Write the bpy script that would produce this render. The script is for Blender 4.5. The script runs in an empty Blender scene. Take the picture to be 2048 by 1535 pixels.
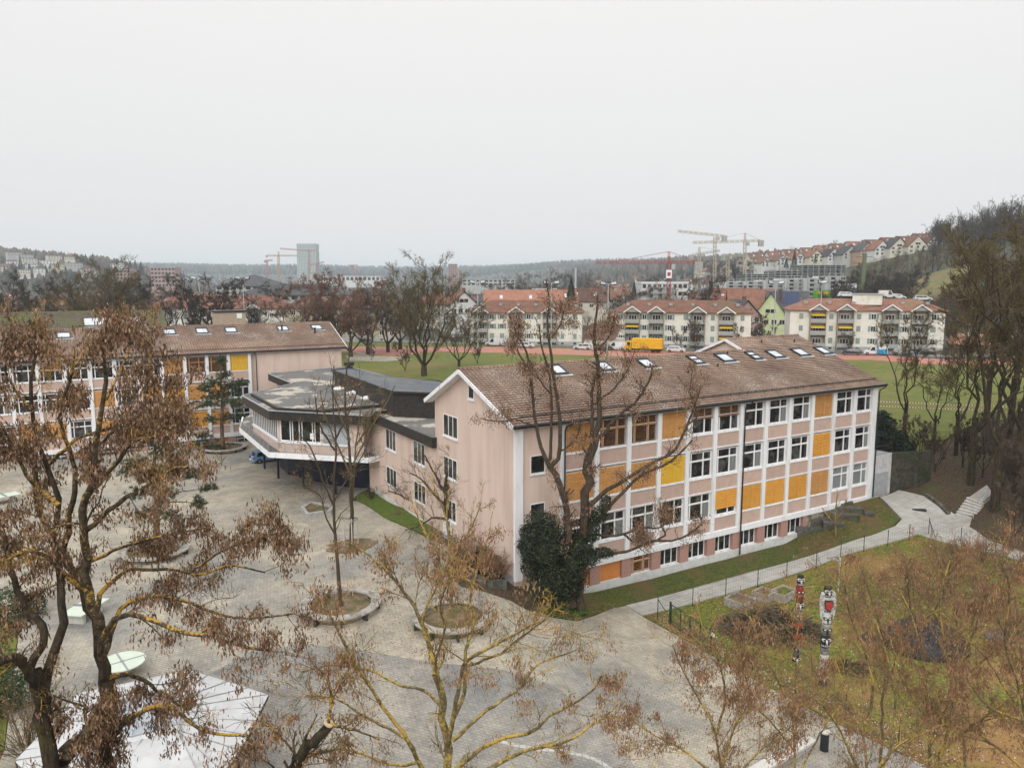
import bpy, math, random
import numpy as np
from math import radians, sin, cos, pi, atan2, hypot, sqrt
from mathutils import Vector, Matrix
from mathutils.geometry import delaunay_2d_cdt
SC = bpy.context.scene
COL = SC.collection
# ------------------------------------------------------------------ camera
FPX, HZ, CH = 1520.0, 563.0, 20.5          # focal length in photo pixels, horizon row, camera height
PITCH = math.atan((767.5 - HZ) / FPX)
cam = bpy.data.cameras.new('camera'); cam_o = bpy.data.objects.new('camera', cam); COL.objects.link(cam_o)
cam.sensor_fit = 'HORIZONTAL'; cam.sensor_width = 36.0; cam.lens = 36.0 * FPX / 2048.0
cam.clip_start = 0.5; cam.clip_end = 30000
cam_o.location = (0, 0, CH); cam_o.rotation_euler = (pi / 2 - PITCH, 0, 0)
SC.camera = cam_o
# ------------------------------------------------------------------ sky, sun, exposure (overcast)
W = bpy.data.worlds.new('World'); SC.world = W; W.use_nodes = True
nt = W.node_tree; nt.nodes.clear()
wo = nt.nodes.new('ShaderNodeOutputWorld'); bg = nt.nodes.new('ShaderNodeBackground')
sky = nt.nodes.new('ShaderNodeTexSky'); sky.sky_type = 'NISHITA'; sky.sun_disc = False
SUN_EL, SUN_AZ = radians(36), radians(192)     # azimuth clockwise from +Y
sky.sun_elevation = SUN_EL; sky.sun_rotation = SUN_AZ
hs = nt.nodes.new('ShaderNodeHueSaturation'); hs.inputs['Saturation'].default_value = 0.15; hs.inputs['Value'].default_value = 0.9
tc = nt.nodes.new('ShaderNodeTexCoord'); sp = nt.nodes.new('ShaderNodeSeparateXYZ'); rp = nt.nodes.new('ShaderNodeValToRGB')
nz = nt.nodes.new('ShaderNodeTexNoise'); nz.inputs['Scale'].default_value = 1.3; nz.inputs['Detail'].default_value = 3
nm = nt.nodes.new('ShaderNodeMath'); nm.operation = 'MULTIPLY_ADD'; nm.inputs[1].default_value = 0.06; 
nt.links.new(tc.outputs['Generated'], sp.inputs[0]); nt.links.new(tc.outputs['Generated'], nz.inputs['Vector'])
nt.links.new(nz.outputs['Fac'], nm.inputs[0]); nt.links.new(sp.outputs['Z'], nm.inputs[2])
nt.links.new(nm.outputs[0], rp.inputs[0])
e = rp.color_ramp.elements; e[0].position = 0.0; e[0].color = (9.2, 8.8, 8.4, 1); e[1].position = 1.0; e[1].color = (20.5, 20.5, 20.6, 1)
for ps_, cl_ in ((.12, 8.5), (.30, 9.2), (.42, 9.7)): q_ = rp.color_ramp.elements.new(ps_); q_.color = (cl_ * 1.01, cl_ * .998, cl_ * .985, 1)
mx = nt.nodes.new('ShaderNodeMix'); mx.data_type = 'RGBA'; mx.inputs[0].default_value = 0.93
nt.links.new(sky.outputs[0], hs.inputs['Color']); nt.links.new(hs.outputs[0], mx.inputs[6]); nt.links.new(rp.outputs[0], mx.inputs[7])
nt.links.new(mx.outputs[2], bg.inputs[0]); bg.inputs[1].default_value = 0.1
nt.links.new(bg.outputs[0], wo.inputs[0])
sl = bpy.data.lights.new('sun', 'SUN'); sl.energy = 1.5; sl.angle = radians(35); sl.color = (1.0, 0.97, 0.93)
so = bpy.data.objects.new('sun', sl); COL.objects.link(so)
sd = Vector((sin(SUN_AZ) * cos(SUN_EL), cos(SUN_AZ) * cos(SUN_EL), sin(SUN_EL)))
so.rotation_euler = sd.to_track_quat('Z', 'Y').to_euler(); so.location = (0, 0, 60)
SC.view_settings.view_transform = 'Standard'; SC.view_settings.look = 'None'; SC.view_settings.exposure = 0.0; SC.view_settings.gamma = 1.0
try:
    SC.cycles.max_bounces = 5; SC.cycles.diffuse_bounces = 2; SC.cycles.glossy_bounces = 2; SC.cycles.transmission_bounces = 3
    SC.cycles.transparent_max_bounces = 12; SC.cycles.volume_bounces = 1; SC.cycles.use_denoising = True
except Exception: pass

# ------------------------------------------------------------------ geometry of the picture
def ray(u, v):
    x = (u - 1024) / FPX; y = -(v - 767.5) / FPX
    return Vector((x, cos(PITCH) + y * sin(PITCH), -sin(PITCH) + y * cos(PITCH)))
def P(u, v, z=0.0):
    d = ray(u, v); t = (z - CH) / d.z
    return Vector((d.x * t, d.y * t, z))
def S(u, v, depth):                      # point on the sight line at a distance north of the camera
    d = ray(u, v); t = depth / d.y
    return Vector((d.x * t, depth, CH + d.z * t))
def U(u, y):                             # ground position in column u at distance y (height 0)
    return Vector(((u - 1024) / FPX * y, y, 0))
_v = ray(3560, 565); _v.z = 0; _v.normalize()
V1 = _v; NF = Vector((V1.y, -V1.x, 0)); MB_ = -NF; ROT = atan2(V1.y, V1.x)
C0 = P(1036, 1162, 0)
def LW(a, b, z=0.0): return C0 + V1 * a - NF * b + Vector((0, 0, z))
def WL(p):
    q = p - C0
    return q.dot(V1), -q.dot(NF)
# ------------------------------------------------------------------ helpers
class MB:
    def __init__(s): s.v = []; s.f = []; s.m = []; s.sm = False
    def add(s, vs, fs, mi=0):
        o = len(s.v); s.v.extend(vs); s.f.extend([tuple(o + i for i in f) for f in fs]); s.m.extend([mi] * len(fs)); return s
    def quad(s, a, b, c, d, mi=0): return s.add([a, b, c, d], [(0, 1, 2, 3)], mi)
    def tri(s, a, b, c, mi=0): return s.add([a, b, c], [(0, 1, 2)], mi)
    def box(s, x0, x1, y0, y1, z0, z1, mi=0, M=None):
        vs = [(x0, y0, z0), (x1, y0, z0), (x1, y1, z0), (x0, y1, z0), (x0, y0, z1), (x1, y0, z1), (x1, y1, z1), (x0, y1, z1)]
        if M is not None: vs = [tuple(M @ Vector(p)) for p in vs]
        return s.add(vs, [(0, 3, 2, 1), (4, 5, 6, 7), (0, 1, 5, 4), (1, 2, 6, 5), (2, 3, 7, 6), (3, 0, 4, 7)], mi)
    def bar(s, p, q, w, h=None, mi=0):          # rectangular bar between points
        p = Vector(p); q = Vector(q); d = q - p; L = d.length
        if L < 1e-6: return s
        d /= L; up = Vector((0, 0, 1)) if abs(d.z) < 0.95 else Vector((1, 0, 0))
        x = d.cross(up).normalized(); y = x.cross(d); h = h or w
        vs = []
        for e_ in (p, q):
            for sx, sy in ((-1, -1), (1, -1), (1, 1), (-1, 1)): vs.append(tuple(e_ + x * (sx * w / 2) + y * (sy * h / 2)))
        return s.add(vs, [(0, 1, 2, 3), (7, 6, 5, 4), (0, 4, 5, 1), (1, 5, 6, 2), (2, 6, 7, 3), (3, 7, 4, 0)], mi)
    def prism(s, poly, z0, z1, mi=0, top=None, cap=True):
        n = len(poly); ar = sum(poly[i][0] * poly[(i + 1) % n][1] - poly[(i + 1) % n][0] * poly[i][1] for i in range(n))
        if ar < 0: poly = poly[::-1]
        vs = [(p[0], p[1], z0) for p in poly] + [(p[0], p[1], z1) for p in poly]
        fs = [(i, (i + 1) % n, n + (i + 1) % n, n + i) for i in range(n)]
        s.add(vs, fs, mi)
        if cap:
            s.add(vs[n:], [tuple(range(n))], mi if top is None else top); s.add(vs[:n], [tuple(reversed(range(n)))], mi)
        return s
    def tube(s, pts, rs, n=6, mi=0, cap=True):
        pts = [Vector(p) for p in pts]; k = len(pts)
        if k < 2: return s
        vs = []; t0 = (pts[1] - pts[0]).normalized(); x = t0.orthogonal().normalized()
        for i in range(k):
            t = (pts[min(i + 1, k - 1)] - pts[max(i - 1, 0)])
            if t.length < 1e-9: t = t0.copy()
            t.normalize(); x = (x - t * x.dot(t))
            if x.length < 1e-6: x = t.orthogonal()
            x.normalize(); y = t.cross(x); r = rs[i] if hasattr(rs, '__len__') else rs
            for j in range(n):
                a = 2 * pi * j / n; q = pts[i] + x * (cos(a) * r) + y * (sin(a) * r); vs.append((q.x, q.y, q.z))
        fs = [(i * n + j, i * n + (j + 1) % n, (i + 1) * n + (j + 1) % n, (i + 1) * n + j) for i in range(k - 1) for j in range(n)]
        if cap: fs.append(tuple(range((k - 1) * n, k * n))); fs.append(tuple(reversed(range(n))))
        return s.add(vs, fs, mi)
    def cyl(s, c, r, z0, z1, n=16, mi=0, r2=None):
        r2 = r if r2 is None else r2
        vs = [(c[0] + r * cos(2 * pi * i / n), c[1] + r * sin(2 * pi * i / n), z0) for i in range(n)] + [(c[0] + r2 * cos(2 * pi * i / n), c[1] + r2 * sin(2 * pi * i / n), z1) for i in range(n)]
        return s.add(vs, [(i, (i + 1) % n, n + (i + 1) % n, n + i) for i in range(n)] + [tuple(range(n, 2 * n)), tuple(reversed(range(n)))], mi)
    def build(s, name, mats, parent=None, smooth=False, loc=None):
        me = bpy.data.meshes.new(name); me.from_pydata([tuple(p) for p in s.v], [], s.f)
        if not isinstance(mats, (list, tuple)): mats = [mats]
        for m in mats: me.materials.append(m)
        if len(mats) > 1: me.polygons.foreach_set('material_index', s.m)
        if smooth or s.sm: me.polygons.foreach_set('use_smooth', [True] * len(me.polygons))
        me.update()
        o = bpy.data.objects.new(name, me); COL.objects.link(o)
        if parent is not None: o.parent = parent
        if loc is not None: o.location = loc
        return o
def tag(o, label, cat, group=None):
    o['label'] = label; o['category'] = cat
    if group: o['group'] = group
    return o
def thing(name, label, cat, loc=(0, 0, 0), rz=0.0, group=None):
    o = bpy.data.objects.new(name, None); COL.objects.link(o); o.location = loc; o.rotation_euler = (0, 0, rz); o.empty_display_size = 0.5
    return tag(o, label, cat, group)
def copy_tree(o, parent=None):
    c = o.copy(); COL.objects.link(c); c.parent = parent
    for ch in list(KIDS.get(o.name, o.children)): copy_tree(ch, c)
    return c
KIDS = {}
def struct(o, kind='structure'): o['kind'] = kind; return o
ORD = ['leftmost', 'second from the left', 'third from the left', 'fourth from the left', 'fifth from the left', 'sixth from the left', 'seventh from the left', 'eighth from the left', 'ninth from the left', 'tenth from the left', 'eleventh from the left', 'twelfth from the left', 'thirteenth from the left', 'fourteenth from the left', 'fifteenth from the left', 'sixteenth from the left', 'seventeenth from the left', 'eighteenth from the left']
# ------------------------------------------------------------------ materials
MATS = {}
def mk(name, c1, c2=None, scale=4.0, rough=0.85, c3=None, s3=0.5, t3=(0.5, 0.62), bump=0.0, bscale=None, metal=0.0, spec=0.3, detail=6, coords='Object', stretch=None, t12=(0.35, 0.65), extra=None):
    m = bpy.data.materials.new(name); m.use_nodes = True; t = m.node_tree; N = t.nodes; L = t.links
    b = N['Principled BSDF']; b.inputs['Roughness'].default_value = rough; b.inputs['Metallic'].default_value = metal
    b.inputs['Specular IOR Level'].default_value = spec
    tcn = N.new('ShaderNodeTexCoord'); vec = tcn.outputs[coords]
    if stretch:
        mp = N.new('ShaderNodeMapping'); mp.inputs['Scale'].default_value = stretch; L.new(vec, mp.inputs[0]); vec = mp.outputs[0]
    col = None
    if c2 is None:
        b.inputs['Base Color'].default_value = (*c1, 1)
    else:
        n = N.new('ShaderNodeTexNoise'); n.inputs['Scale'].default_value = scale; n.inputs['Detail'].default_value = detail; L.new(vec, n.inputs['Vector'])
        r = N.new('ShaderNodeValToRGB'); r.color_ramp.elements[0].position = t12[0]; r.color_ramp.elements[0].color = (*c1, 1); r.color_ramp.elements[1].position = t12[1]; r.color_ramp.elements[1].color = (*c2, 1)
        L.new(n.outputs['Fac'], r.inputs[0]); col = r.outputs[0]
        if c3 is not None:
            n3 = N.new('ShaderNodeTexNoise'); n3.inputs['Scale'].default_value = s3; n3.inputs['Detail'].default_value = 8; n3.inputs['Roughness'].default_value = 0.65; L.new(vec, n3.inputs['Vector'])
            r3 = N.new('ShaderNodeValToRGB'); r3.color_ramp.elements[0].position = t3[0]; r3.color_ramp.elements[0].color = (0, 0, 0, 1); r3.color_ramp.elements[1].position = t3[1]; r3.color_ramp.elements[1].color = (1, 1, 1, 1)
            L.new(n3.outputs['Fac'], r3.inputs[0]); mxx = N.new('ShaderNodeMix'); mxx.data_type = 'RGBA'
            L.new(r3.outputs[0], mxx.inputs[0]); L.new(col, mxx.inputs[6]); mxx.inputs[7].default_value = (*c3, 1); col = mxx.outputs[2]
        L.new(col, b.inputs['Base Color'])
    if bump:
        nb = N.new('ShaderNodeTexNoise'); nb.inputs['Scale'].default_value = bscale or scale * 3; nb.inputs['Detail'].default_value = 5; L.new(vec, nb.inputs['Vector'])
        bp = N.new('ShaderNodeBump'); bp.inputs['Strength'].default_value = bump; bp.inputs['Distance'].default_value = 0.05; L.new(nb.outputs['Fac'], bp.inputs['Height']); L.new(bp.outputs[0], b.inputs['Normal'])
    if extra: extra(m, t, b, vec, col)
    MATS[name] = m
    return m
def objrand(m, lo, hi):
    t = m.node_tree; N = t.nodes; L = t.links; b = N['Principled BSDF']; inp = b.inputs['Base Color']; oi = N.new('ShaderNodeObjectInfo'); mr = N.new('ShaderNodeMapRange'); mr.inputs['To Min'].default_value = lo; mr.inputs['To Max'].default_value = hi; L.new(oi.outputs['Random'], mr.inputs['Value'])
    h = N.new('ShaderNodeHueSaturation'); L.new(mr.outputs[0], h.inputs['Value'])
    if inp.is_linked: L.new(inp.links[0].from_socket, h.inputs['Color'])
    else: h.inputs['Color'].default_value = inp.default_value
    L.new(h.outputs[0], inp); return m
def brickmix(sx, sy, c_a, c_b, mortar, msize=0.02, offset=0.5, rot=0.0, fac=0.6, bumpd=0.01):
    def ex(m, t, b, vec, col):
        N = t.nodes; L = t.links; mp = N.new('ShaderNodeMapping'); mp.inputs['Rotation'].default_value = (0, 0, rot); L.new(vec, mp.inputs[0])
        bk = N.new('ShaderNodeTexBrick'); bk.inputs['Scale'].default_value = 1.0; bk.inputs['Brick Width'].default_value = sx; bk.inputs['Row Height'].default_value = sy
        bk.offset = offset; bk.inputs['Mortar Size'].default_value = msize; bk.inputs['Color1'].default_value = (*c_a, 1); bk.inputs['Color2'].default_value = (*c_b, 1); bk.inputs['Mortar'].default_value = (*mortar, 1); bk.inputs['Bias'].default_value = 0
        L.new(mp.outputs[0], bk.inputs['Vector'])
        mm = N.new('ShaderNodeMix'); mm.data_type = 'RGBA'; mm.blend_type = 'MULTIPLY'; mm.inputs[0].default_value = fac
        L.new(col, mm.inputs[6]); L.new(bk.outputs['Color'], mm.inputs[7]); L.new(mm.outputs[2], b.inputs['Base Color'])
        bp = N.new('ShaderNodeBump'); bp.invert = True; bp.inputs['Strength'].default_value = 0.6; bp.inputs['Distance'].default_value = bumpd; L.new(bk.outputs['Fac'], bp.inputs['Height']); L.new(bp.outputs[0], b.inputs['Normal'])
    return ex
M_pink = mk('pink_render', (0.70, 0.55, 0.47), (0.655, 0.51, 0.435), 1.2, c3=(0.52, 0.39, 0.32), s3=0.9, t3=(0.47, 0.82), bump=0.25, bscale=40, stretch=(1, 1, .14))
M_panel = mk('pink_panel', (0.56, 0.41, 0.345), (0.51, 0.37, 0.31), 2.0, c3=(0.38, 0.27, 0.22), s3=0.8, t3=(0.55, 0.85), bump=0.15, bscale=50)
[objrand(q_, a_, b_) for q_, a_, b_ in ((M_panel, .93, 1.05),)]
M_pier = mk('pink_concrete_pier', (0.40, 0.22, 0.18), (0.46, 0.28, 0.23), 8, bump=0.3, bscale=60)
M_white = mk('white_paint', (0.84, 0.845, 0.86), (0.79, 0.795, 0.81), 1.5, rough=0.6, c3=(0.50, 0.49, 0.46), s3=1.6, t3=(0.52, 0.80), stretch=(1, 1, .22))
M_plinth = mk('white_plinth', (0.66, 0.66, 0.65), (0.58, 0.58, 0.56), 1.5, c3=(0.40, 0.37, 0.31), s3=0.8, t3=(0.5, 0.75), bump=.2)
M_frame = mk('white_window_frame', (0.85, 0.855, 0.86), rough=0.45)
def glass_ex(m, t, b, vec, col):
    N = t.nodes; L = t.links; g = N.new('ShaderNodeNewGeometry'); n = N.new('ShaderNodeTexNoise'); n.inputs['Scale'].default_value = .9; n.inputs['Detail'].default_value = 5; n.inputs['Roughness'].default_value = .65; L.new(g.outputs['Position'], n.inputs['Vector'])
    r = N.new('ShaderNodeValToRGB'); e_ = r.color_ramp.elements; e_[0].position = .48; e_[0].color = (.010, .011, .012, 1); e_[1].position = .72; e_[1].color = (.13, .125, .115, 1); L.new(n.outputs['Fac'], r.inputs[0]); L.new(r.outputs[0], b.inputs['Base Color'])
M_glass = mk('dark_window_glass', (0.012, 0.014, 0.014), (0.035, 0.036, 0.034), 1.3, rough=0.06, spec=0.6, extra=glass_ex)
M_curt = mk('curtained_glass', (0.16, 0.17, 0.165), (0.26, 0.27, 0.265), 5, rough=0.15, spec=0.6, stretch=(4, 4, .3))
M_skyglass = mk('skylight_glass', (0.42, 0.45, 0.48), (0.60, 0.63, 0.66), 1, rough=0.1, spec=0.8)
M_dkframe = mk('dark_metal', (0.03, 0.035, 0.04), rough=0.4, metal=0.3)
M_greymetal = mk('grey_metal', (0.30, 0.31, 0.32), (0.38, 0.39, 0.4), 3, rough=0.4, metal=0.6)
M_zinc = mk('zinc', (0.36, 0.38, 0.40), (0.44, 0.46, 0.47), 3, rough=.45, metal=.3)
M_galv = mk('galvanised_steel', (0.42, 0.44, 0.45), (0.52, 0.54, 0.55), 5, rough=.45, metal=.4)
M_orange = mk('orange_blind', (0.64, 0.32, 0.10), (0.54, 0.26, 0.075), 2.5, rough=.6)
M_basor = mk('strong_orange_blind', (0.66, 0.25, 0.06), (0.58, 0.21, 0.05), 2.5, rough=.6)
M_amber = mk('amber_blind', (0.74, 0.36, 0.055), (0.66, 0.30, 0.045), 2.5, rough=.6)
M_yellow = mk('yellow_blind', (0.82, 0.50, 0.045), (0.78, 0.45, 0.035), 2, rough=.6)
M_brown = mk('brown_tilted_blind', (0.36, 0.165, 0.065), (0.26, 0.115, 0.05), 3, rough=.6)
[objrand(q_, .84, 1.08) for q_ in (M_orange, M_amber, M_yellow, M_brown)]
M_fascia = mk('black_metal_fascia', (0.022, 0.02, 0.018), (0.04, 0.035, 0.03), 3, rough=0.5)
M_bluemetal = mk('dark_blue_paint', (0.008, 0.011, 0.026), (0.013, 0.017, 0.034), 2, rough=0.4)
M_gravel = mk('roof_gravel', (0.07, 0.07, 0.065), (0.21, 0.20, 0.19), 14, c3=(0.42, 0.38, 0.32), s3=0.22, t3=(0.535, 0.56), bump=.5, bscale=30, t12=(.4, .6))
M_bitumen = mk('dark_roof_sheet', (0.05, 0.065, 0.085), (0.085, 0.10, 0.12), 1.5, rough=0.5, c3=(0.16, 0.13, 0.08), s3=.5, t3=(.5, .7))
M_moss = mk('mossy_tiles', (0.115, 0.10, 0.07), (0.17, 0.15, 0.10), 2.5, c3=(0.15, 0.165, 0.05), s3=0.35, t3=(0.45, 0.65), extra=brickmix(.3, .33, (1, 1, 1), (.75, .75, .75), (.4, .4, .4), .03, 0.0))
def tile_ex(m, t, b, vec, col):
    N = t.nodes; L = t.links
    bk = N.new('ShaderNodeTexBrick'); bk.inputs['Scale'].default_value = 1.0; bk.inputs['Brick Width'].default_value = 0.33; bk.inputs['Row Height'].default_value = 0.29; bk.offset = 0
    bk.inputs['Mortar Size'].default_value = 0.030; bk.inputs['Color1'].default_value = (1.0, .98, .96, 1); bk.inputs['Color2'].default_value = (0.80, .77, .75, 1); bk.inputs['Mortar'].default_value = (.24, .21, .20, 1)
    mp_ = N.new('ShaderNodeMapping'); mp_.inputs['Location'].default_value = (0, .435 + .29 * 8, 0); L.new(vec, mp_.inputs[0]); L.new(mp_.outputs[0], bk.inputs['Vector']); mm = N.new('ShaderNodeMix'); mm.data_type = 'RGBA'; mm.blend_type = 'MULTIPLY'; mm.inputs[0].default_value = .9
    L.new(col, mm.inputs[6]); L.new(bk.outputs['Color'], mm.inputs[7])
    # lichen specks
    n = N.new('ShaderNodeTexNoise'); n.inputs['Scale'].default_value = 9; n.inputs['Detail'].default_value = 4; L.new(vec, n.inputs['Vector'])
    n2 = N.new('ShaderNodeTexNoise'); n2.inputs['Scale'].default_value = .28; n2.inputs['Detail'].default_value = 3; L.new(vec, n2.inputs['Vector'])
    ad = N.new('ShaderNodeMath'); ad.operation = 'MULTIPLY_ADD'; ad.inputs[1].default_value = 0.55; L.new(n2.outputs['Fac'], ad.inputs[0]); L.new(n.outputs['Fac'], ad.inputs[2])
    r = N.new('ShaderNodeValToRGB'); r.color_ramp.elements[0].position = .87; r.color_ramp.elements[0].color = (0, 0, 0, 1); r.color_ramp.elements[1].position = .95; r.color_ramp.elements[1].color = (.7, .7, .7, 1); L.new(ad.outputs[0], r.inputs[0])
    m2 = N.new('ShaderNodeMix'); m2.data_type = 'RGBA'; L.new(r.outputs[0], m2.inputs[0]); L.new(mm.outputs[2], m2.inputs[6]); m2.inputs[7].default_value = (.42, .40, .36, 1)
    L.new(m2.outputs[2], b.inputs['Base Color'])
M_tiles = mk('brown_roof_tiles', (0.30, 0.205, 0.148), (0.425, 0.305, 0.225), 0.9, rough=.8, c3=(0.20, 0.125, 0.10), s3=0.22, t3=(0.42, 0.72), extra=tile_ex)
def pave_ex(m, t, b, vec, col):
    N = t.nodes; L = t.links
    for sc_, lo_, a_, b_ in ((.45, .76, .40, .58), (2.3, .82, .35, .55)):
        n = N.new('ShaderNodeTexNoise'); n.inputs['Scale'].default_value = sc_; n.inputs['Detail'].default_value = 8; n.inputs['Roughness'].default_value = .7; n.inputs['Distortion'].default_value = .6; L.new(vec, n.inputs['Vector'])
        r = N.new('ShaderNodeValToRGB'); e_ = r.color_ramp.elements; e_[0].position = a_; e_[0].color = (lo_, lo_, lo_ * 1.02, 1); e_[1].position = b_; e_[1].color = (1, 1, 1, 1); L.new(n.outputs['Fac'], r.inputs[0])
        mm = N.new('ShaderNodeMix'); mm.data_type = 'RGBA'; mm.blend_type = 'MULTIPLY'; mm.inputs[0].default_value = 1; L.new(col, mm.inputs[6]); L.new(r.outputs[0], mm.inputs[7]); col = mm.outputs[2]
    brickmix(.30, .20, (1, .98, .94), (.78, .79, .80), (.62, .62, .55), .02, .5, rot=0.35, fac=.85)(m, t, b, vec, col)
M_paving = mk('block_paving_stones', (0.41, 0.37, 0.30), (0.53, 0.47, 0.375), 0.30, rough=.85, c3=(0.32, 0.31, 0.285), s3=0.07, t3=(0.46, 0.60), extra=pave_ex)
M_paving2 = mk('grey_block_paving_stones', (0.335, 0.315, 0.28), (0.42, 0.385, 0.33), 0.30, rough=.85, c3=(0.265, 0.26, 0.25), s3=0.09, t3=(0.44, 0.60), extra=pave_ex)
M_slab = mk('concrete_slabs', (0.40, 0.385, 0.35), (0.47, 0.45, 0.41), 1.2, rough=.85, c3=(0.33, 0.31, 0.28), s3=.4, t3=(.45, .7), extra=brickmix(1.2, .75, (1, 1, 1), (.85, .85, .84), (.45, .43, .38), .02, .5, rot=-ROT))
M_palestone = mk('pale_stone', (0.50, 0.48, 0.44), (0.58, 0.56, 0.52), 3)
M_concrete = mk('concrete', (0.33, 0.32, 0.30), (0.43, 0.42, 0.40), 2.5, c3=(0.22, 0.21, 0.19), s3=.8, t3=(.5, .75), bump=.2)
M_grass = mk('court_grass', (0.045, 0.062, 0.012), (0.10, 0.11, 0.02), 5, c3=(0.13, 0.085, 0.035), s3=0.35, t3=(0.46, 0.66), bump=.8, bscale=14, t12=(.4, .62))
M_lawn = mk('garden_grass', (0.075, 0.098, 0.012), (0.185, 0.19, 0.024), 4, c3=(0.27, 0.155, 0.055), s3=0.13, t3=(0.48, 0.62), bump=.8, bscale=14, t12=(.38, .62))
M_bank = mk('mossy_bank', (0.05, 0.08, 0.012), (0.11, 0.145, 0.02), 5, c3=(0.10, 0.07, 0.035), s3=0.6, t3=(0.52, 0.68), bump=.8, bscale=14)
M_field = mk('field_grass', (0.085, 0.105, 0.014), (0.135, 0.145, 0.022), 0.8, c3=(0.17, 0.135, 0.04), s3=0.045, t3=(0.5, 0.66), bump=.3, bscale=6)
M_litter = mk('leaf_litter', (0.04, 0.03, 0.018), (0.10, 0.065, 0.036), 5, c3=(0.07, 0.075, 0.028), s3=0.3, t3=(0.5, 0.68), bump=1, bscale=10)
M_track = mk('red_running_track', (0.34, 0.155, 0.115), (0.40, 0.19, 0.145), 0.6, c3=(0.40, 0.15, 0.11), s3=.08)
M_asphalt = mk('asphalt', (0.14, 0.14, 0.14), (0.19, 0.19, 0.185), 2)
M_townground = mk('town_ground', (0.035, 0.037, 0.024), (0.08, 0.07, 0.05), 0.03, c3=(0.06, 0.065, 0.03), s3=0.008, t3=(.45, .6))
M_soil = mk('bare_soil', (0.12, 0.08, 0.045), (0.25, 0.18, 0.11), 4, c3=(0.08, 0.085, 0.025), s3=1.0, t3=(0.48, 0.62), bump=1, bscale=12)
M_oldwood = mk('weathered_wood', (0.31, 0.285, 0.25), (0.44, 0.41, 0.36), 4, stretch=(1, 1, 1), bump=.3, bscale=20, c3=(.20, .18, .16), s3=1.5)
M_stone = mk('mossy_stone', (0.06, 0.058, 0.05), (0.15, 0.14, 0.12), 2.5, c3=(0.04, 0.045, 0.015), s3=1.2, t3=(.5, .65), bump=.6)
M_darkwall = mk('ivy_grown_wall', (0.03, 0.028, 0.02), (0.075, 0.068, 0.05), 3, c3=(.035, .045, .018), s3=.6, bump=1, bscale=8)
M_barkd = mk('dark_bark', (0.022, 0.016, 0.010), (0.075, 0.055, 0.035), 7, c3=(0.10, 0.085, 0.02), s3=2.6, t3=(.55, .72), bump=1, bscale=16, stretch=(1.6, 1.6, .5))
M_barkm = mk('brown_bark', (0.04, 0.028, 0.018), (0.115, 0.082, 0.053), 6, c3=(0.055, 0.04, 0.028), s3=1.5, t3=(.45, .65), bump=.9, bscale=16, stretch=(1.6, 1.6, .6))
def lich(c, s_, a_, b_, up):
    def ex(m, t, b, vec, col):
        N = t.nodes; L = t.links; n = N.new('ShaderNodeTexNoise'); n.inputs['Scale'].default_value = s_; n.inputs['Detail'].default_value = 6; n.inputs['Roughness'].default_value = .7; L.new(vec, n.inputs['Vector'])
        n2 = N.new('ShaderNodeTexNoise'); n2.inputs['Scale'].default_value = 1.1; n2.inputs['Detail'].default_value = 2; L.new(vec, n2.inputs['Vector'])
        g = N.new('ShaderNodeNewGeometry'); sx = N.new('ShaderNodeSeparateXYZ'); L.new(g.outputs['Normal'], sx.inputs[0]); ma = N.new('ShaderNodeMath'); ma.operation = 'MULTIPLY_ADD'; ma.inputs[1].default_value = up; L.new(sx.outputs['Z'], ma.inputs[0]); L.new(n.outputs['Fac'], ma.inputs[2])
        mb = N.new('ShaderNodeMath'); mb.operation = 'MULTIPLY_ADD'; mb.inputs[1].default_value = .7; L.new(n2.outputs['Fac'], mb.inputs[0]); L.new(ma.outputs[0], mb.inputs[2])
        r = N.new('ShaderNodeValToRGB'); r.color_ramp.elements[0].position = a_; r.color_ramp.elements[0].color = (0, 0, 0, 1); r.color_ramp.elements[1].position = b_; r.color_ramp.elements[1].color = (1, 1, 1, 1); L.new(mb.outputs[0], r.inputs[0])
        mx_ = N.new('ShaderNodeMix'); mx_.data_type = 'RGBA'; L.new(r.outputs[0], mx_.inputs[0]); L.new(col, mx_.inputs[6]); mx_.inputs[7].default_value = (*c, 1); L.new(mx_.outputs[2], b.inputs['Base Color'])
    return ex
M_lichen = mk('lichen_bark', (0.03, 0.022, 0.014), (0.12, 0.095, 0.06), 8, bump=.6, extra=lich((.50, .29, .05), 14, .90, .99, .10))
M_lichen2 = mk('pale_lichen_bark', (0.09, 0.07, 0.035), (0.22, 0.18, 0.09), 8, bump=.6, extra=lich((.50, .34, .08), 12, .84, .98, .08))
M_bpod = mk('reddish_brown_seed_pods', (0.12, 0.065, 0.036), (0.36, 0.215, 0.13), 7, rough=.6, t12=(.38, .62), c3=(.48, .37, .27), s3=14, t3=(.56, .62))
M_bpod2 = mk('light_brown_seed_pods', (0.21, 0.105, 0.055), (0.43, 0.25, 0.14), 3.5, rough=.6, t12=(.38, .62))
M_twig = mk('grey_brown_twigs', (0.085, 0.062, 0.046), (0.135, 0.098, 0.07), .8)
M_twigr = mk('reddish_twigs', (0.15, 0.085, 0.058), (0.22, 0.13, 0.088), .5)
M_twigo = mk('olive_brown_twigs', (0.10, 0.075, 0.035), (0.15, 0.115, 0.055), .5)
M_twigd = mk('dark_twigs', (0.045, 0.037, 0.03), (0.075, 0.06, 0.048), .5)
M_ivy = mk('ivy_leaves', (0.006, 0.011, 0.004), (0.030, 0.046, 0.010), 2.4, rough=.45, spec=.4, t12=(.42, .68))
M_pine = mk('pine_needles', (0.025, 0.045, 0.02), (0.06, 0.09, 0.03), 2, rough=.6)
M_yew = mk('dark_conifer_needles', (0.01, 0.018, 0.01), (0.022, 0.035, 0.016), 2, rough=.7)
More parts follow.
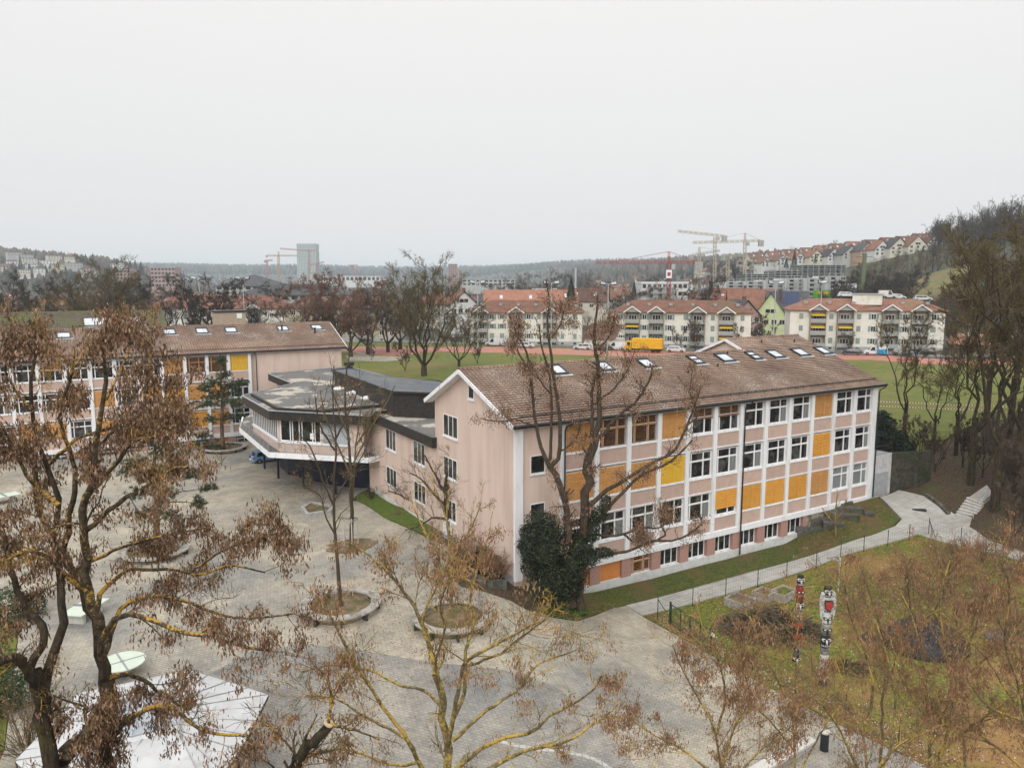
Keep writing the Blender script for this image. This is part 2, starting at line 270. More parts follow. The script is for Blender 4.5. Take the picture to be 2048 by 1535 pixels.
M_pinebark = mk('pine_bark', (0.11, 0.065, 0.04), (0.19, 0.115, 0.07), 3, c3=(.05, .04, .03), s3=1.)
M_green = mk('green_fence_paint', (0.008, 0.04, 0.024), (0.015, 0.065, 0.04), 2, rough=.4)
M_mesh = mk('green_wire_mesh', (0.01, 0.06, 0.04), rough=.5)
# ------------------------------------------------------------------ terrain
def _pt(a, b, z): q = LW(a, b); return (q.x, q.y, z)
near = [(-2, 28, -1.15), (-1.6, 20, -.85), (-1.3, 12, -.3), (-.1, 28, -.35), (-.1, 20, -.1), (-.1, 12, .0), (2, 20, 0), (-1, 4, -.15), (-.4, 0, -.1), (3, -1, -1.5), (5.5, -1, -2.25), (-8.5, 65, -1.9), (-25, 65, -1.9), (-45, 65, -1.9), (0, 65, -1.9),
        (-30, 30, -1.35), (-50, 30, -1.3), (-6, 45, -1.3), (-22, 20, -1.1), (-10, 5, -.75), (-6, 0, -.95), (0, -5, -1.6), (4, -10, -2.0), (6.9, -4, -2.25), (6.9, -12, -2.25), (7.3, -25, -2.2), (-5, -20, -1.8), (-25, 0, -1.3),
        (-25, -20, -1.6), (-45, 0, -1.2), (-50, -30, -1), (0, -40, -2.2), (20, -40, -2.3), (50, -40, 0), (13, -7, -2.3), (20, -7, -2.25), (20, -18, -2.3), (12, -25, -2.3), (28, -6, -1.75), (28, -16, -1.9), (37.5, -6.2, -1.25), (37, -14, -1.1), (30, -26, -2.0),
        (12, -.3, -2.3), (20, -.3, -2.3), (28, -.3, -2.3), (31.5, -1.2, -1.3), (33, -1.0, -.55), (36, -.4, -.1), (39.4, -.4, .0), (43, -.4, .08), (40, -3.2, -.7), (34, -4, -1.45), (25, -3.5, -2.15), (43.6, -6.2, -1.1), (46, -7.5, .6), (45, -3.5, .2), (50, -10, 2.5), (47, -14, 1.0), (42, -16, -.6),
        (60, -20, 5), (55, 0, 3.6), (48, -20, .6), (43, 3, .3), (20, 14, 0), (10, 14, 0), (30, 14, 0), (5, 30, -.5), (12, 60, -1.5), (-60, 60, -1.9), (70, -40, 7), (90, -20, 9), (-60, -50, -1), (30, -60, -2)]
ctrl = [_pt(*q) for q in near]
# far control points: (column, distance, height)
TAB = {-500: [(260, 3), (500, 4), (800, 20), (1250, 75), (2000, 90), (3600, 100), (6500, 140)],
       0: [(300, 3), (600, 0), (850, 10), (1150, 48), (1400, 62), (2000, 60), (3600, 90), (6500, 140)],
       220: [(300, 3), (600, 0), (850, 6), (1150, 34), (1450, 44), (2000, 40), (3600, 85), (6500, 130)],
       380: [(300, 3), (700, 0), (1200, 8), (1600, 10), (2300, 15), (3600, 82), (6500, 120)],
       620: [(300, 3), (700, -2), (1500, -4), (2400, 5), (3300, 74), (4600, 90), (6500, 120)],
       900: [(250, 3), (500, 0), (900, -3), (1600, -4), (2600, 8), (3600, 70), (5000, 90), (6500, 120)],
       1150: [(220, 3.3), (450, 2), (900, 4), (1400, 12), (2400, 62), (3600, 95), (6500, 120)],
       1350: [(200, 3.4), (400, 3), (700, 8), (1100, 28), (1700, 58), (2600, 80), (6500, 130)],
       1550: [(190, 3.5), (330, 3.5), (450, 14), (650, 34), (1000, 48), (1600, 60), (6500, 130)],
       1760: [(185, 3.5), (260, 5), (330, 16), (470, 36), (700, 44), (1500, 60), (6500, 130)],
       1950: [(160, 3.6), (220, 9), (300, 26), (420, 44), (700, 56), (1500, 70), (6500, 130)],
       2250: [(120, 8), (200, 24), (320, 46), (500, 62), (1500, 80), (6500, 140)],
       2900: [(100, 10), (200, 24), (400, 50), (1500, 80), (6500, 140)]}
for u_, rows in TAB.items():
    for d_, z_ in rows:
        p_ = U(u_, d_); ctrl.append((p_.x, p_.y, z_))
ctrl += [(x_, -300.0, -2.0) for x_ in (-600, 0, 600)] + [(-6000, -3000, 20), (6000, -3000, 20), (0, -6000, 10), (-250, 60, 0), (-120, 0, -1), (-9000, 7000, 140), (9000, 7000, 140), (0, 9000, 150)]
plat = [(-40, 90), (10, 90), (18, 78), (24, 60), (30, 40), (40, 24), (52, 16), (55, 30), (90, 10), (80, 60), (40, 110), (0, 120), (120, 40), (110, 100), (70, 140), (150, 60), (-40, 130), (-80, 110), (140, 20), (110, 0)]
ctrl += [_pt(a_, b_, 3.5 if not (a_ == 140 and b_ == 20) and not (a_ == 110 and b_ == 0) else 5) for a_, b_ in plat]
cp = np.array(ctrl); CX = cp[:, :2]; CZ = cp[:, 2]
def _wrp(q):     # compress distance so far and near points weigh alike
    r = np.hypot(q[..., 0], q[..., 1] - 30) + 1e-6; s_ = 40 * np.log1p(r / 40) / r
    return np.stack([q[..., 0] * s_, (q[..., 1] - 30) * s_], -1)
CW = _wrp(CX)
_D = np.sqrt(((CW[:, None] - CW[None]) ** 2).sum(-1) + 0.02)
_n = len(CZ); _A = np.zeros((_n + 1, _n + 1)); _A[:_n, :_n] = -_D; _A[:_n, _n] = 1; _A[_n, :_n] = 1
_w = np.linalg.solve(_A, np.append(CZ, 0))
def hgts(xy):
    xy = np.asarray(xy, float); out = np.empty(len(xy))
    for i in range(0, len(xy), 20000):
        q = _wrp(xy[i:i + 20000]); d = np.sqrt(((q[:, None] - CW[None]) ** 2).sum(-1) + 0.02); out[i:i + 20000] = -d @ _w[:-1] + _w[-1]
    return out
def hz(x, y): return float(hgts([(x, y)])[0])
def G(p, dz=0.0): return Vector((p[0], p[1], hz(p[0], p[1]) + dz))
def PG(u, v, dz=0.0):                    # where the sight line meets the terrain
    z = 0.0
    for _ in range(25):
        p = P(u, v, z); z2 = hz(p.x, p.y); z = z * .5 + z2 * .5
    return Vector((p.x, p.y, hz(p.x, p.y) + dz))
def LG(a, b, dz=0.0): q = LW(a, b); return Vector((q.x, q.y, hz(q.x, q.y) + dz))
def build_terrain():
    n = 420; s_ = np.linspace(-1, 1, n); A_ = 70.0; k = 5.3
    gx = A_ * np.sinh(k * s_) * 7500 / (A_ * np.sinh(k)); gy = 55 + gx
    X, Y = np.meshgrid(gx, gy); xy = np.stack([X.ravel(), Y.ravel()], 1); Z = hgts(xy); Z = Z - .16 * np.clip((420 - np.hypot(xy[:, 0], xy[:, 1])) / 60, 0, 1)   # bedding below the paved and grassed sheets
    vs = np.column_stack([xy, Z]); idx = np.arange(n * n).reshape(n, n)
    fs = np.stack([idx[:-1, :-1].ravel(), idx[:-1, 1:].ravel(), idx[1:, 1:].ravel(), idx[1:, :-1].ravel()], 1)
    me = bpy.data.meshes.new('ground'); me.vertices.add(n * n); me.vertices.foreach_set('co', vs.ravel())
    me.loops.add(fs.size); me.loops.foreach_set('vertex_index', fs.ravel().astype(np.int32)); me.polygons.add(len(fs))
    me.polygons.foreach_set('loop_start', np.arange(0, fs.size, 4, dtype=np.int32)); me.polygons.foreach_set('loop_total', np.full(len(fs), 4, np.int32))
    c = vs[fs].mean(1); dist = np.hypot(c[:, 0], c[:, 1]); me.materials.append(M_litter); me.materials.append(M_townground)
    me.polygons.foreach_set('material_index', (dist > 210).astype(np.int32)); me.update(calc_edges=True)
    me.polygons.foreach_set('use_smooth', [True] * len(me.polygons))
    o = bpy.data.objects.new('ground', me); COL.objects.link(o); return struct(o)
build_terrain()
def densify(poly, step):
    out = []
    for i in range(len(poly)):
        p = Vector(poly[i][:2]); q = Vector(poly[(i + 1) % len(poly)][:2]); k = max(1, int((q - p).length / step))
        for j in range(k): out.append(p.lerp(q, j / k))
    return out
def inside(p, poly):
    c = False; n = len(poly); x, y = p
    for i in range(n):
        x1, y1 = poly[i][0], poly[i][1]; x2, y2 = poly[(i + 1) % n][0], poly[(i + 1) % n][1]
        if (y1 > y) != (y2 > y) and x < (x2 - x1) * (y - y1) / (y2 - y1) + x1: c = not c
    return c
def drape(name, poly, mat_, dz, step=1.5, kind='structure', edge=0.38, parent=None):
    poly = [Vector(p[:2]) for p in poly]; b_ = densify(poly, step)
    xs = [p.x for p in b_]; ys = [p.y for p in b_]; pts = list(b_)
    nb = len(b_); x = min(xs) + step * .37
    while x < max(xs):
        y = min(ys) + step * .41
        while y < max(ys):
            if inside((x, y), b_) : pts.append(Vector((x, y)))
            y += step
        x += step
    r = delaunay_2d_cdt(pts, [], [list(range(nb))], 1, 1e-4)
    vs = r[0]; Z = hgts([(p.x, p.y) for p in vs]) + dz
    m = MB(); m.add([(p.x, p.y, float(z)) for p, z in zip(vs, Z)], [tuple(f) for f in r[2]])
    for v_, f in [(m.v, m.f)]:
        for i, fc in enumerate(f):
            a_, b2, c_ = (Vector(v_[k]) for k in fc[:3])
            if (b2 - a_).cross(c_ - a_).z < 0: f[i] = tuple(reversed(fc))
    # skirt
    zb = hgts([(p.x, p.y) for p in b_]); k = len(b_)
    m.add([(p.x, p.y, float(z) + dz) for p, z in zip(b_, zb)] + [(p.x, p.y, float(z) - edge) for p, z in zip(b_, zb)], [(i, (i + 1) % k, k + (i + 1) % k, k + i) for i in range(k)])
    o = m.build(name, mat_, parent); 
    if kind: struct(o, kind)
    return o
def LP(*ab): return [LW(a, b) for a, b in ab]
courtpoly = LP((-60, 66.2), (9, 66.2), (9, 40), (2, 31), (-2.3, 28.6), (-1.6, 27), (-1.25, 11.2), (-.6, 8.2), (-3.2, 5.0), (-3.4, 2.0), (-.6, -3.2), (2.0, -4.2), (4.0, -3.6), (6.0, -2.9), (7.2, -3.0), (6.9, -5.2), (6.9, -14), (7.1, -20), (7.7, -25), (8.6, -32), (8, -45), (-20, -48), (-34, -30), (-29.6, -2), (-29.4, 12), (-34, 26), (-45, 45), (-60, 52))
struct(drape('courtyard_paving', courtpoly, M_paving, .03, 1.5))
struct(drape('garden_lawn', LP((7.0, -5.0), (20, -5.35), (27, -5.55), (32, -5.9), (36.9, -6.5), (37.2, -14), (36, -24), (30, -34), (8.7, -34), (7.8, -25), (7.2, -20), (7.0, -14)), M_lawn, .035, 1.5))
gp_ = [(425, 1345), (500, 1305), (600, 1288), (720, 1300), (860, 1325), (1000, 1338), (1110, 1372), (1200, 1440), (1290, 1560), (1330, 1700), (380, 1700), (520, 1420)]
struct(drape('grey_paving', [PG(*q) for q in gp_], M_paving2, .04, 1.5))
struct(drape('side_lawn', LP((-29.65, -2), (-29.45, 12), (-34.05, 26), (-46, 30), (-46, -2)), M_field, .035, 1.5))
struct(drape('facade_lawn', LP((-.6, -3.2), (1.5, -.7), (5, -.25), (31, -.25), (33.2, -.25), (40.2, -.3), (38.4, -3.8), (36.6, -4.3), (30, -4.0), (20, -3.1), (7.2, -2.9), (6.0, -2.85), (4.0, -3.5), (2.0, -4.1)), M_grass, .06, 1.0))
struct(drape('slab_path', LP((7.15, -3.02), (20, -3.15), (30, -4.05), (36.8, -4.4), (38.6, -3.9), (40.6, -.4), (43.6, -.35), (44.2, -3), (43.9, -5.6), (43.6, -7.4), (41.5, -8.3), (39.3, -11), (38.3, -16), (37.5, -24), (36.0, -24), (37.0, -14), (36.9, -6.45), (32, -5.85), (27, -5.5), (20, -5.3), (7.0, -4.95)), M_slab, .075, 1.0))
def _cl(q): a_, b_ = WL(q); return LW(min(a_, -.06), b_)
struct(drape('green_bank', [_cl(PG(*q)) for q in ((712, 1002), (716, 992), (748, 985), (790, 1008), (840, 1035), (891, 1063), (862, 1079), (800, 1050))], M_bank, .17, .6))
fieldpoly = [PG(690, 741), PG(640, 700), PG(-150, 700), PG(-150, 680), PG(700, 684), PG(1000, 690), PG(1400, 700), PG(2100, 706), PG(2200, 800), LW(64, 4), LW(52, 1.5), LW(46.5, .8), LW(43.4, 1.6), LW(43, 15), LW(36, 22), LW(20, 30), LW(16, 60), LW(14, 86)]
struct(drape('sports_field', fieldpoly, M_field, .08, 4.0))
struct(drape('running_track', [PG(*q) for q in [(560, 696), (720, 694), (1000, 694), (1300, 703), (1500, 705), (1740, 708), (2100, 716), (2100, 729), (1740, 720), (1500, 719), (1300, 716), (1000, 706), (860, 705), (800, 712), (740, 710), (690, 704)]], M_track, .12, 3.0))
struct(drape('gravel_yard', [PG(*q) for q in [(690, 712), (720, 706), (740, 711), (800, 714), (825, 719), (770, 724), (700, 722)]], M_paving, .15, 2.0))
struct(drape('asphalt_street', [PG(*q) for q in [(-200, 672), (700, 676), (950, 686), (1250, 692), (1500, 698), (1700, 700), (2200, 706), (2200, 712), (1740, 706), (1400, 702), (1000, 691), (700, 682), (-200, 678)]], M_asphalt, .2, 5.0))
# ------------------------------------------------------------------ window units (shared meshes)
def unit_window(w, h, kind, blindmat=None, slit=True):
    """meshes of a ribbon window facing -y, origin at bottom left; returns list (name, MB, mats)"""
    fr = MB(); t = .07; d0, d1 = -.05, .05
    fr.box(0, w, d0, d1, 0, t); fr.box(0, w, d0, d1, h - t, h); fr.box(0, t, d0 + .002, d1, t, h - t); fr.box(w - t, w, d0 + .002, d1, t, h - t)
    zt = h * .66; fr.box(t, w - t, d0 - .015, d1, zt - .065, zt + .065)
    xs = [w * .15, w * .66] if slit else [w * .62]
    for x in xs: fr.box(x - .055, x + .055, d0 - .01, d1, t, zt - .065); fr.box(x - .045, x + .045, d0 - .01, d1, zt + .065, h - t)
    gl = MB(); gl.box(t, w - t, .0, .02, t, h - t)
    out = [('frame', fr, [M_frame]), ('pane', gl, [M_glass])]
    if kind == 'curtain': out[1] = ('pane', gl, [M_curt])
    if kind == 'part':
        cu = MB(); x0 = w * .68; k = 9
        for i in range(k):
            xa = x0 + (w - t - x0) * i / k; xb = x0 + (w - t - x0) * (i + 1) / k
            cu.box(xa, xb, -.012 - .01 * (i % 2), -.004, t, zt)
        out.append(('curtain', cu, [M_curt]))
    if kind in ('full', 'tilt', 'upper', 'most'):
        z0 = {'full': 0.02, 'tilt': 0.02, 'upper': h * .60, 'most': h * .28}[kind]
        bl = MB(); n = int((h - z0) / .135)
        for i in range(n):
            z = z0 + (h - z0) * i / n; p = (h - z0) / n
            if kind in ('tilt', 'upper'): bl.add([(0.03, -.10, z), (w - .03, -.10, z), (w - .03, -.165, z + p * .62), (.03, -.165, z + p * .62)], [(0, 1, 2, 3)])
            else: bl.add([(0.03, -.19, z), (w - .03, -.19, z), (w - .03, -.12, z + p * .74), (.03, -.12, z + p * .74)], [(0, 1, 2, 3)])
        if kind in ('upper', 'most'): bl.box(.03, w - .03, -.17, -.12, z0 - .05, z0)
        for x in (w * .5,): bl.box(x - .012, x + .012, -.178, -.174, z0, h)
        out.append(('blind', bl, [blindmat]))
        if kind == 'tilt':
            bb = MB()
            for x in xs: bb.box(x - .05, x + .05, -.185, -.18, .02, h)
            bb.box(.03, w - .03, -.185, -.181, zt - .05, zt + .05); out.append(('blind_rail', bb, [MATS['amber_rail']]))
    return out
mk('amber_rail', (0.50, 0.27, 0.12), rough=.6)
UCACHE = {}
def put_window(parent, key, loc, w, h, kind, blindmat=None, slit=True, label=None):
    """window part (a sill) > frame, pane, blind"""
    k = (key, round(w, 2), round(h, 2), kind, blindmat.name if blindmat else '', slit)
    if k not in UCACHE:
        ms = []
        si = MB(); si.box(-.04, w + .04, -.16, .03, -.09, -.005)
        for nm, mb_, mt in [('window', si, [M_white])] + unit_window(w, h, kind, blindmat, slit):
            o = mb_.build(nm, mt); ms.append((nm, o.data)); bpy.data.objects.remove(o)
        UCACHE[k] = ms
    root = None
    for nm, me in UCACHE[k]:
        o = bpy.data.objects.new(nm, me); COL.objects.link(o)
        if root is None:
            root = o; o.parent = parent; o.location = loc
            if label: o['label'] = label
        else: o.parent = root
    return root
def tiled_slope(name, parent, x0, x1, ye, ze, yr, zr, mat_, step=.31, x1r=None, x0r=None):
    """roof slope in stepped tile courses from eave (ye,ze) to ridge (yr,zr)"""
    m = MB(); L = hypot(yr - ye, zr - ze); n = max(2, int(L / step)); th = .055
    x1r = x1 if x1r is None else x1r; x0r = x0 if x0r is None else x0r
    for i in range(n):
        f0 = i / n; f1 = (i + 1) / n
        ya = ye + (yr - ye) * f0 - (.02 if yr > ye else -.02); yb = ye + (yr - ye) * f1; za = ze + (zr - ze) * f0; zb = ze + (zr - ze) * f1
        xa0 = x0 + (x0r - x0) * f0; xa1 = x1 + (x1r - x1) * f0; xb0 = x0 + (x0r - x0) * f1; xb1 = x1 + (x1r - x1) * f1
        m.add([(xa0, ya, za + th), (xa1, ya, za + th), (xb1, yb, zb + .004), (xb0, yb, zb + .004), (xa0, ya, za - .03), (xa1, ya, za - .03)], [(0, 1, 2, 3), (4, 5, 1, 0)])
    a_, b_ = Vector((0, ye, ze)), Vector((0, yr, zr)); nrm = Vector((0, -(zr - ze), (yr - ye))); nrm.normalize()
    if nrm.z < 0: nrm = -nrm
    t = .2
    lo = [(x0, ye, ze - .03), (x1, ye, ze - .03), (x1r, yr, zr - .03), (x0r, yr, zr - .03)]
    lb = [(p[0], p[1], p[2] - t) for p in lo]
    m.add(lo + lb, [(7, 6, 5, 4), (0, 4, 5, 1), (1, 5, 6, 2), (3, 7, 4, 0)] if yr > ye else [(4, 5, 6, 7), (1, 5, 4, 0), (2, 6, 5, 1), (0, 4, 7, 3)])
    return m
# ------------------------------------------------------------------ right classroom building
SB = thing('classroom_building', 'pink three storey classroom block with white pillars and orange blinds, right of centre', 'school building', C0, ROT)
A1 = 39.6; BD = 13.0; ZR = 14.05; YR = 7.4
PITCHB = 2.967; X0 = 3.7
w = MB()
w.box(0.0, A1, 0.40, BD, -2.6, 11.0)                  # main body
w.box(0.02, X0 - .2, 0.14, .40, 0.0, 10.75)
w.tri((0.0, .14, 11.0), (0.0, YR, ZR - .1), (0.0, BD, 11.0)); w.tri((A1, .14, 11.0), (A1, BD, 11.0), (A1, YR, ZR - .1))
w.add([(0, .14, 10.9), (0, YR, ZR - .1), (0, BD, 10.9), (A1, .14, 10.9), (A1, YR, ZR - .1), (A1, BD, 10.9)], [(0, 1, 4, 3), (1, 2, 5, 4)])
wall = w.build('wall', M_pink, SB)
# plinth & beam
m = MB(); m.box(X0, A1, -.02, .42, -2.7, -1.68); m.build('plinth', M_plinth, SB)
m = MB(); m.box(X0 - .2, A1 + .02, -.10, .42, -.2, .26); m.build('floor_beam', M_white, SB)
m = MB(); m.box(-.3, A1 + .15, -.12, .42, 10.66, 10.98); m.box(-.3, A1 + .15, -.34, -.12, 10.84, 10.98); m.build('eaves_board', M_white, SB)
m = MB(); m.box(-.02, .0, .5, BD, -2.6, 0.12); m.build('grey_plinth', M_concrete, SB)
m = MB(); m.box(-.28, .36, -.08, .14, 0.0, 10.66); m.build('corner_pilaster', M_white, SB)
for k in range(13):
    a_ = X0 + PITCHB * k; m = MB(); m.box(a_ - .2, a_ + .2, -.08, .42, .26, 10.66); m.build('pilaster', M_white, SB)
    if k and k < 10:
        m = MB(); m.box(a_ - .46, a_ + .46, .0, .41, -1.68, -.2); m.build('basement_pier', M_pier, SB)
m = MB(); m.box(38.9, A1 + .05, -.09, .42, .26, 10.66); m.build('pilaster', M_white, SB)
rows = [(8.58, 10.62), (5.02, 7.08), (1.56, 3.60)]
spec = {0: ['full O', 'tilt B', 'tilt B', 'full O', 'upper B', 'upper B', 'open', 'part', 'part', 'full B2', 'open', 'open'],
        1: ['full O', 'full O', 'full O', 'full Y', 'open', 'part', 'part', 'open', 'open', 'full A', 'open', 'part'],
        2: ['open', 'part', 'part', 'open', 'part', 'most A', 'full A', 'full A', 'full A', 'full O', 'curtain', 'curtain']}
BM = {'O': M_orange, 'B': M_brown, 'Y': M_yellow, 'A': M_amber, 'B2': M_orange}
W_ = PITCHB - .40
for r, (z0, z1) in enumerate(rows):
    for k in range(12):
        s_ = spec[r][k].split(); a_ = X0 + PITCHB * k + .2
        put_window(SB, 'cls', (a_, .22, z0), W_, z1 - z0, s_[0], BM[s_[1]] if len(s_) > 1 else None)
        m = MB(); m.box(a_, a_ + W_, .06, .40, z0 - 1.26, z0 - .16); m.build('spandrel_panel', M_panel, SB)
        m = MB(); m.box(a_, a_ + W_, .0, .40, z0 - .16, z0 - .09); m.box(a_, a_ + W_, .0, .40, z0 - 1.36, z0 - 1.26); m.build('sill_band', M_white, SB)
for k in range(9):
    a_ = X0 + PITCHB * k + (.46 if k else .2); w_ = PITCHB - (.92 if k else .66)
    if k < 3: put_window(SB, 'bas', (a_, .30, -1.62), w_, 1.40, 'full' if k < 2 else 'tilt', M_basor)
    else:
        key = ('bas3', round(w_, 2))
        if key not in UCACHE:
            si = MB(); si.box(0, w_, -.36, .02, -.13, -.01); fr = MB(); h = 1.42; t = .07
            fr.box(0, w_, -.04, .05, 0, t); fr.box(0, w_, -.04, .05, h - t, h)
            for x in (0, w_ / 3, 2 * w_ / 3, w_ - t): fr.box(x, x + t, -.042, .05, t, h - t)
            gl = MB(); gl.box(t, w_ - t, 0, .02, t, h - t); ms = []
            for nm, mb_, mt in (('window', si, M_white), ('frame', fr, M_frame), ('pane', gl, M_glass)):
                o = mb_.build(nm, mt); ms.append((nm, o.data)); bpy.data.objects.remove(o)
            UCACHE[key] = ms
        root = None
        for nm, me in UCACHE[key]:
            o = bpy.data.objects.new(nm, me); COL.objects.link(o)
            if root is None: root = o; o.parent = SB; o.location = (a_, .36, -1.66)
            else: o.parent = root
def side_window(parent, b0, b1, z0, z1, x=0.0, nx=3, inset=0.0, glass=None):
    """window in a wall that faces -x of the building frame; spans b0..b1"""
    h = z1 - z0; w_ = b1 - b0; t = .075; si = MB(); si.box(x - .10, x + .02, b0 - .06, b1 + .06, z0 - .14, z0 - .02)
    o = si.build('window', M_white, parent); fr = MB(); xx = x - .03
    fr.box(xx, x + .02, b0, b1, z0, z0 + t); fr.box(xx, x + .02, b0, b1, z1 - t, z1)
    cuts = [0, .36, .68, 1] if nx == 3 else [0, .5, 1] if nx == 2 else [0, 1]
    for c in cuts:
        y = b0 + (w_ - t) * (1 - c) ; fr.box(xx - .002, x + .02, y, y + t, z0 + t, z1 - t)
    fr.build('frame', M_frame, o); g = MB(); g.box(x - .012, x - .004, b0 + t, b1 - t, z0 + t, z1 - t); g.build('pane', glass or M_glass, o); return o
side_window(SB, 8.9, 11.4, 8.35, 10.1); side_window(SB, 9.05, 11.45, 5.0, 6.65); side_window(SB, 9.3, 11.5, 1.55, 3.2); side_window(SB, 6.2, 7.1, 11.85, 13.1, nx=1)
m = MB(); m.box(-.03, .0, 10.2, 11.7, 0.1, 1.5); d_ = m.build('door', M_frame, SB); m = MB(); m.box(-.08, -.03, 10.35, 10.42, .9, 1.2); m.build('handle', M_greymetal, d_)
def stair_win(z0, z1):
    o = MB().box(1.0, 2.3, .04, .16, z0 - .12, z0 - .01).build('window', M_white, SB); fr = MB(); fr.box(1.05, 1.1, .08, .13, z0, z1); fr.box(2.2, 2.25, .08, .13, z0, z1); fr.box(1.1, 2.2, .08, .13, z0, z0 + .06); fr.box(1.1, 2.2, .08, .13, z1 - .06, z1); fr.build('frame', M_frame, o)
    MB().box(1.1, 2.2, .12, .135, z0 + .06, z1 - .06).build('pane', M_glass, o)
stair_win(7.4, 8.7); stair_win(4.0, 5.3); stair_win(.9, 2.1)
# roof
m = tiled_slope('roof', SB, -.66, A1 + .75, -.42, 10.98, YR, ZR, M_tiles)
m2 = tiled_slope('roof', SB, -.66, A1 + .75, BD + .5, 10.98, YR, ZR, M_tiles)
for q in (m2,): m.add(q.v, q.f)
roof = m.build('roof', M_tiles, SB)
# raised rear wing: slope continues up on the right
sl_ = (ZR - 10.98) / (YR + .42); ya = 9.7; za = 10.98 + sl_ * (ya + .42)
m = tiled_slope('r', SB, 29.6, A1 + .75, YR, ZR, ya, za, M_tiles); mb2 = tiled_slope('r', SB, 29.6, A1 + .75, 18.5, 11.4, ya, za, M_tiles); m.add(mb2.v, mb2.f); m.build('rear_roof', M_tiles, SB)
m = MB(); m.add([(29.9, YR - .6, 13.2), (29.9, ya, za - .15), (29.9, 18.3, 11.3), (29.9, 13, 11.0), (A1, YR - .6, 13.2), (A1, ya, za - .15), (A1, 18.3, 11.3), (A1, 13, 11.0)], [(0, 1, 2, 3), (7, 6, 5, 4)]); m.box(29.9, A1, 13.0, 18.2, -2, 11.3); m.build('rear_wall', M_pink, SB)
m = MB(); m.bar((29.55, YR - .2, ZR - .12), (29.55, ya, za - .06), .08, .24); m.bar((29.55, ya, za - .06), (29.55, 18.5, 11.35), .08, .24); m.build('rear_barge_board', M_white, SB)
# barge boards, ridge, gutter, snow guard, downpipes
m = MB(); m.bar((-.68, -.5, 10.84), (-.68, YR, ZR - .16), .09, .3); m.bar((-.68, YR, ZR - .16), (-.68, BD + .55, 10.84), .09, .3); m.build('barge_board', M_white, SB)
m = MB(); m.add([(-.66, -.4, 10.72), (0, -.4, 10.72), (0, YR, ZR - .3), (-.66, YR, ZR - .3), (-.66, BD + .4, 10.72), (0, BD + .4, 10.72)], [(0, 3, 2, 1), (3, 4, 5, 2)]); m.build('soffit', M_white, SB)
m = MB(); m.tube([(-.7, YR, ZR + .03), (29.6, YR, ZR + .03)], .11, 6); m.tube([(29.55, ya, za + .03), (A1 + .78, ya, za + .03)], .11, 6); m.build('ridge_tiles', M_tiles, SB)
m = MB(); m.tube([(-.7, -.5, 10.93), (A1 + .8, -.5, 10.93)], .085, 8); m.build('gutter', M_dkframe, SB)
m = MB(); m.tube([(0.3, .35, 11.42), (A1 + .3, .35, 11.42)], .025, 5); m.tube([(0.3, .37, 11.5), (A1 + .3, .37, 11.5)], .025, 5)
for i in range(40): m.bar((.5 + i, .35, 11.25), (.5 + i, .36, 11.52), .03)
m.build('snow_guard', M_dkframe, SB)
for xa in (3.75, 21.75, 39.75):
    m = MB(); m.tube([(xa + .5, -.5, 10.9), (xa + .45, -.45, 10.7), (xa + .05, -.2, 10.45), (xa, -.17, 10.2), (xa, -.17, .1 if xa > 30 else (-2.2 if xa > 10 else .2))], .06, 7); m.build('downpipe', M_dkframe, SB)
def skylight(parent, a0, a1, b0, b1, sl0=sl_, ze=10.98, ye=-.42, half=False):
    def zz(y): return ze + sl0 * (y - ye) + .05
    def q(m_, x0, x1, y0, y1, t0, t1): m_.add([(x0, y0, zz(y0) + t0), (x1, y0, zz(y0) + t0), (x1, y1, zz(y1) + t0), (x0, y1, zz(y1) + t0), (x0, y0, zz(y0) + t1), (x1, y0, zz(y0) + t1), (x1, y1, zz(y1) + t1), (x0, y1, zz(y1) + t1)], [(0, 3, 2, 1), (4, 5, 6, 7), (0, 1, 5, 4), (1, 2, 6, 5), (2, 3, 7, 6), (3, 0, 4, 7)])
    fm = MB(); t = .13
    q(fm, a0, a1, b0, b0 + t, -.05, .14); q(fm, a0, a1, b1 - t * 1.3, b1, -.05, .18); q(fm, a0, a0 + t, b0 + t, b1 - t * 1.3, -.05, .14); q(fm, a1 - t, a1, b0 + t, b1 - t * 1.3, -.05, .14)
    if half: yc = b0 + (b1 - b0) * .5; q(fm, a0 + t, a1 - t, yc - .06, yc + .06, -.05, .15)
    o = fm.build('skylight', M_dkframe, parent); g = MB(); q(g, a0 + t, a1 - t, b0 + t, b1 - t * 1.3, -.04, .09); g.build('pane', M_skyglass, o)
    f = MB(); q(f, a0 - .1, a1 + .3, b0 - .22, b0, .0, .03); f.build('flashing', M_zinc, o)
for a0_, a1_, hf in [(6.8, 8.0, 0), (11.4, 12.65, 0), (15.9, 17.2, 0), (21.7, 22.75, 1), (25.1, 26.6, 0), (29.1, 30.15, 1), (31.9, 33.3, 0), (35.5, 37.0, 0), (39.0, 40.3, 0)]: skylight(SB, a0_, a1_, 5.42, 6.85, half=bool(hf))
m = MB()
for a_, b_ in [(19.5, 4.2), (23.7, 4.9), (27, 6.9), (33.5, 8.6), (38, 8.3)]: zz = 10.98 + sl_ * (b_ + .42); m.cyl((a_, b_), .07, zz, zz + .28, 8)
m.build('vent_pipes', M_dkframe, SB)
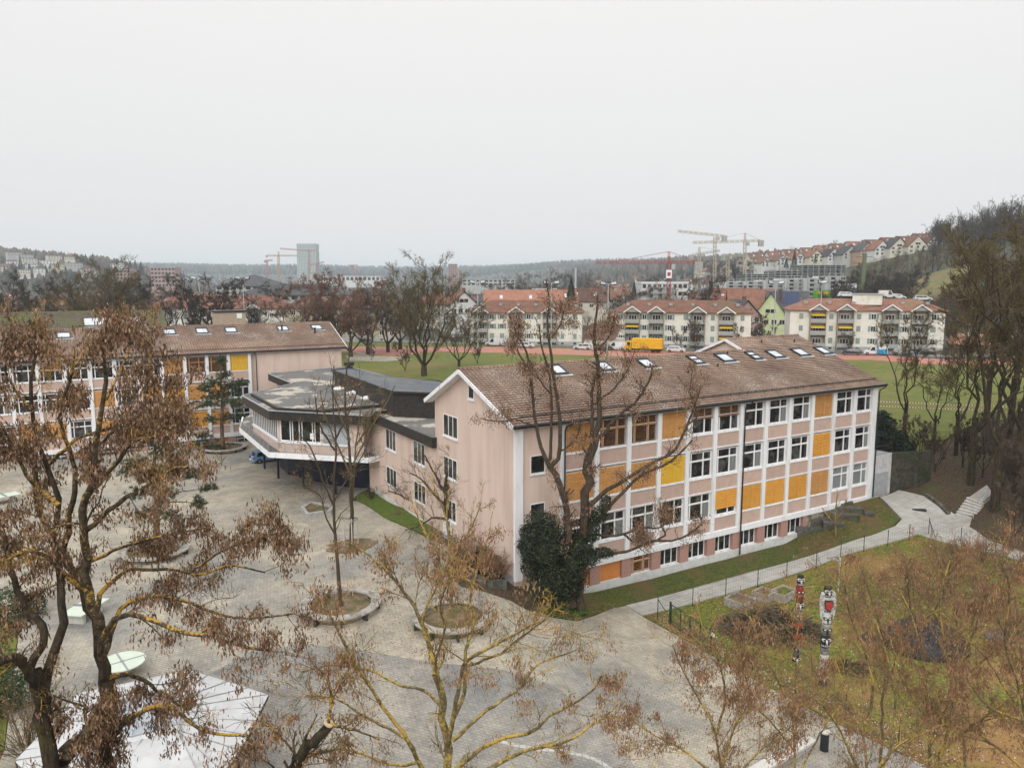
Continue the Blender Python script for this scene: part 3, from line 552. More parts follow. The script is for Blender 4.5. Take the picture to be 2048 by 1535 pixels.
# garage at the right end
m = MB(); m.box(A1 + .12, 42.75, .05, 7.5, -1.5, 4.0); ga = m.build('garage_annex', mk('stained_white_wall', (0.60, 0.60, 0.60), (0.50, 0.50, 0.50), 1.5, c3=(0.30, 0.29, 0.27), s3=1.0, t3=(.48, .75)), SB)
m = MB(); m.box(40.1, 42.3, .0, .05, .05, 2.25); m.build('garage_door', mk('grey_garage_door', (0.38, 0.39, 0.40), (0.30, 0.31, 0.32), 2), SB)
m = MB(); m.tube([(A1 + .15, .1, 4.9), (42.7, .1, 4.9), (42.7, 7, 4.9)], .03, 5); m.tube([(A1 + .15, .1, 4.5), (42.7, .1, 4.5), (42.7, 7, 4.5)], .02, 5)
for i in range(16): m.bar((A1 + .2 + i * .166, .1, 4.0), (A1 + .2 + i * .166, .1, 4.9), .02)
m.build('roof_railing', M_dkframe, SB)
# ------------------------------------------------------------------ connecting wing and hall
WG = thing('connecting_wing', 'low pink connecting wing with black fascia and gravel roof, joining the gable block', 'school building', LW(0, 13.0), ROT)
m = MB(); m.box(0.0, 9.0, .0, 15.5, -2.5, 7.0); m.build('wall', M_pink, WG)
m = MB(); m.box(-.05, 0, -.0, 14.5, -2.0, .12); m.build('plinth', M_plinth, WG)
m = MB(); m.box(-.42, -.30, -.3, 14.2, 7.02, 7.88); m.box(-.30, 9, -.3, -.2, 7.02, 7.88); m.box(-.30, 0, -.2, 14.2, 7.0, 7.1); m.build('fascia', M_fascia, WG)
m = MB(); m.box(-.30, 9.0, -.2, 14.8, 7.1, 7.55); m.build('gravel_roof', M_gravel, WG)
for b_ in (1.9, 8.3 + .0):
    for z0, z1 in ((4.93, 6.83), (1.5, 3.2)): side_window(WG, b_ + .1, b_ + 2.55, z0, z1)
for px, py in ((5.6, 2.4), (6.9, .9)):
    m = MB(); m.cyl((px, py), .75, 7.55, 7.8, 14); o = m.build('roof_dome', M_concrete, WG); m = MB()
    for i in range(4): m.cyl((px, py), [.72, .62, .45, .2][i], 7.8 + i * .12, 7.92 + i * .12, 14, r2=[.62, .45, .2, .05][i])
    m.build('dome_cap', M_frame, o)
m = MB(); m.cyl((5.0, 4.0), .12, 7.5, 8.3, 8); m.build('vent_pipe', M_dkframe, WG)
HL = thing('school_hall', 'polygonal hall with black fascia, gravel roof and white balcony over the blue car', 'hall', (0, 0, 0), 0)
def HP(u, v, z): q = P(u, v, z); return (q.x, q.y)
rz = 7.9
edge = [HP(484, 791, rz), HP(538, 821, rz), HP(632, 826, rz), HP(742, 832, rz)]
e5 = LW(.2, 27.2); edge.append((e5.x, e5.y))
bk = [LW(9, 27.2), LW(12, 45), LW(11, 66.5), ]
back = [HP(681, 739, rz), HP(536, 747, rz), HP(585, 767, rz)]
bfar = [WL(Vector((*q, 0))) for q in back]
outer = edge + [(q.x, q.y) for q in bk] + back[1:]
m = MB(); m.prism(outer, 6.98, 7.88); 
fas = m.build('fascia', M_fascia, HL)
def shrink(poly, d):
    n = len(poly); out = []; ar = sum(poly[i][0] * poly[(i + 1) % n][1] - poly[(i + 1) % n][0] * poly[i][1] for i in range(n)); sg = 1 if ar > 0 else -1
    for i in range(n):
        p0, p1, p2 = Vector(poly[i - 1]), Vector(poly[i]), Vector(poly[(i + 1) % n]); e1 = (p1 - p0).normalized(); e2 = (p2 - p1).normalized()
        n1 = Vector((-e1.y, e1.x)) * sg; n2 = Vector((-e2.y, e2.x)) * sg; b_ = (n1 + n2); b_ = b_ / max(.35, b_.dot(n1)); out.append((p1.x + b_.x * d, p1.y + b_.y * d))
    return out
ins = shrink(outer, .28)
m = MB(); m.prism(ins, 7.80, 7.895); m.build('gravel_roof', M_gravel, HL)
m = MB()
for i in range(len(outer)):
    p, q = outer[i], outer[(i + 1) % len(outer)]; m.bar((p[0], p[1], 7.93), (q[0], q[1], 7.93), .14, .09)
m.build('roof_edge_trim', M_zinc, HL)
inner = [HP(501, 787, 8.15), HP(554, 816, 8.15), HP(638, 821, 8.15), HP(778, 808, 8.15), HP(760, 796, 8.15), HP(678, 768, 8.15), HP(585, 775, 8.15)]
m = MB(); m.prism(inner, 7.9, 8.2); m.build('roof_upstand', M_fascia, HL)
m = MB(); m.prism(shrink(inner, .18), 8.18, 8.23); m.build('raised_gravel_roof', M_gravel, HL)
for u_, v_ in ((679, 778), (706, 787), (736, 797)):
    q = P(u_, v_, 8.25); mm_ = Matrix.Translation(q) @ Matrix.Rotation(ROT, 4, 'Z'); m = MB(); m.box(-.6, .6, -.6, .6, -.1, .10, M=mm_); o = m.build('roof_light', M_frame, HL)
    m = MB(); top = mm_ @ Vector((0, 0, .40)); cs = [mm_ @ Vector(c) for c in ((-.6, -.6, .10), (.6, -.6, .10), (.6, .6, .10), (-.6, .6, .10))]
    for i in range(4): m.tri(tuple(cs[i]), tuple(cs[(i + 1) % 4]), tuple(top))
    m.build('dome_cap', M_frame, o)
# hall walls
hw = shrink(outer, .95)
m = MB(); m.prism(hw, 3.4, 7.0); m.build('wall', M_pink, HL)
def on_edge(p, q, f): return (p[0] + (q[0] - p[0]) * f, p[1] + (q[1] - p[1]) * f)
def ribbon(p, q, f0, f1, z0, z1, n, out=.03, name='window', widths=None, parent=HL, glass=None):
    pa = Vector((*on_edge(p, q, f0), 0)); pb = Vector((*on_edge(p, q, f1), 0)); d = (pb - pa); L = d.length; d.normalize(); nn = Vector((d.y, -d.x, 0)) * out
    M = Matrix.Translation(pa + nn) @ Matrix(((d.x, -d.y, 0, 0), (d.y, d.x, 0, 0), (0, 0, 1, 0), (0, 0, 0, 1)))
    si = MB(); si.box(-.05, L + .05, -.12, .02, z0 - .2, z0, M=M); o = si.build(name, M_white, parent); fr = MB(); t = .1
    fr.box(0, L, -.04, .03, z0, z0 + t, M=M); fr.box(0, L, -.04, .03, z1 - t, z1, M=M)
    xs = widths or [i / n for i in range(n + 1)]
    for x in xs: xx = x * (L - t); fr.box(xx, xx + t, -.05, .03, z0 + t, z1 - t, M=M)
    fr.build('frame', M_frame, o); g = MB(); g.box(t, L - t, .0, .015, z0 + t, z1 - t, M=M); g.build('pane', glass or M_glass, o); return M, L, o
i0 = 0
ribbon(hw[0], hw[1], .04, .985, 4.75, 6.9, 14)
ribbon(hw[1], hw[2], .05, .99, 4.75, 6.9, 4, widths=[0, .24, .30, .47, .54, .80, .86, 1])
M, L, o = ribbon(hw[2], hw[3], .03, .70, 4.75, 6.9, 6)
bl = MB()
for i in range(26): z = 4.82 + i * .078; bl.add([tuple(M @ Vector(p)) for p in ((.05, -.13, z), (L - .05, -.13, z), (L - .05, -.09, z + .07), (.05, -.09, z + .07))], [(0, 1, 2, 3)])
bl.build('blind', M_zinc, o)
pn = Vector((*on_edge(hw[1], hw[2], .74), 0)); m = MB(); dd = (Vector(hw[2]) - Vector(hw[1])).normalized(); nn = Vector((dd.y, -dd.x, 0))
a_ = pn + nn * .1; m.quad((a_.x, a_.y, 5.1), (a_.x + dd.x * .42, a_.y + dd.y * .42, 5.1), (a_.x + dd.x * .42, a_.y + dd.y * .42, 5.7), (a_.x, a_.y, 5.7)); m.build('paper_notice', M_frame, HL)
# balcony
bo = [HP(480, 863, 3.35), HP(538, 913, 3.35), HP(737, 924, 3.35), HP(763, 919, 3.35)]
binn = [(LW(0, 29.2).x, LW(0, 29.2).y), (LW(5, 45).x, LW(5, 45).y), (LW(-3, 60).x, LW(-3, 60).y), HP(486, 840, 3.35)]
bal = bo + binn
m = MB(); m.prism(bal, 3.3, 3.62); m.build('balcony_slab', M_gravel, HL)
m = MB()
for i in range(3):
    p, q = bo[i], bo[i + 1]; m.bar((p[0], p[1], 3.55), (q[0], q[1], 3.55), .16, .52)
p, q = bo[0], binn[-1]; m.bar((p[0], p[1], 3.55), (q[0], q[1], 3.55), .16, .52)
m.build('balcony_parapet', M_white, HL)
m = MB()
for i in range(3):
    p, q = Vector((*bo[i], 0)), Vector((*bo[i + 1], 0)); L = (q - p).length; n = int(L / .22)
    for zz in (4.75,): m.tube([(p.x, p.y, zz), (q.x, q.y, zz)], .025, 5)
    for j in range(n + 1): c = p.lerp(q, j / n); m.bar((c.x, c.y, 3.7), (c.x, c.y, 4.75), .018 if j % 8 else .05)
m.build('balcony_railing', M_greymetal, HL)
# undercroft
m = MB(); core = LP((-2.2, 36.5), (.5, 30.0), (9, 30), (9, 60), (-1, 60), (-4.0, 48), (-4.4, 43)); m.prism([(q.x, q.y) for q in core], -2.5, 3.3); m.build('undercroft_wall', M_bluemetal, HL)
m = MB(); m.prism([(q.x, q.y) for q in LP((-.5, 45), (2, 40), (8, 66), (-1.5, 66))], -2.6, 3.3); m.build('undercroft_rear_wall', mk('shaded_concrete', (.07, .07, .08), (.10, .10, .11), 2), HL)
for a_, b_ in ((-5.9, 47.7), (-5.8, 41.7), (-4.6, 36.0), (-2.6, 31.5)):
    g = LG(a_, b_); m = MB(); m.cyl((g.x, g.y), .13, g.z - .1, 3.3, 12); m.build('pillar', M_bluemetal, HL)
# assembly hall with dark roof behind
AH = thing('assembly_hall', 'dark blue-grey low pitched roof of the taller assembly hall behind the gravel roofs', 'hall', (0, 0, 0), 0)
za_ = 10.0
ah = [HP(668, 741, za_), HP(786, 783, za_), HP(866, 786, za_), HP(906, 776, za_), HP(876, 762, za_), HP(785, 757, za_), HP(700, 737, za_)]
m = MB(); m.prism(ah, 7.2, 10.0); m.build('wall', M_fascia, AH)
cx_ = sum(p[0] for p in ah) / 7; cy_ = sum(p[1] for p in ah) / 7
m = MB(); rp0 = [(p[0] + (p[0] - cx_) * .03, p[1] + (p[1] - cy_) * .03, 10.0) for p in ah]; rid = [(ah[5][0] * .55 + cx_ * .45, ah[5][1] * .55 + cy_ * .45, 10.28)]
m.add(rp0 + rid, [(i, (i + 1) % 7, 7) for i in range(7)]); m.build('roof', M_bitumen, AH)
m = MB()
for i in range(7): m.bar(rp0[i], rp0[(i + 1) % 7], .12, .2)
m.build('fascia', M_fascia, AH)
q = P(698, 733, 8.3); m = MB(); m.cyl((q.x, q.y), .5, 7.9, 8.3, 12, r2=.6); m.cyl((q.x, q.y), .75, 8.5, 9.0, 14); m.cyl((q.x, q.y), .2, 8.2, 8.6, 8); m.build('extractor_cowl', M_fascia, HL)
# ------------------------------------------------------------------ left classroom building
LB0 = LW(0, 66.9)
LBt = thing('classroom_building', 'long pink classroom block with a white pillar grid across the courtyard at far left', 'school building', LB0, ROT)
xe = -2.2; xl = -62.0
m = MB(); m.box(xl, 10.3, .45, 13, -2.6, 10.9); m.box(xe, 10.3, .1, .45, -2.6, 10.6); m.add([(xl, 0, 10.85), (xl, 7.4, 14.05), (xl, 13, 10.85), (10.3, .1, 10.85), (10.3, 7.4, 14.05), (10.3, 13, 10.85)], [(0, 1, 4, 3), (1, 2, 5, 4), (3, 4, 5), (2, 1, 0)]); m.build('wall', M_pink, LBt)
m = MB(); m.box(xl, xe, -.1, .47, -.95, -.4); m.build('floor_beam', M_white, LBt)
m = MB(); m.box(xl, 10.9, -.14, .45, 10.55, 10.86); m.build('eaves_board', M_white, LBt)
m = MB(); m.box(xl, xe, -.02, .47, -2.8, -2.2); m.build('plinth', M_concrete, LBt)
PB2 = 2.8; rows2 = [(8.25, 10.4), (4.5, 6.65), (.8, 2.95)]
sp2 = {0: ['full Y', 'tilt B', 'tilt B', 'full O', 'open', 'open', 'open', 'open', 'upper O', 'open', 'open', 'upper O', 'open', 'open'],
       1: ['open', 'full O', 'full O', 'full A', 'full A', 'open', 'full O', 'open', 'open', 'open', 'part', 'open', 'open', 'open'],
       2: ['open', 'full O', 'full A', 'open', 'full O', 'full A', 'full O', 'open', 'full O', 'full A', 'open', 'full O', 'full A', 'open']}
for k in range(15):
    a_ = -3.0 - PB2 * k; m = MB(); m.box(a_ - .2, a_ + .2, -.08, .46, -.4, 10.55); m.build('pilaster', M_white, LBt)
    if k == 14: break
    for r in range(3):
        z0, z1 = rows2[r]; s_ = sp2[r][k].split(); x_ = a_ - PB2 + .2; w_ = PB2 - .4
        put_window(LBt, 'lb', (x_, .25, z0), w_, z1 - z0, s_[0], BM[s_[1]] if len(s_) > 1 else None)
        m = MB(); m.box(x_, x_ + w_, .08, .45, z0 - 1.22, z0 - .12); m.build('spandrel_panel', M_panel, LBt)
        m = MB(); m.box(x_, x_ + w_, .02, .45, z0 - .12, z0 - .09); m.box(x_, x_ + w_, .02, .45, z0 - 1.34, z0 - 1.22); m.build('sill_band', M_white, LBt)
    m = MB(); m.box(a_ - .5, a_ + .5, .02, .46, -2.2, -.95); m.build('basement_pier', M_pier, LBt)
    put_window(LBt, 'lbb', (a_ - PB2 + .5, .33, -2.1), PB2 - 1.0, 1.1, 'full' if k in (1, 7) else 'open', M_orange)
m = tiled_slope('r', LBt, xl, 11.0, -.45, 10.9, 7.4, 14.2, M_tiles); m2 = tiled_slope('r', LBt, xl, 11.0, 13.5, 10.9, 7.4, 14.2, M_tiles); m.add(m2.v, m2.f); m.build('roof', M_tiles, LBt)
m = MB(); m.bar((11.02, -.5, 10.8), (11.02, 7.4, 14.08), .08, .28); m.bar((11.02, 7.4, 14.08), (11.02, 13.5, 10.8), .08, .28); m.build('barge_board', M_white, LBt)
m = MB(); m.tube([(xl, 7.4, 14.24), (11.0, 7.4, 14.24)], .11, 6); m.build('ridge_tiles', M_tiles, LBt)
m = MB(); m.tube([(xl, -.5, 10.85), (11.0, -.5, 10.85)], .085, 7); m.build('gutter', M_dkframe, LBt)
m = MB(); m.tube([(xl, .3, 11.35), (10.8, .3, 11.35)], .03, 5); m.build('snow_guard', M_dkframe, LBt)
m = MB(); m.tube([(-2.5, -.5, 10.8), (-2.1, -.1, 10.4), (-2.1, -.0, -2)], .06, 7); m.build('downpipe', M_dkframe, LBt)
s2 = (14.2 - 10.9) / 7.85
for u_, v_ in ((52, 666), (122, 662), (262, 661), (318, 658), (378, 656), (434, 655), (531, 652), (600, 651)):
    z_ = 13.4; q = WL(P(u_, v_, z_)); a_ = q[0] + .15; skylight(LBt, a_ - .8, a_ + .8, 4.9, 6.4, sl0=s2, ze=10.9, ye=-.45)
m = MB()
for a_, b_ in ((3.0, 5.2), (7.6, 4.0)): zz = 10.9 + s2 * (b_ + .45); m.cyl((a_, b_), .13, zz, zz + .7, 8); m.cyl((a_, b_), .2, zz + .7, zz + .85, 8)
m.build('vent_pipes', M_dkframe, LBt)
# roof box and gym behind
q = P(466, 645, 13.2); BX = thing('rooftop_plant_room', 'small beige plant room with grey vent grille poking above the left tiled roof', 'plant room', (q.x, q.y, 0), ROT)
m = MB(); m.box(-2.6, 2.6, 1.5, 5, 10, 15.05); m.build('wall', mk('beige_render', (.40, .31, .23), (.45, .36, .28), 2), BX); m = MB(); m.box(-2.8, 2.8, 1.3, 5.2, 15.05, 15.3); m.build('roof', M_dkframe, BX); m = MB(); m.box(1.0, 1.9, 1.45, 1.5, 13.9, 14.8); m.build('grille', M_frame, BX)
q = P(315, 619, 16.2); ga_, gb_ = WL(q)
GY = thing('gym_building', 'gym block with mossy tile roof and long glass rooflight behind the left classroom roof', 'gym', LW(ga_, gb_), ROT)
m = MB(); m.box(-60, 0, -8.5, 8.5, -2, 12.6); m.add([(0, -8.5, 12.6), (0, 8.5, 12.6), (0, 0, 16.0)], [(0, 1, 2)]); m.build('wall', mk('dim_beige_wall', (.30, .27, .22), (.35, .31, .25), 1), GY)
m = tiled_slope('r', GY, -60, .6, -9, 12.6, 0, 16.2, M_moss, step=.34); m2 = tiled_slope('r', GY, -60, .6, 9, 12.6, 0, 16.2, M_moss, step=.34); m.add(m2.v, m2.f); m.build('roof', M_moss, GY)
skyl = [WL(P(u_, v_, 14.4)) for u_, v_ in ((168, 650), (285, 645))]
skylight(GY, skyl[0][0] - ga_, skyl[1][0] - ga_, -5.2, -2.6, sl0=3.6 / 9, ze=12.6, ye=-9)
# ------------------------------------------------------------------ courtyard furniture
def px2m(px, depth): return px * depth / FPX
def ring_bench(u, v, ru, label, dzc=0.0):
    g = PG(u, v + 9); d = g.y; R_ = px2m(ru, d); c = P(u, v, g.z + .45); c.z = g.z
    t = thing('ring_bench', label, 'bench', (c.x, c.y, g.z + .03), ROT, 'round wooden benches in the courtyard')
    m = MB(); n = 48
    for k in range(5):
        ro = R_ - k * .125; ri = ro - .108
        vs = []; fs = []
        for i in range(n):
            a = 2 * pi * i / n; 
            for r_, z_ in ((ro, .40), (ro, .50), (ri, .50), (ri, .40)): vs.append((r_ * cos(a), r_ * sin(a), z_))
        for i in range(n):
            if i % 6 == 0 and False: continue
            j = (i + 1) % n
            for q in range(4): fs.append((i * 4 + q, i * 4 + (q + 1) % 4, j * 4 + (q + 1) % 4, j * 4 + q))
        m.add(vs, fs)
    m.build('seat', M_oldwood, t)
    for i in range(9):
        a = 2 * pi * (i + .3) / 9; M = Matrix.Rotation(a, 4, 'Z'); m = MB(); m.box(R_ - .46, R_ - .06, -.07, .07, -.15, .41, M=M); m.build('leg', MATS['dark_wood'], t)
    k = 40; poly = [(c.x + (R_ - .55) * cos(2 * pi * i / k), c.y + (R_ - .55) * sin(2 * pi * i / k)) for i in range(k)]
    drape('planting_soil', poly, M_soil, .07, .8)
    return t, c
mk('dark_wood', (.045, .035, .028), (.08, .065, .05), 5)
R1, c1 = ring_bench(681, 1206, 83, 'round wooden bench around the single tall young tree in mid courtyard')
R2, c2 = ring_bench(904, 1231, 84, 'round wooden bench nearest the corner of the gable block')
R3, c3 = ring_bench(309, 1098, 69, 'round wooden bench around the dark pine in the left courtyard')
R4, c4 = ring_bench(447, 893, 46, 'round wooden bench farthest back, around the pine by the left block')
# planter trough
pts = [PG(602, 1026), PG(613, 1040), PG(663, 1031), PG(668, 1022), PG(622, 1014)]
cz = sum(p.z for p in pts) / 5
t = thing('concrete_planter', 'angular concrete planter trough with dead plants in front of the hall', 'planter', (pts[0].x, pts[0].y, cz), 0)
pl = [(p.x - pts[0].x, p.y - pts[0].y) for p in pts]; ctr = (sum(p[0] for p in pl) / 5, sum(p[1] for p in pl) / 5)
m = MB()
inn = [(ctr[0] + (p[0] - ctr[0]) * .78, ctr[1] + (p[1] - ctr[1]) * .78) for p in pl]
for i in range(5):
    j = (i + 1) % 5; a, b, c_, d_ = pl[i], pl[j], inn[j], inn[i]
    m.add([(a[0], a[1], -.1), (b[0], b[1], -.1), (b[0], b[1], .6), (a[0], a[1], .6), (c_[0], c_[1], .6), (d_[0], d_[1], .6), (c_[0], c_[1], .4), (d_[0], d_[1], .4)], [(0, 1, 2, 3), (3, 2, 4, 5), (5, 4, 6, 7)])
m.build('trough', M_concrete, t); m = MB(); m.prism(inn, .2, .47); m.build('soil', M_soil, t)
# tree guard
def tree_guard(g, h, w, label, tri=True, group=None):
    t = thing('tree_guard', label, 'tree guard', (g.x, g.y, g.z), .3, group)
    ps = [(w * cos(a), w * sin(a)) for a in (-pi / 2, pi / 6, 5 * pi / 6)]
    for p in ps[:3 if tri else 1]:
        m = MB(); m.tube([(p[0], p[1], -.1), (p[0], p[1], h)], .05, 7); m.build('stake', M_palestone, t)
    m = MB()
    for i in range(3): p, q = ps[i], ps[(i + 1) % 3]; m.bar((p[0] * 1.15, p[1] * 1.15, h - .25), (q[0] * 1.15, q[1] * 1.15, h - .25), .06, .12)
    m.build('cross_rail', M_oldwood, t); return t
g = PG(703, 1092); tree_guard(g, 2.5, .65, 'pale three post guard around the young tree before the hall')
kk = [(g.x + 2.0 * cos(i / 20 * 2 * pi) * (1 + .15 * sin(i * 2.3)), g.y + 1.9 * sin(i / 20 * 2 * pi)) for i in range(20)]
drape('planting_soil', kk, M_soil, .06, .8)
GUARD = g
g = P(1667, 1177, -2.25); g = PG(1667, 1177)
tree_guard(g, 2.6, .5, 'single white stake with a triangular frame on the garden lawn', tri=False)
# outdoor tables
def round_table(u, v, ru, label):
    g = PG(u, v + 18); d = g.y; R_ = px2m(ru, d) ; t = thing('round_table', label, 'table', (g.x, g.y, g.z + .02), .5)
    m = MB(); m.cyl((0, 0), R_, .70, .76, 40); m.build('table_top', mk('pale_green_top', (.50, .56, .47), (.55, .61, .52), 2), t)
    m = MB(); M = Matrix.Rotation(.2, 4, 'Z'); m.box(-R_, R_, -.05, .05, .765, .775, M=M); m.box(-.05, .05, -R_, -.051, .766, .776, M=M); m.box(-.05, .05, .051, R_, .766, .776, M=M); m.cyl((0, 0), .1, .775, .80, 10); m.build('divider', M_greymetal, t)
    m = MB(); m.cyl((0, 0), .45, -.1, .70, 16); m.build('base', M_concrete, t)
round_table(246, 1330, 46, 'round pale green table with a cross of metal dividers')
def tt_table(u, v, rz, label):
    g = PG(u, v); t = thing('table_tennis_table', label, 'table', (g.x, g.y, g.z + .02), rz, 'white green stone table tennis tables')
    m = MB(); m.box(-1.37, 1.37, -.76, .76, .70, .77); m.build('table_top', MATS['pale_green_top'], t)
    m = MB(); m.box(-.02, .02, -.8, .8, .77, .92); m.build('net', M_greymetal, t)
    for x in (-.8, .8): m = MB(); m.box(x - .12, x + .12, -.5, .5, -.1, .70); m.build('leg', M_palestone, t)
tt_table(172, 1235, 1.45, 'pale table tennis table behind the forked trunk of the big left tree'); tt_table(8, 1005, .9, 'pale table tennis table cut off by the left edge of the photo')
# canopy pavilion at lower left
zr0, zr1, zr2 = 1.2, 2.0, 2.9
op = [(30, 1520), (105, 1442), (155, 1386), (378, 1338), (537, 1388), (481, 1500), (430, 1610), (90, 1640)]
ip = [(224, 1441), (243, 1409), (322, 1390), (366, 1414), (354, 1459), (262, 1484)]
O_ = [P(u, v, zr0) for u, v in op]; I_ = [P(u, v, zr1) for u, v in ip]
cc = sum((p for p in I_), Vector()) / 6
t = thing('canopy_pavilion', 'white many sided canopy roof with a glass centre at lower left', 'pavilion', (cc.x, cc.y, hz(cc.x, cc.y)), 0)
off = Vector((cc.x, cc.y, hz(cc.x, cc.y)))
O_ = [p - off for p in O_]; I_ = [p - off for p in I_]; ap = Vector((0, 0, zr2 - off.z))
pair = [5, 0, 1, 2, 3, 4, 4, 5]                      # which inner vertex each outer vertex goes to
m = MB(); rb = MB()
for i in range(8):
    j = (i + 1) % 8; a, b = O_[i], O_[j]; c_, d_ = I_[pair[j]], I_[pair[i]]
    if pair[i] == pair[j]: m.tri(tuple(a), tuple(b), tuple(c_))
    else: m.quad(tuple(a), tuple(b), tuple(c_), tuple(d_))
    dn = Vector((0, 0, -.18)); m.quad(tuple(a + dn), tuple(b + dn), tuple(b), tuple(a), 1)
    k = 4 if pair[i] != pair[j] else 2
    for q in range(k):
        f = q / k; s_ = a.lerp(b, f); e_ = d_.lerp(c_, f); rb.bar(s_ + Vector((0, 0, .02)), e_ + Vector((0, 0, .02)), .03, .03)
m.build('roof', [mk('white_sheet_roof', (.52, .52, .52), (.45, .45, .45), 1.2, c3=(.32, .31, .29), s3=.9, t3=(.52, .8)), M_dkframe], t)
rb.build('seam', M_greymetal, t)
m = MB(); u6 = [p + Vector((0, 0, .25)) for p in I_]
for i in range(6):
    j = (i + 1) % 6; m.quad(tuple(I_[i]), tuple(I_[j]), tuple(u6[j]), tuple(u6[i]))
m.build('skylight_kerb', M_white, t)
m = MB(); mb2 = MB()
for i in range(6):
    j = (i + 1) % 6; m.tri(tuple(u6[i]), tuple(u6[j]), tuple(ap)); mb2.bar(u6[i] + Vector((0, 0, .02)), ap + Vector((0, 0, .02)), .06); mb2.bar(u6[i] + Vector((0, 0, .02)), u6[j] + Vector((0, 0, .02)), .07)
m.build('skylight_glass', mk('grey_roof_glass', (.22, .25, .28), (.34, .37, .40), .6, rough=.08, spec=.8), t); mb2.build('skylight_bars', M_zinc, t)
for i in range(8):
    p = O_[i] * .8; p2 = p.copy(); m = MB(); m.tube([(p.x, p.y, -.3), (p.x, p.y, zr0 - off.z + .1)], .09, 8); m.build('column', M_greymetal, t)
# pale stone arc in the paving
arc = [(985, 1480), (1030, 1491), (1080, 1499), (1130, 1503), (1170, 1512), (1200, 1524), (1230, 1545), (1255, 1575)]
A_ = [PG(*q) for q in arc]; lft = []; rgt = []
for i, p in enumerate(A_):
    d_ = (A_[min(i + 1, 7)] - A_[max(i - 1, 0)]); n_ = Vector((-d_.y, d_.x, 0)).normalized() * .12; lft.append(p + n_); rgt.append(p - n_)
drape('stone_channel', lft + rgt[::-1], mk('pale_channel_stones', (.43, .41, .37), (.50, .48, .44), 2, extra=brickmix(.35, .5, (1, 1, 1), (.9, .9, .9), (.4, .4, .4), .03)), .05, .6)
# bollard lamp and concrete bench wall
g = PG(1648, 1500); t = thing('bollard_light', 'black cylinder bollard light with pale top at lower right', 'bollard', (g.x, g.y, g.z), 0)
m = MB(); m.cyl((0, 0), .2, -.1, .95, 20); m.build('post', M_dkframe, t); m = MB(); m.cyl((0, 0), .225, .95, 1.02, 20); m.build('cap', M_palestone, t)
a, b = PG(1622, 1492), PG(1470, 1575)
t = thing('concrete_bench', 'long pale concrete bench wall running out of the bottom edge', 'bench', (a.x, a.y, a.z), atan2(b.y - a.y, b.x - a.x)); L = (b - a).length
m = MB(); m.box(0, L, -.3, .3, .38, .5); m.build('seat', M_palestone, t); m = MB(); m.box(.1, L, -.22, .22, -.2, .38); m.build('base', M_concrete, t)
# ------------------------------------------------------------------ fence, gate
FG = 'green fence posts round the school garden'
ptop = [(1315, 1240), (1385, 1213), (1451, 1195), (1515, 1175), (1573, 1155), (1632, 1137), (1681, 1114), (1727, 1104), (1775, 1093), (1818, 1081), (1857, 1068), (1921, 1088), (1990, 1110), (2046, 1133), (1590, 1385), (1690, 1440), (1797, 1490), (1505, 1340)]
FP = []
lbl = ['at the path corner by the gate', 'second from the gate along the slab path', 'third from the gate along the slab path', 'fourth from the gate along the slab path', 'fifth from the gate along the slab path', 'sixth from the gate along the slab path', 'seventh from the gate along the slab path', 'eighth from the gate along the slab path', 'ninth from the gate along the slab path', 'last before the braced corner', 'with two braces at the path junction', 'first beyond the braced corner', 'second beyond the braced corner', 'third beyond the braced corner, by the right edge', 'left of the totem poles beside the paving', 'below the white totem pole beside the paving', 'nearest the bottom edge beside the paving', 'just beyond the end of the gate']
for i, (u, v) in enumerate(ptop):
    g = PG(u, v); FP.append(g); t = thing('fence_post', 'green metal fence post ' + lbl[i], 'fence post', (g.x, g.y, g.z), ROT, FG)
    m = MB(); m.cyl((0, 0), .03, -.1, 1.45 if i else 1.75, 8); m.cyl((0, 0), .04, 1.45 if i else 1.75, 1.48 if i else 1.78, 8); m.build('post', M_green, t)
    if i == 10:
        for a in (-2.0, .2): m = MB(); m.tube([(0, 0, 1.3), (cos(a) * .95, sin(a) * .95, -.05)], .025, 6); m.build('brace', M_green, t)
    if i == 0: m = MB(); m.tube([(0, 0, 1.5), (0.05, -.75, .9)], .025, 6); m.build('brace', M_green, t)
def wires(seq, label):
    t = MB(); 
    for i in range(len(seq) - 1):
        p, q = seq[i], seq[i + 1]; n = int((q - p).length / .25)
        for z in (.1, 1.38): t.bar(p + Vector((0, 0, z)), q + Vector((0, 0, z)), .008)
        for z in (.35, .6, .85, 1.1): t.bar(p + Vector((0, 0, z)), q + Vector((0, 0, z)), .004)
        for j in range(1, n): c = p.lerp(q, j / n); t.bar(c + Vector((0, 0, .1)), c + Vector((0, 0, 1.38)), .004)
    o = t.build('wire_fence', M_mesh); tag(o, label, 'fence')
wires(FP[0:11], 'thin green wire fence along the slab path'); wires([FP[10]] + FP[11:14], 'thin green wire fence along the right hand path'); wires([FP[17], FP[14], FP[15], FP[16], PG(1925, 1540)], 'thin green wire fence between paving and totem poles')
ga_, gb_, gm_ = PG(1340, 1248), PG(1419, 1302), PG(1378, 1274)
t = thing('garden_gate', 'double leaf green mesh gate between paving and garden', 'gate', (ga_.x, ga_.y, ga_.z), atan2(gb_.y - ga_.y, gb_.x - ga_.x)); L = (gb_ - ga_).length + .1
for x in (0, L): m = MB(); m.box(x - .05, x + .05, -.05, .05, -.1, 1.6); m.build('post', M_green, t)
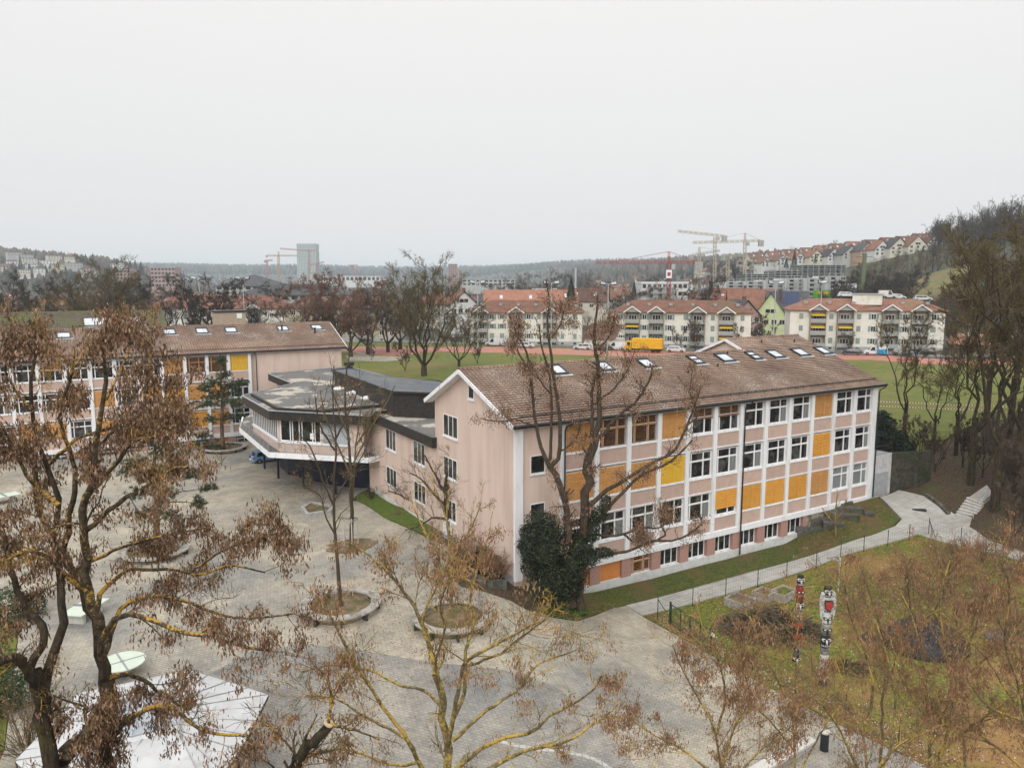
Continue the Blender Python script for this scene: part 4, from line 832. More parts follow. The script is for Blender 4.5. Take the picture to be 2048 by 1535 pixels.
for x0, x1 in ((.09, L / 2 - .03), (L / 2 + .03, L - .09)):
    m = MB(); 
    for q in (x0, x1 - .04, (x0 + x1) / 2): m.box(q, q + .04, -.02, .02, .1, 1.45)
    m.box(x0, x1, -.022, .022, 1.41, 1.46); m.box(x0, x1, -.022, .022, .08, .13); o = m.build('leaf', M_green, t)
    m = MB()
    for i in range(1, int((x1 - x0) / .12)): m.bar((x0 + i * .12, 0, .1), (x0 + i * .12, 0, 1.42), .006)
    for i in range(1, 11): m.bar((x0, 0, .1 + i * .12), (x1, 0, .1 + i * .12), .006)
    m.build('wire_infill', M_mesh, o)
m = MB(); m.tube([(L, 0, 1.4), (L + 1.0, 0.02, 0)], .025, 6); m.build('brace', M_green, t); m = MB(); m.box(L + .1, L + .35, -.06, -.03, 1.15, 1.35); m.build('notice', M_white, t)
# ------------------------------------------------------------------ totem poles
M_tw = mk('chipped_white_paint', (.66, .66, .65), (.52, .52, .51), 4, c3=(.16, .14, .12), s3=2.5, t3=(.60, .70)); M_tb = mk('charred_black_wood', (.018, .017, .016), (.05, .045, .04), 5, c3=(.16, .15, .13), s3=3, t3=(.6, .7)); M_tr = mk('faded_red_paint', (.32, .035, .03), (.24, .03, .025), 3); M_tg = mk('grey_cracked_wood', (.17, .155, .14), (.26, .24, .21), 5, c3=(.08, .07, .06), s3=2)
def totem(ub, vb, vt, label, segs, wings, tilt=0.0):
    g = PG(ub, vb); ztop = S(ub, vt, g.y).z; H_ = ztop - g.z
    t = thing('totem_pole', label, 'totem pole', (g.x, g.y, g.z), atan2(-g.y, -g.x) + pi / 2 + .35)   # carved face towards -y
    m = MB(); rng = random.Random(int(ub)); mats = [M_tg, M_tw, M_tb, M_tr]
    z = -.2; ZZ = []
    for f0, f1, r, mi in segs:
        z0, z1 = f0 * H_ - (.2 if f0 == 0 else 0), f1 * H_; n = 14; vs = []; hs_ = 4
        for k in range(hs_ + 1):
            zz = z0 + (z1 - z0) * k / hs_; bul = 1 - .10 * (2 * k / hs_ - 1) ** 2
            for i in range(n):
                a = 2 * pi * i / n; rr = r * bul * (1 + .08 * max(0, -sin(a)) * sin(k * 2.2 + f0 * 40)) * (1 if sin(a) < .3 else .86); vs.append((rr * cos(a), rr * sin(a), zz))
        fs = []; ms = []
        for k in range(hs_):
            for i in range(n): fs.append((k * n + i, k * n + (i + 1) % n, (k + 1) * n + (i + 1) % n, (k + 1) * n + i)); ms.append(mi if sin(2 * pi * (i + .5) / n) < .35 else 0)
        fs += [tuple(range(hs_ * n, hs_ * n + n)), tuple(reversed(range(n)))]; ms += [mi, mi]
        o_ = len(m.v); m.v.extend(vs); m.f.extend([tuple(o_ + i for i in f) for f in fs]); m.m.extend(ms); ZZ.append((z0, z1, r, mi))
    m.build('pole', mats, t, smooth=False)
    c = MB()
    for (z0, z1, r, mi) in ZZ:                      # carved brow, eyes, beak or mouth on each figure
        h = z1 - z0
        if h < .45: continue
        e = 2 if mi != 2 else 1; zc = z0 + h * .62
        for s in (-1, 1):
            for rr, mm_, dy in ((.11, e, 0), (.055, 3 - e if e == 2 else 2, .02)):
                cx = s * r * .48; vs = [(cx + rr * cos(2 * pi * i / 10), -r * .93 - dy, zc + rr * .8 * sin(2 * pi * i / 10)) for i in range(10)]; vb_ = [(x, y + .12, q) for x, y, q in vs]
                c.add(vs + vb_, [tuple(reversed(range(10)))] + [(i, (i + 1) % 10, 10 + (i + 1) % 10, 10 + i) for i in range(10)], mm_)
        c.add([(-.07, -r * .98, zc - .05), (.07, -r * .98, zc - .05), (0, -r * 1.5, zc - .22), (0, -r * .98, zc - .32), (0, -r * .98, zc + .05)], [(0, 2, 4), (1, 4, 2), (0, 3, 2), (1, 2, 3)], e)
        for i in range(6):
            a0 = pi + .5 + i * (pi - 1) / 6; a1 = a0 + (pi - 1) / 7
            c.add([(r * 1.02 * cos(a0), r * 1.02 * sin(a0), z0 + h * .12), (r * 1.02 * cos(a1), r * 1.02 * sin(a1), z0 + h * .12), (r * 1.02 * cos((a0 + a1) / 2), r * 1.02 * sin((a0 + a1) / 2), z0 + h * .27)], [(0, 1, 2)], 1 if mi == 2 else 2)
    c.build('carving', mats, t)
    if wings:
        f0, f1 = wings
        for s in (-1, 1):
            w_ = MB(); n = 5
            prof = [(.16, f1), (.34, f1 + .01), (.43, f1 - .03), (.45, (f0 + f1) / 2), (.39, f0 + .03), (.33, f0 - .02), (.28, f0 + .05), (.2, f0 + .02)]
            vs = [(s * x, -.14, f * H_) for x, f in prof] + [(s * x, -.04, f * H_) for x, f in prof]; k = len(prof)
            w_.add(vs, [tuple(range(k)), tuple(reversed(range(k, 2 * k)))] + [(i, (i + 1) % k, k + (i + 1) % k, k + i) for i in range(k)]); w_.build('wing', M_tw, t)
        m = MB(); zc = (f0 * .45 + f1 * .55) * H_; pr = [(-.18, .22), (.16, .20), (.2, 0), (.02, -.28), (-.16, -.18)]
        vs = [(x, -.34, zc + z_) for x, z_ in pr] + [(x, -.2, zc + z_) for x, z_ in pr]; m.add(vs, [tuple(range(5)), tuple(reversed(range(5, 10)))] + [(i, (i + 1) % 5, 5 + (i + 1) % 5, 5 + i) for i in range(5)], 0)
        vs = [(x * 1.25, -.33, zc + z_ * 1.25) for x, z_ in pr] + [(x * 1.25, -.2, zc + z_ * 1.25) for x, z_ in pr]; m.add(vs, [tuple(range(5)), tuple(reversed(range(5, 10)))] + [(i, (i + 1) % 5, 5 + (i + 1) % 5, 5 + i) for i in range(5)], 1)
        m.build('breast_shield', [mk('bright_red_paint', (.50, .02, .03)), M_tb], t)
totem(1645, 1370, 1172, 'tall totem pole with white folded wings and a red breast shield', [(0, .17, .25, 2), (.17, .33, .26, 1), (.33, .40, .27, 0), (.40, .53, .27, 2), (.53, .62, .29, 0), (.62, .74, .25, 1), (.74, .90, .24, 1), (.90, 1.0, .24, 2)], (.70, .94))
totem(1592, 1322, 1149, 'darker totem pole in black and faded red left of the white winged one', [(0, .10, .23, 2), (.10, .20, .24, 0), (.20, .27, .22, 2), (.27, .34, .22, 3), (.34, .40, .23, 2), (.40, .46, .24, 3), (.46, .60, .22, 0), (.60, .72, .24, 2), (.72, .88, .25, 3), (.88, 1.0, .20, 2)], None)
# ------------------------------------------------------------------ garden objects
def raised_bed(u, v, w_, l_, label, green):
    g = PG(u, v); t = thing('raised_bed', label, 'raised bed', (g.x, g.y, g.z), ROT + .15, 'wooden raised beds in the garden')
    m = MB()
    for x0, x1, y0, y1 in ((-w_, w_, -l_, -l_ + .06), (-w_, w_, l_ - .06, l_), (-w_, -w_ + .06, -l_ + .06, l_ - .06), (w_ - .06, w_, -l_ + .06, l_ - .06)):
        for k in range(3): m.box(x0, x1, y0, y1, -.05 + k * .24, .17 + k * .24)
    m.build('frame', M_oldwood, t); m = MB(); m.box(-w_ + .06, w_ - .06, -l_ + .06, l_ - .06, -.05, .5); m.build('soil', M_bank if green else M_soil, t)
raised_bed(1480, 1212, .8, .8, 'wooden raised bed nearest the gate, beside the brush pile', False); raised_bed(1528, 1198, .7, .6, 'wooden raised bed in the middle of the three', False); raised_bed(1566, 1196, .9, .6, 'wooden raised bed with green shoots behind the dark totem pole', True)
M_brush = mk('cut_branches', (.05, .038, .022), (.17, .13, .08), 2.5, t12=(.35, .6))
def stick_pile(name, label, cat, u, v, rx, ry, h, n, seed, mat_):
    g = PG(u, v); rng = random.Random(seed); m = MB()
    for i in range(n):
        a = rng.uniform(0, 2 * pi); r = sqrt(rng.random()); x = cos(a) * r * rx; y = sin(a) * r * ry; z = (1 - r) * h * rng.uniform(.2, 1) + .05; d = Vector((rng.gauss(0, 1), rng.gauss(0, 1), rng.gauss(0, .35))).normalized(); L = rng.uniform(.6, 2.2); th = rng.choice((.012, .018, .03, .045))
        p = Vector((x, y, z)); q0 = p - d * L / 2; q1 = p + d * L / 2; q0.z = max(q0.z, .03); q1.z = max(q1.z, .03); mid = p + Vector((rng.gauss(0, .08), rng.gauss(0, .08), rng.gauss(0, .05) + .05)); m.tube([q0, mid, q1], [th, th * .8, th * .5], 5)
    o = m.build(name, mat_, None, loc=(g.x, g.y, g.z)); tag(o, label, cat); return o
stick_pile('brush_pile', 'big heap of cut branches beside the raised beds', 'brush pile', 1540, 1262, 3.3, 2.1, 2.1, 1100, 4, M_brush)
stick_pile('log_pile', 'small heap of logs and sticks right of the white totem pole', 'log pile', 1700, 1338, 1.3, .8, .5, 60, 5, M_barkm)
def heap(name, label, cat, u, v, rx, ry, h, seed, mat_):
    g = PG(u, v); m = MB(); rng = np.random.RandomState(seed); n = 46
    vs = []; 
    ph = rng.rand(8, 4) * 6.28
    for j in range(n):
        for i in range(n):
            x = (i / (n - 1) * 2 - 1); y = (j / (n - 1) * 2 - 1); r = hypot(x, y); z = max(0, 1 - r * r) ** .6
            w_ = sum(abs(sin(x * (3 + k) + ph[k, 0] + 2 * sin(y * 3 + ph[k, 1])) * cos(y * (4 + k) + ph[k, 2])) for k in range(6)) / 6
            vs.append((x * rx, y * ry, z * h * (.65 + .7 * w_) - .03 - (0.3 if r > 1 else 0)))
    fs = [(j * n + i, j * n + i + 1, (j + 1) * n + i + 1, (j + 1) * n + i) for j in range(n - 1) for i in range(n - 1)]
    m.add(vs, fs); o = m.build(name, mat_, None, loc=(g.x, g.y, g.z)); tag(o, label, cat)
M_tarp = mk('crumpled_black_tarpaulin', (.006, .006, .008), (.022, .023, .027), 6, rough=.42, spec=.35, bump=1.0, bscale=9)
heap('tarpaulin_heap', 'large crumpled black tarpaulin heap at right in the garden', 'tarpaulin', 1850, 1290, 2.6, 2.3, 1.7, 3, M_tarp)
heap('tarpaulin_heap', 'small dark tarpaulin heap left of the large one', 'tarpaulin', 1738, 1280, .8, .5, .45, 5, M_tarp)
heap('stone_mound', 'low dark mound with pale stone slab near the right edge', 'mound', 2010, 1275, 1.3, .8, .6, 8, M_stone)
# leaf litter scatter and wood chips
def scatter(name, polys, n, size, mat_, seed, dz=.02):
    rng = np.random.RandomState(seed); pts = []
    for poly, k in polys:
        xs = [p[0] for p in poly]; ys = [p[1] for p in poly]; c = 0
        while c < k:
            x = rng.uniform(min(xs), max(xs)); y = rng.uniform(min(ys), max(ys))
            if inside((x, y), poly): pts.append((x, y)); c += 1
    Z = hgts(pts) + dz; K = len(pts); ctr = np.column_stack([np.array(pts), Z]); a = rng.rand(K) * 6.28; s = size * rng.uniform(.5, 1.2, K); t1 = np.column_stack([np.cos(a), np.sin(a), rng.uniform(-.5, .5, K)]) * s[:, None]; t2 = np.column_stack([-np.sin(a), np.cos(a), rng.uniform(-.5, .5, K)]) * s[:, None] * .6
    v = np.stack([ctr - t1, ctr - t2, ctr + t1, ctr + t2], 1); v[..., 2] = np.maximum(v[..., 2], (Z - dz * .3)[:, None])
    o = npmesh(name, [(v.reshape(-1, 3), np.arange(K * 4).reshape(K, 4))], mat_); o['kind'] = 'stuff'; return o
def npmesh(name, chunks, mat_, parent=None, smooth=False):
    V = []; F = []; off = 0
    for v, f in chunks: V.append(v); F.append(f + off); off += len(v)
    V = np.concatenate(V).astype(np.float32); me = bpy.data.meshes.new(name); me.vertices.add(len(V)); me.vertices.foreach_set('co', V.ravel())
    loops = np.concatenate([f.ravel() for f in F]).astype(np.int32); tot = np.concatenate([np.full(len(f), f.shape[1], np.int32) for f in F]); st = np.concatenate([[0], np.cumsum(tot)[:-1]]).astype(np.int32)
    me.loops.add(len(loops)); me.loops.foreach_set('vertex_index', loops); me.polygons.add(len(tot)); me.polygons.foreach_set('loop_start', st); me.polygons.foreach_set('loop_total', tot)
    mats = mat_ if isinstance(mat_, (list, tuple)) else [mat_]
    for q in mats: me.materials.append(q)
    if smooth: me.polygons.foreach_set('use_smooth', [True] * len(tot))
    me.update(calc_edges=True); o = bpy.data.objects.new(name, me); COL.objects.link(o)
    if parent is not None: o.parent = parent
    return o
M_leaf = mk('fallen_leaves', (.13, .06, .03), (.28, .15, .075), 2.0, t12=(.4, .6)); M_leafp = mk('pale_fallen_pods', (.42, .36, .28), (.55, .50, .42), 2.0)
gl = LP((7.3, -5), (37, -6.5), (36, -24), (8, -30))
scatter('fallen_leaves', [(gl, 9000), (LP((18, -9), (32, -9), (32, -20), (18, -20)), 9000), (LP((26, -.5), (38, -.6), (40, -3), (28, -3.6)), 2500), (LP((-.5, -3), (7, -.5), (7, -3), (2, -4)), 600), (LP((7, -5), (8.4, -5), (9.4, -25), (7.4, -25)), 2500)], 0, .07, M_leaf, 1, .07)
scatter('scattered_pods', [(gl, 3500), (LP((7.0, -5), (8.4, -5), (9.4, -25), (7.2, -25)), 900)], 0, .05, M_leafp, 2, .08)
scatter('courtyard_litter', [(courtpoly, 5000), (LP((-14, 8), (-2, 8), (-2, -8), (-14, -8)), 3000)], 0, .05, M_leaf, 3, .05)
q = PG(1075, 1248); scatter('wood_chips', [([(q.x + 1.7 * cos(i) * (1 + .2 * sin(3 * i)), q.y + 1.3 * sin(i)) for i in np.linspace(0, 6.1, 14)], 420)], 0, .09, mk('fresh_wood_chips', (.50, .34, .19), (.64, .47, .29), 2), 7, .08)
# ------------------------------------------------------------------ terraced stones, stairs, walls, sign
rng = random.Random(9)
stones = [(1618, 1064, 2.3, .8), (1640, 1045, 2.2, .8), (1668, 1052, 1.8, .7), (1652, 1028, 2.2, .7), (1690, 1034, 2.2, .6), (1664, 1012, 1.8, .6), (1700, 1020, 2.4, .5), (1738, 1030, 1.0, .6), (1688, 1008, 1.6, .5)]
sl = ['lowest mossy stone block, touching the basement windows', 'long mossy stone block second up the slope by the facade', 'squat mossy stone block right of the lowest pair', 'mossy stone block in the middle row by the facade', 'cracked mossy stone block in the middle of the slope', 'mossy stone block high on the slope against the facade', 'long thin stone edge at the top right of the slope', 'small pale flat stone at the right end of the slope', 'topmost small stone block by the facade']
for (u, v, l_, h_), lb in zip(stones, sl):
    g = PG(u, v); m = MB(); vs = []
    for z in (-.4, h_ * .55):
        for x, y in ((-l_ / 2, -.32), (0, -.38), (l_ / 2, -.3), (l_ / 2, .32), (0, .36), (-l_ / 2, .3)): vs.append((x + rng.uniform(-.1, .1), y + rng.uniform(-.06, .06), z + rng.uniform(-.06, .06)))
    m.add(vs, [(5, 4, 3, 2, 1, 0), (6, 7, 8, 9, 10, 11)] + [(i, (i + 1) % 6, 6 + (i + 1) % 6, 6 + i) for i in range(6)]); o = m.build('stone_block', M_stone, None, loc=(g.x, g.y, g.z)); o.rotation_euler = (0, 0, ROT - .75 + rng.uniform(-.1, .1)); tag(o, lb, 'stone block', 'mossy stone blocks on the slope')
m = MB(); g = PG(1640, 1048); a0 = [LG(30.6, -.05), LG(33.4, -.05)]
m = MB(); m.quad(tuple(LW(30.3, -.03, -2.3)), tuple(LW(33.6, -.03, -1.2)), tuple(LW(34.2, -.03, -.15)), tuple(LW(30.3, -.03, -.15))); o = m.build('facade_patch', mk('stained_beige_wall', (.40, .33, .25), (.26, .22, .16), 2, c3=(.12, .10, .07), s3=1)); o.parent = SB; o.matrix_parent_inverse = Matrix.Translation(C0).inverted() if False else (Matrix.Translation(C0) @ Matrix.Rotation(ROT, 4, 'Z')).inverted()
o = MB().box(-.6, .6, -.4, .4, 0, .05).build('drain_cover', M_zinc, None, loc=LG(35.6, -.9, .07)); o.rotation_euler = (0, 0, ROT); tag(o, 'grey rectangular light shaft cover by the facade foot', 'shaft cover')
q = PG(1838, 1020, .09); o = MB().box(-.6, .6, -.3, .3, -.05, .03).build('drain_grate', M_dkframe, None, loc=q); o.rotation_euler = (0, 0, ROT - .9); tag(o, 'dark drain grate set in the slab path near the stairs', 'drain')
# stairs: bottom edge to top edge
b0, b1 = P(1905, 1037, -1.1), P(1936, 1044, -1.1); t0, t1 = P(1936, 993, .45), P(1962, 1003, .45)
t = thing('stone_stairs', 'short flight of pale stone stairs with a handrail beside the path', 'stairs', (b0.x, b0.y, -1.1), 0); o_ = Vector((b0.x, b0.y, -1.1))
n = 8
for i in range(n):
    f0, f1 = i / n, (i + 1) / n; a = b0.lerp(t0, f0); b = b1.lerp(t1, f0); c_ = t1.copy() if i == n - 1 else b1.lerp(t1, f1 + .03); d_ = b0.lerp(t0, f1 + .03); z = -1.1 + (i + 1) * 1.55 / n
    e_ = (b - a).normalized() * .35; b2 = b + e_; c2 = b1.lerp(t1, min(1.1, f1 + .03)) + e_
    m = MB(); m.prism([((p - o_).x, (p - o_).y) for p in (a, b2, c2, d_)], z - .6 + 1.1, z - .05 + 1.1); m.prism([((p - o_).x, (p - o_).y) for p in (a - (d_ - a) * .1, b2 - (d_ - a) * .1, c2, d_)], z - .05 + 1.1, z + 1.1, cap=True); m.build('step', M_palestone if i % 1 == 0 else M_slab, t)
m = MB(); h0 = b0.lerp(b1, 1.3) ; h1 = t0.lerp(t1, 1.3); m.tube([(h0 - o_) + Vector((0, 0, .0)), (h0 - o_) + Vector((0, 0, .95)), (h1 - o_) + Vector((0, 0, .95)), (h1 - o_) + (h1 - h0) * .12 + Vector((0, 0, 1.1))], .035, 7); m.tube([(h1 - o_), (h1 - o_) + Vector((0, 0, .95))], .03, 6); m.build('handrail', M_galv, t)
q = [P(u, v, .5) for u, v in ((1937, 994), (1962, 1004), (1984, 1000), (1972, 990))]; drape('stair_landing', q, M_slab, .25, .6)
# retaining walls
def wall_line(name, label, cat, pts, h, th, mat_, z0=None):
    m = MB()
    for i in range(len(pts) - 1):
        p, q = pts[i], pts[i + 1]; d = (q - p); d.z = 0; n_ = Vector((-d.y, d.x, 0)).normalized() * th / 2; zb = min(p.z, q.z) - .4
        m.add([tuple(Vector((c.x, c.y, z)) + s * n_) for z in (0, 1) for c, s in ((p, -1), (q, -1), (q, 1), (p, 1))], [])
        k = len(m.v) - 8
        for j, (c, s) in enumerate(((p, -1), (q, -1), (q, 1), (p, 1))): m.v[k + j] = (c.x + s * n_.x, c.y + s * n_.y, zb); m.v[k + 4 + j] = (c.x + s * n_.x, c.y + s * n_.y, (c.z + h) if z0 is None else z0)
        m.f += [tuple(k + i_ for i_ in f) for f in ((0, 3, 2, 1), (4, 5, 6, 7), (0, 1, 5, 4), (1, 2, 6, 5), (2, 3, 7, 6), (3, 0, 4, 7))]; m.m += [0] * 6
    o = m.build(name, mat_); tag(o, label, cat); return o
wall_line('retaining_wall', 'dark ivy grown retaining wall right of the white garage annex', 'wall', [LG(42.8, .3), LG(45.6, -.9), LG(47.2, -1.2)], 0, .35, M_darkwall, z0=4.0)
wall_line('stone_edging', 'low dark stone edging along the bank beside the path', 'stone edging', [PG(1852, 993), PG(1880, 1013), PG(1897, 1030)], .35, .4, M_stone)
wall_line('low_wall', 'low mossy stone wall at the foot of the gable corner', 'wall', [PG(940, 1150), PG(975, 1168), PG(1015, 1168)], .3, .35, M_stone)
sp_ = S(1981, 931, 88); zg = hz(sp_.x, sp_.y); t = thing('prohibition_sign', 'white sign with a red ring on a post among the bare trees', 'sign', (sp_.x, sp_.y, zg), -.35)
m = MB(); m.tube([(0, .03, -.2), (0, .03, sp_.z - zg + .3)], .035, 7); m.build('post', M_greymetal, t); zc = sp_.z - zg
m = MB(); m.box(-.32, .32, -.02, 0, zc - .45, zc + .45); m.build('panel', M_frame, t)
def disc(m, cx, cz, r, y, n=24, mi=0, ri=0.0):
    vs = [(cx + r * cos(2 * pi * i / n), y, cz + r * sin(2 * pi * i / n)) for i in range(n)]
    if ri: vs += [(cx + ri * cos(2 * pi * i / n), y, cz + ri * sin(2 * pi * i / n)) for i in range(n)]; m.add(vs, [(i, (i + 1) % n, n + (i + 1) % n, n + i) for i in range(n)], mi)
    else: m.add(vs, [tuple(range(n))], mi)
m = MB(); disc(m, 0, zc + .12, .28, -.026, ri=.19); m.build('red_ring', MATS['bright_red_paint'], t); m = MB(); m.box(-.07, .07, -.028, -.024, zc + .04, zc + .17); m.box(-.2, .2, -.028, -.024, zc - .30, zc - .27); m.box(-.2, .2, -.028, -.024, zc - .37, zc - .35); m.build('black_marks', M_dkframe, t)
# barrier tapes over the field
for i, (v0, v1, lb) in enumerate(((803, 808, 'red white barrier tape across the sports field, upper line'), (812, 817, 'red white barrier tape across the sports field, lower line'))):
    a, b = P(1752, v0, 4.3), P(2020, v1 + 6, 4.3); o = thing('barrier_tape', lb, 'barrier tape', (a.x, a.y, 4.3), 0); m = MB(); m2 = MB(); n = 90
    for k in range(n):
        p = a.lerp(b, k / n) - a; q = a.lerp(b, (k + 1) / n) - a; (m if k % 2 else m2).add([tuple(p), tuple(q), tuple(q + Vector((0, 0, .09))), tuple(p + Vector((0, 0, .09)))], [(0, 1, 2, 3)])
    m.build('white_stripes', M_frame, o); m2.build('red_stripes', MATS['bright_red_paint'], o)
    for k in range(5): p = a.lerp(b, k / 4) - a; m = MB(); m.tube([(p.x, p.y, -1.0), (p.x, p.y, .12)], .02, 5); m.build('stake', M_greymetal, o)
# ------------------------------------------------------------------ vehicles
def car_mesh(L=3.9, Wd=1.66, Hh=1.48, hatch=True, van=False):
    r = .31; hw = Wd / 2
    if van: low = [(-L / 2, .30), (-L / 2, 1.0), (-L / 2 + .03, Hh - .08), (-L / 2 + .15, Hh), (L * .17, Hh), (L * .30, 1.12), (L * .47, .92), (L / 2, .75), (L / 2, .32)]; belt = 1.0
    else: low = [(-L / 2, .34), (-L / 2 - .02, .62), (-L / 2 + .10, .92), (-L / 2 + .36, Hh - .07), (-L / 2 + .62, Hh), (L * .06, Hh), (L * .20, Hh - .1), (L * .30, .98), (L * .44, .84), (L / 2, .64), (L / 2, .34)]; belt = .9
    body = MB(); n = len(low)
    def wy(z): return hw * (1 - (0 if z < belt else .20 * min(1, (z - belt) / (Hh - belt))))
    vs = []
    for s in (-1, 1):
        for x, z in low: vs.append((x, s * wy(z), z))
    # mid ring for a rounded flank
    fs = [(i, i + 1, n + i + 1, n + i) for i in range(n - 1)] + [(n - 1, 0, n, 2 * n - 1)]
    body.add(vs, fs)
    body.add([vs[i] for i in range(n)], [tuple(range(n))]); body.add([vs[n + i] for i in range(n)], [tuple(reversed(range(n)))])
    gl = MB()
    top = [(x, z) for x, z in low if z > belt - .12]
    x0 = min(x for x, z in low if z > belt) ; x1 = max(x for x, z in low if z > belt - .01)
    def side(xa, xb, xc, xd):
        for s in (-1, 1):
            z0, z1 = belt + .03, Hh - .12; q = [(xa, z0), (xb, z0), (xc, z1), (xd, z1)]; w_ = [(x, s * (wy(z) + .012), z) for x, z in q]; gl.add(w_, [(0, 1, 2, 3) if s < 0 else (3, 2, 1, 0)])
    if van: side(L * .02, L * .25, L * .15, L * .03)
    else: side(-L / 2 + .34, -.18, -.18, -L / 2 + .56); side(-.10, L * .25, L * .14, -.10)
    if not van: # rear & front screens
        gl.add([(-L / 2 + .115, -wy(.97) * .82, .97), (-L / 2 + .115, wy(.97) * .82, .97), (-L / 2 + .33, wy(1.38) * .8, Hh - .12), (-L / 2 + .33, -wy(1.38) * .8, Hh - .12)], [(0, 1, 2, 3)])
        gl.add([(L * .30 + .0, -hw * .8, 1.01), (L * .30, hw * .8, 1.01), (L * .20 + .02, hw * .68, Hh - .10), (L * .20 + .02, -hw * .68, Hh - .10)], [(3, 2, 1, 0)])
    else: gl.add([(L * .30 + .01, -hw * .82, 1.13), (L * .30 + .01, hw * .82, 1.13), (L * .18 + .01, hw * .72, Hh - .06), (L * .18 + .01, -hw * .72, Hh - .06)], [(3, 2, 1, 0)])
    wh = MB(); hb = MB(); 
    def wheel(x, s):
        w_ = MB(); h_ = MB(); M = Matrix.Translation((x, s * (hw - .09), r)) @ Matrix.Rotation(pi / 2, 4, 'X')
        k = 16; vs = [tuple(M @ Vector((r * cos(2 * pi * i / k), r * sin(2 * pi * i / k), z))) for z in (-.1, .1) for i in range(k)]; w_.add(vs, [(i, (i + 1) % k, k + (i + 1) % k, k + i) for i in range(k)] + [tuple(range(k)), tuple(range(k, 2 * k))])
        zz = -.105 if s > 0 else .105; vs = [tuple(M @ Vector((r * .6 * cos(2 * pi * i / k), r * .6 * sin(2 * pi * i / k), zz))) for i in range(k)]; h_.add(vs, [tuple(range(k))]); return w_, h_
    li = [MB(), MB(), MB(), MB()]
    for j, (x, s) in enumerate(((-L / 2 + .0, -1), (-L / 2, 1), (L / 2, -1), (L / 2, 1))):
        zc = .72 if x < 0 else .66; li[j].box(x - .035 if x > 0 else x - .05, x + .05 if x > 0 else x + .03, min(s * hw * .62, s * hw * .98), max(s * hw * .62, s * hw * .98), zc - .1, zc + (.2 if x < 0 else .06))
    arch = MB()
    for x in (-L / 2 + .66, L / 2 - .72):
        for s in (-1, 1):
            k = 12; vs = [(x + (r + .06) * cos(pi * i / k), s * (hw + .004), r + (r + .06) * sin(pi * i / k) - .02) for i in range(k + 1)]; arch.add(vs, [tuple(range(k + 1))])
    bmp = MB(); bmp.box(-L / 2 - .06, -L / 2 + .1, -hw * .96, hw * .96, .30, .52); bmp.box(L / 2 - .1, L / 2 + .05, -hw * .96, hw * .96, .30, .5)
    return body, gl, [wheel(x, s) for x in (-L / 2 + .66, L / 2 - .72) for s in (-1, 1)], li, arch, bmp
PAINT = {}
M_tyre = mk('tyre_rubber', (.012, .012, .012), rough=.8); M_hub = mk('wheel_rim', (.30, .31, .32), rough=.3, metal=.7); M_tail = mk('red_lamp', (.25, .01, .01), rough=.2); M_head = mk('clear_lamp', (.6, .6, .6), rough=.1)
def paint(c):
    k = tuple(c)
    if k not in PAINT: PAINT[k] = mk('car_paint', c, rough=.25, spec=.6)
    return PAINT[k]
def car(loc, rz, col, label, name='parked_car', group=None, L=3.9, H=1.48, van=False, cat='car', extra=None):
    t = thing(name, label, cat, loc, rz, group); body, gl, wh, li, arch, bmp = car_mesh(L=L, Hh=H, van=van)
    body.build('body', paint(col), t); gl.build('windows', M_glass, t); arch.build('wheel_arch', M_tyre, t); bmp.build('bumper', paint(col), t)
    for w_, h_ in wh: o = w_.build('wheel', M_tyre, t); h_.build('rim', M_hub, o)
    for j, q in enumerate(li): q.build('headlight' if j > 1 else 'taillight', M_head if j > 1 else M_tail, t)
    if extra: extra(t)
    return t
g = PG(520, 925); plate = lambda t: (MB().box(-1.99, -1.96, -.26, .26, .50, .62).build('number_plate', M_frame, t))
car((g.x + .6, g.y + .6, hz(g.x, g.y) + .03), ROT + .12, (.16, .28, .46), 'light blue hatchback parked under the white balcony of the hall', extra=plate, L=3.6, H=1.52)
# ------------------------------------------------------------------ trees
def norm(a): return a / (np.linalg.norm(a, axis=-1, keepdims=True) + 1e-9)
def resample(pts, rad, m):
    pts = np.array([tuple(p) for p in pts], float); rad = np.array(rad, float)
    d = np.concatenate([[0], np.cumsum(np.linalg.norm(np.diff(pts, axis=0), axis=1))]); s = np.linspace(0, d[-1], m)
    return np.stack([np.interp(s, d, pts[:, k]) for k in range(3)], 1), np.interp(s, d, rad)
def smooth_line(pts, rad, m):            # Catmull-Rom through the points
    P_ = [Vector(p) for p in pts]; n = len(P_); out = []; ro = []; sub = 5
    for i in range(n - 1):
        a = P_[max(i - 1, 0)]; b = P_[i]; c = P_[i + 1]; d = P_[min(i + 2, n - 1)]
        for j in range(sub):
            t = j / sub; out.append(.5 * ((2 * b) + (c - a) * t + (2 * a - 5 * b + 4 * c - d) * t * t + (3 * b - a - 3 * c + d) * t ** 3)); ro.append(rad[i] + (rad[i + 1] - rad[i]) * t)
    out.append(P_[-1]); ro.append(rad[-1]); return resample(out, ro, m)
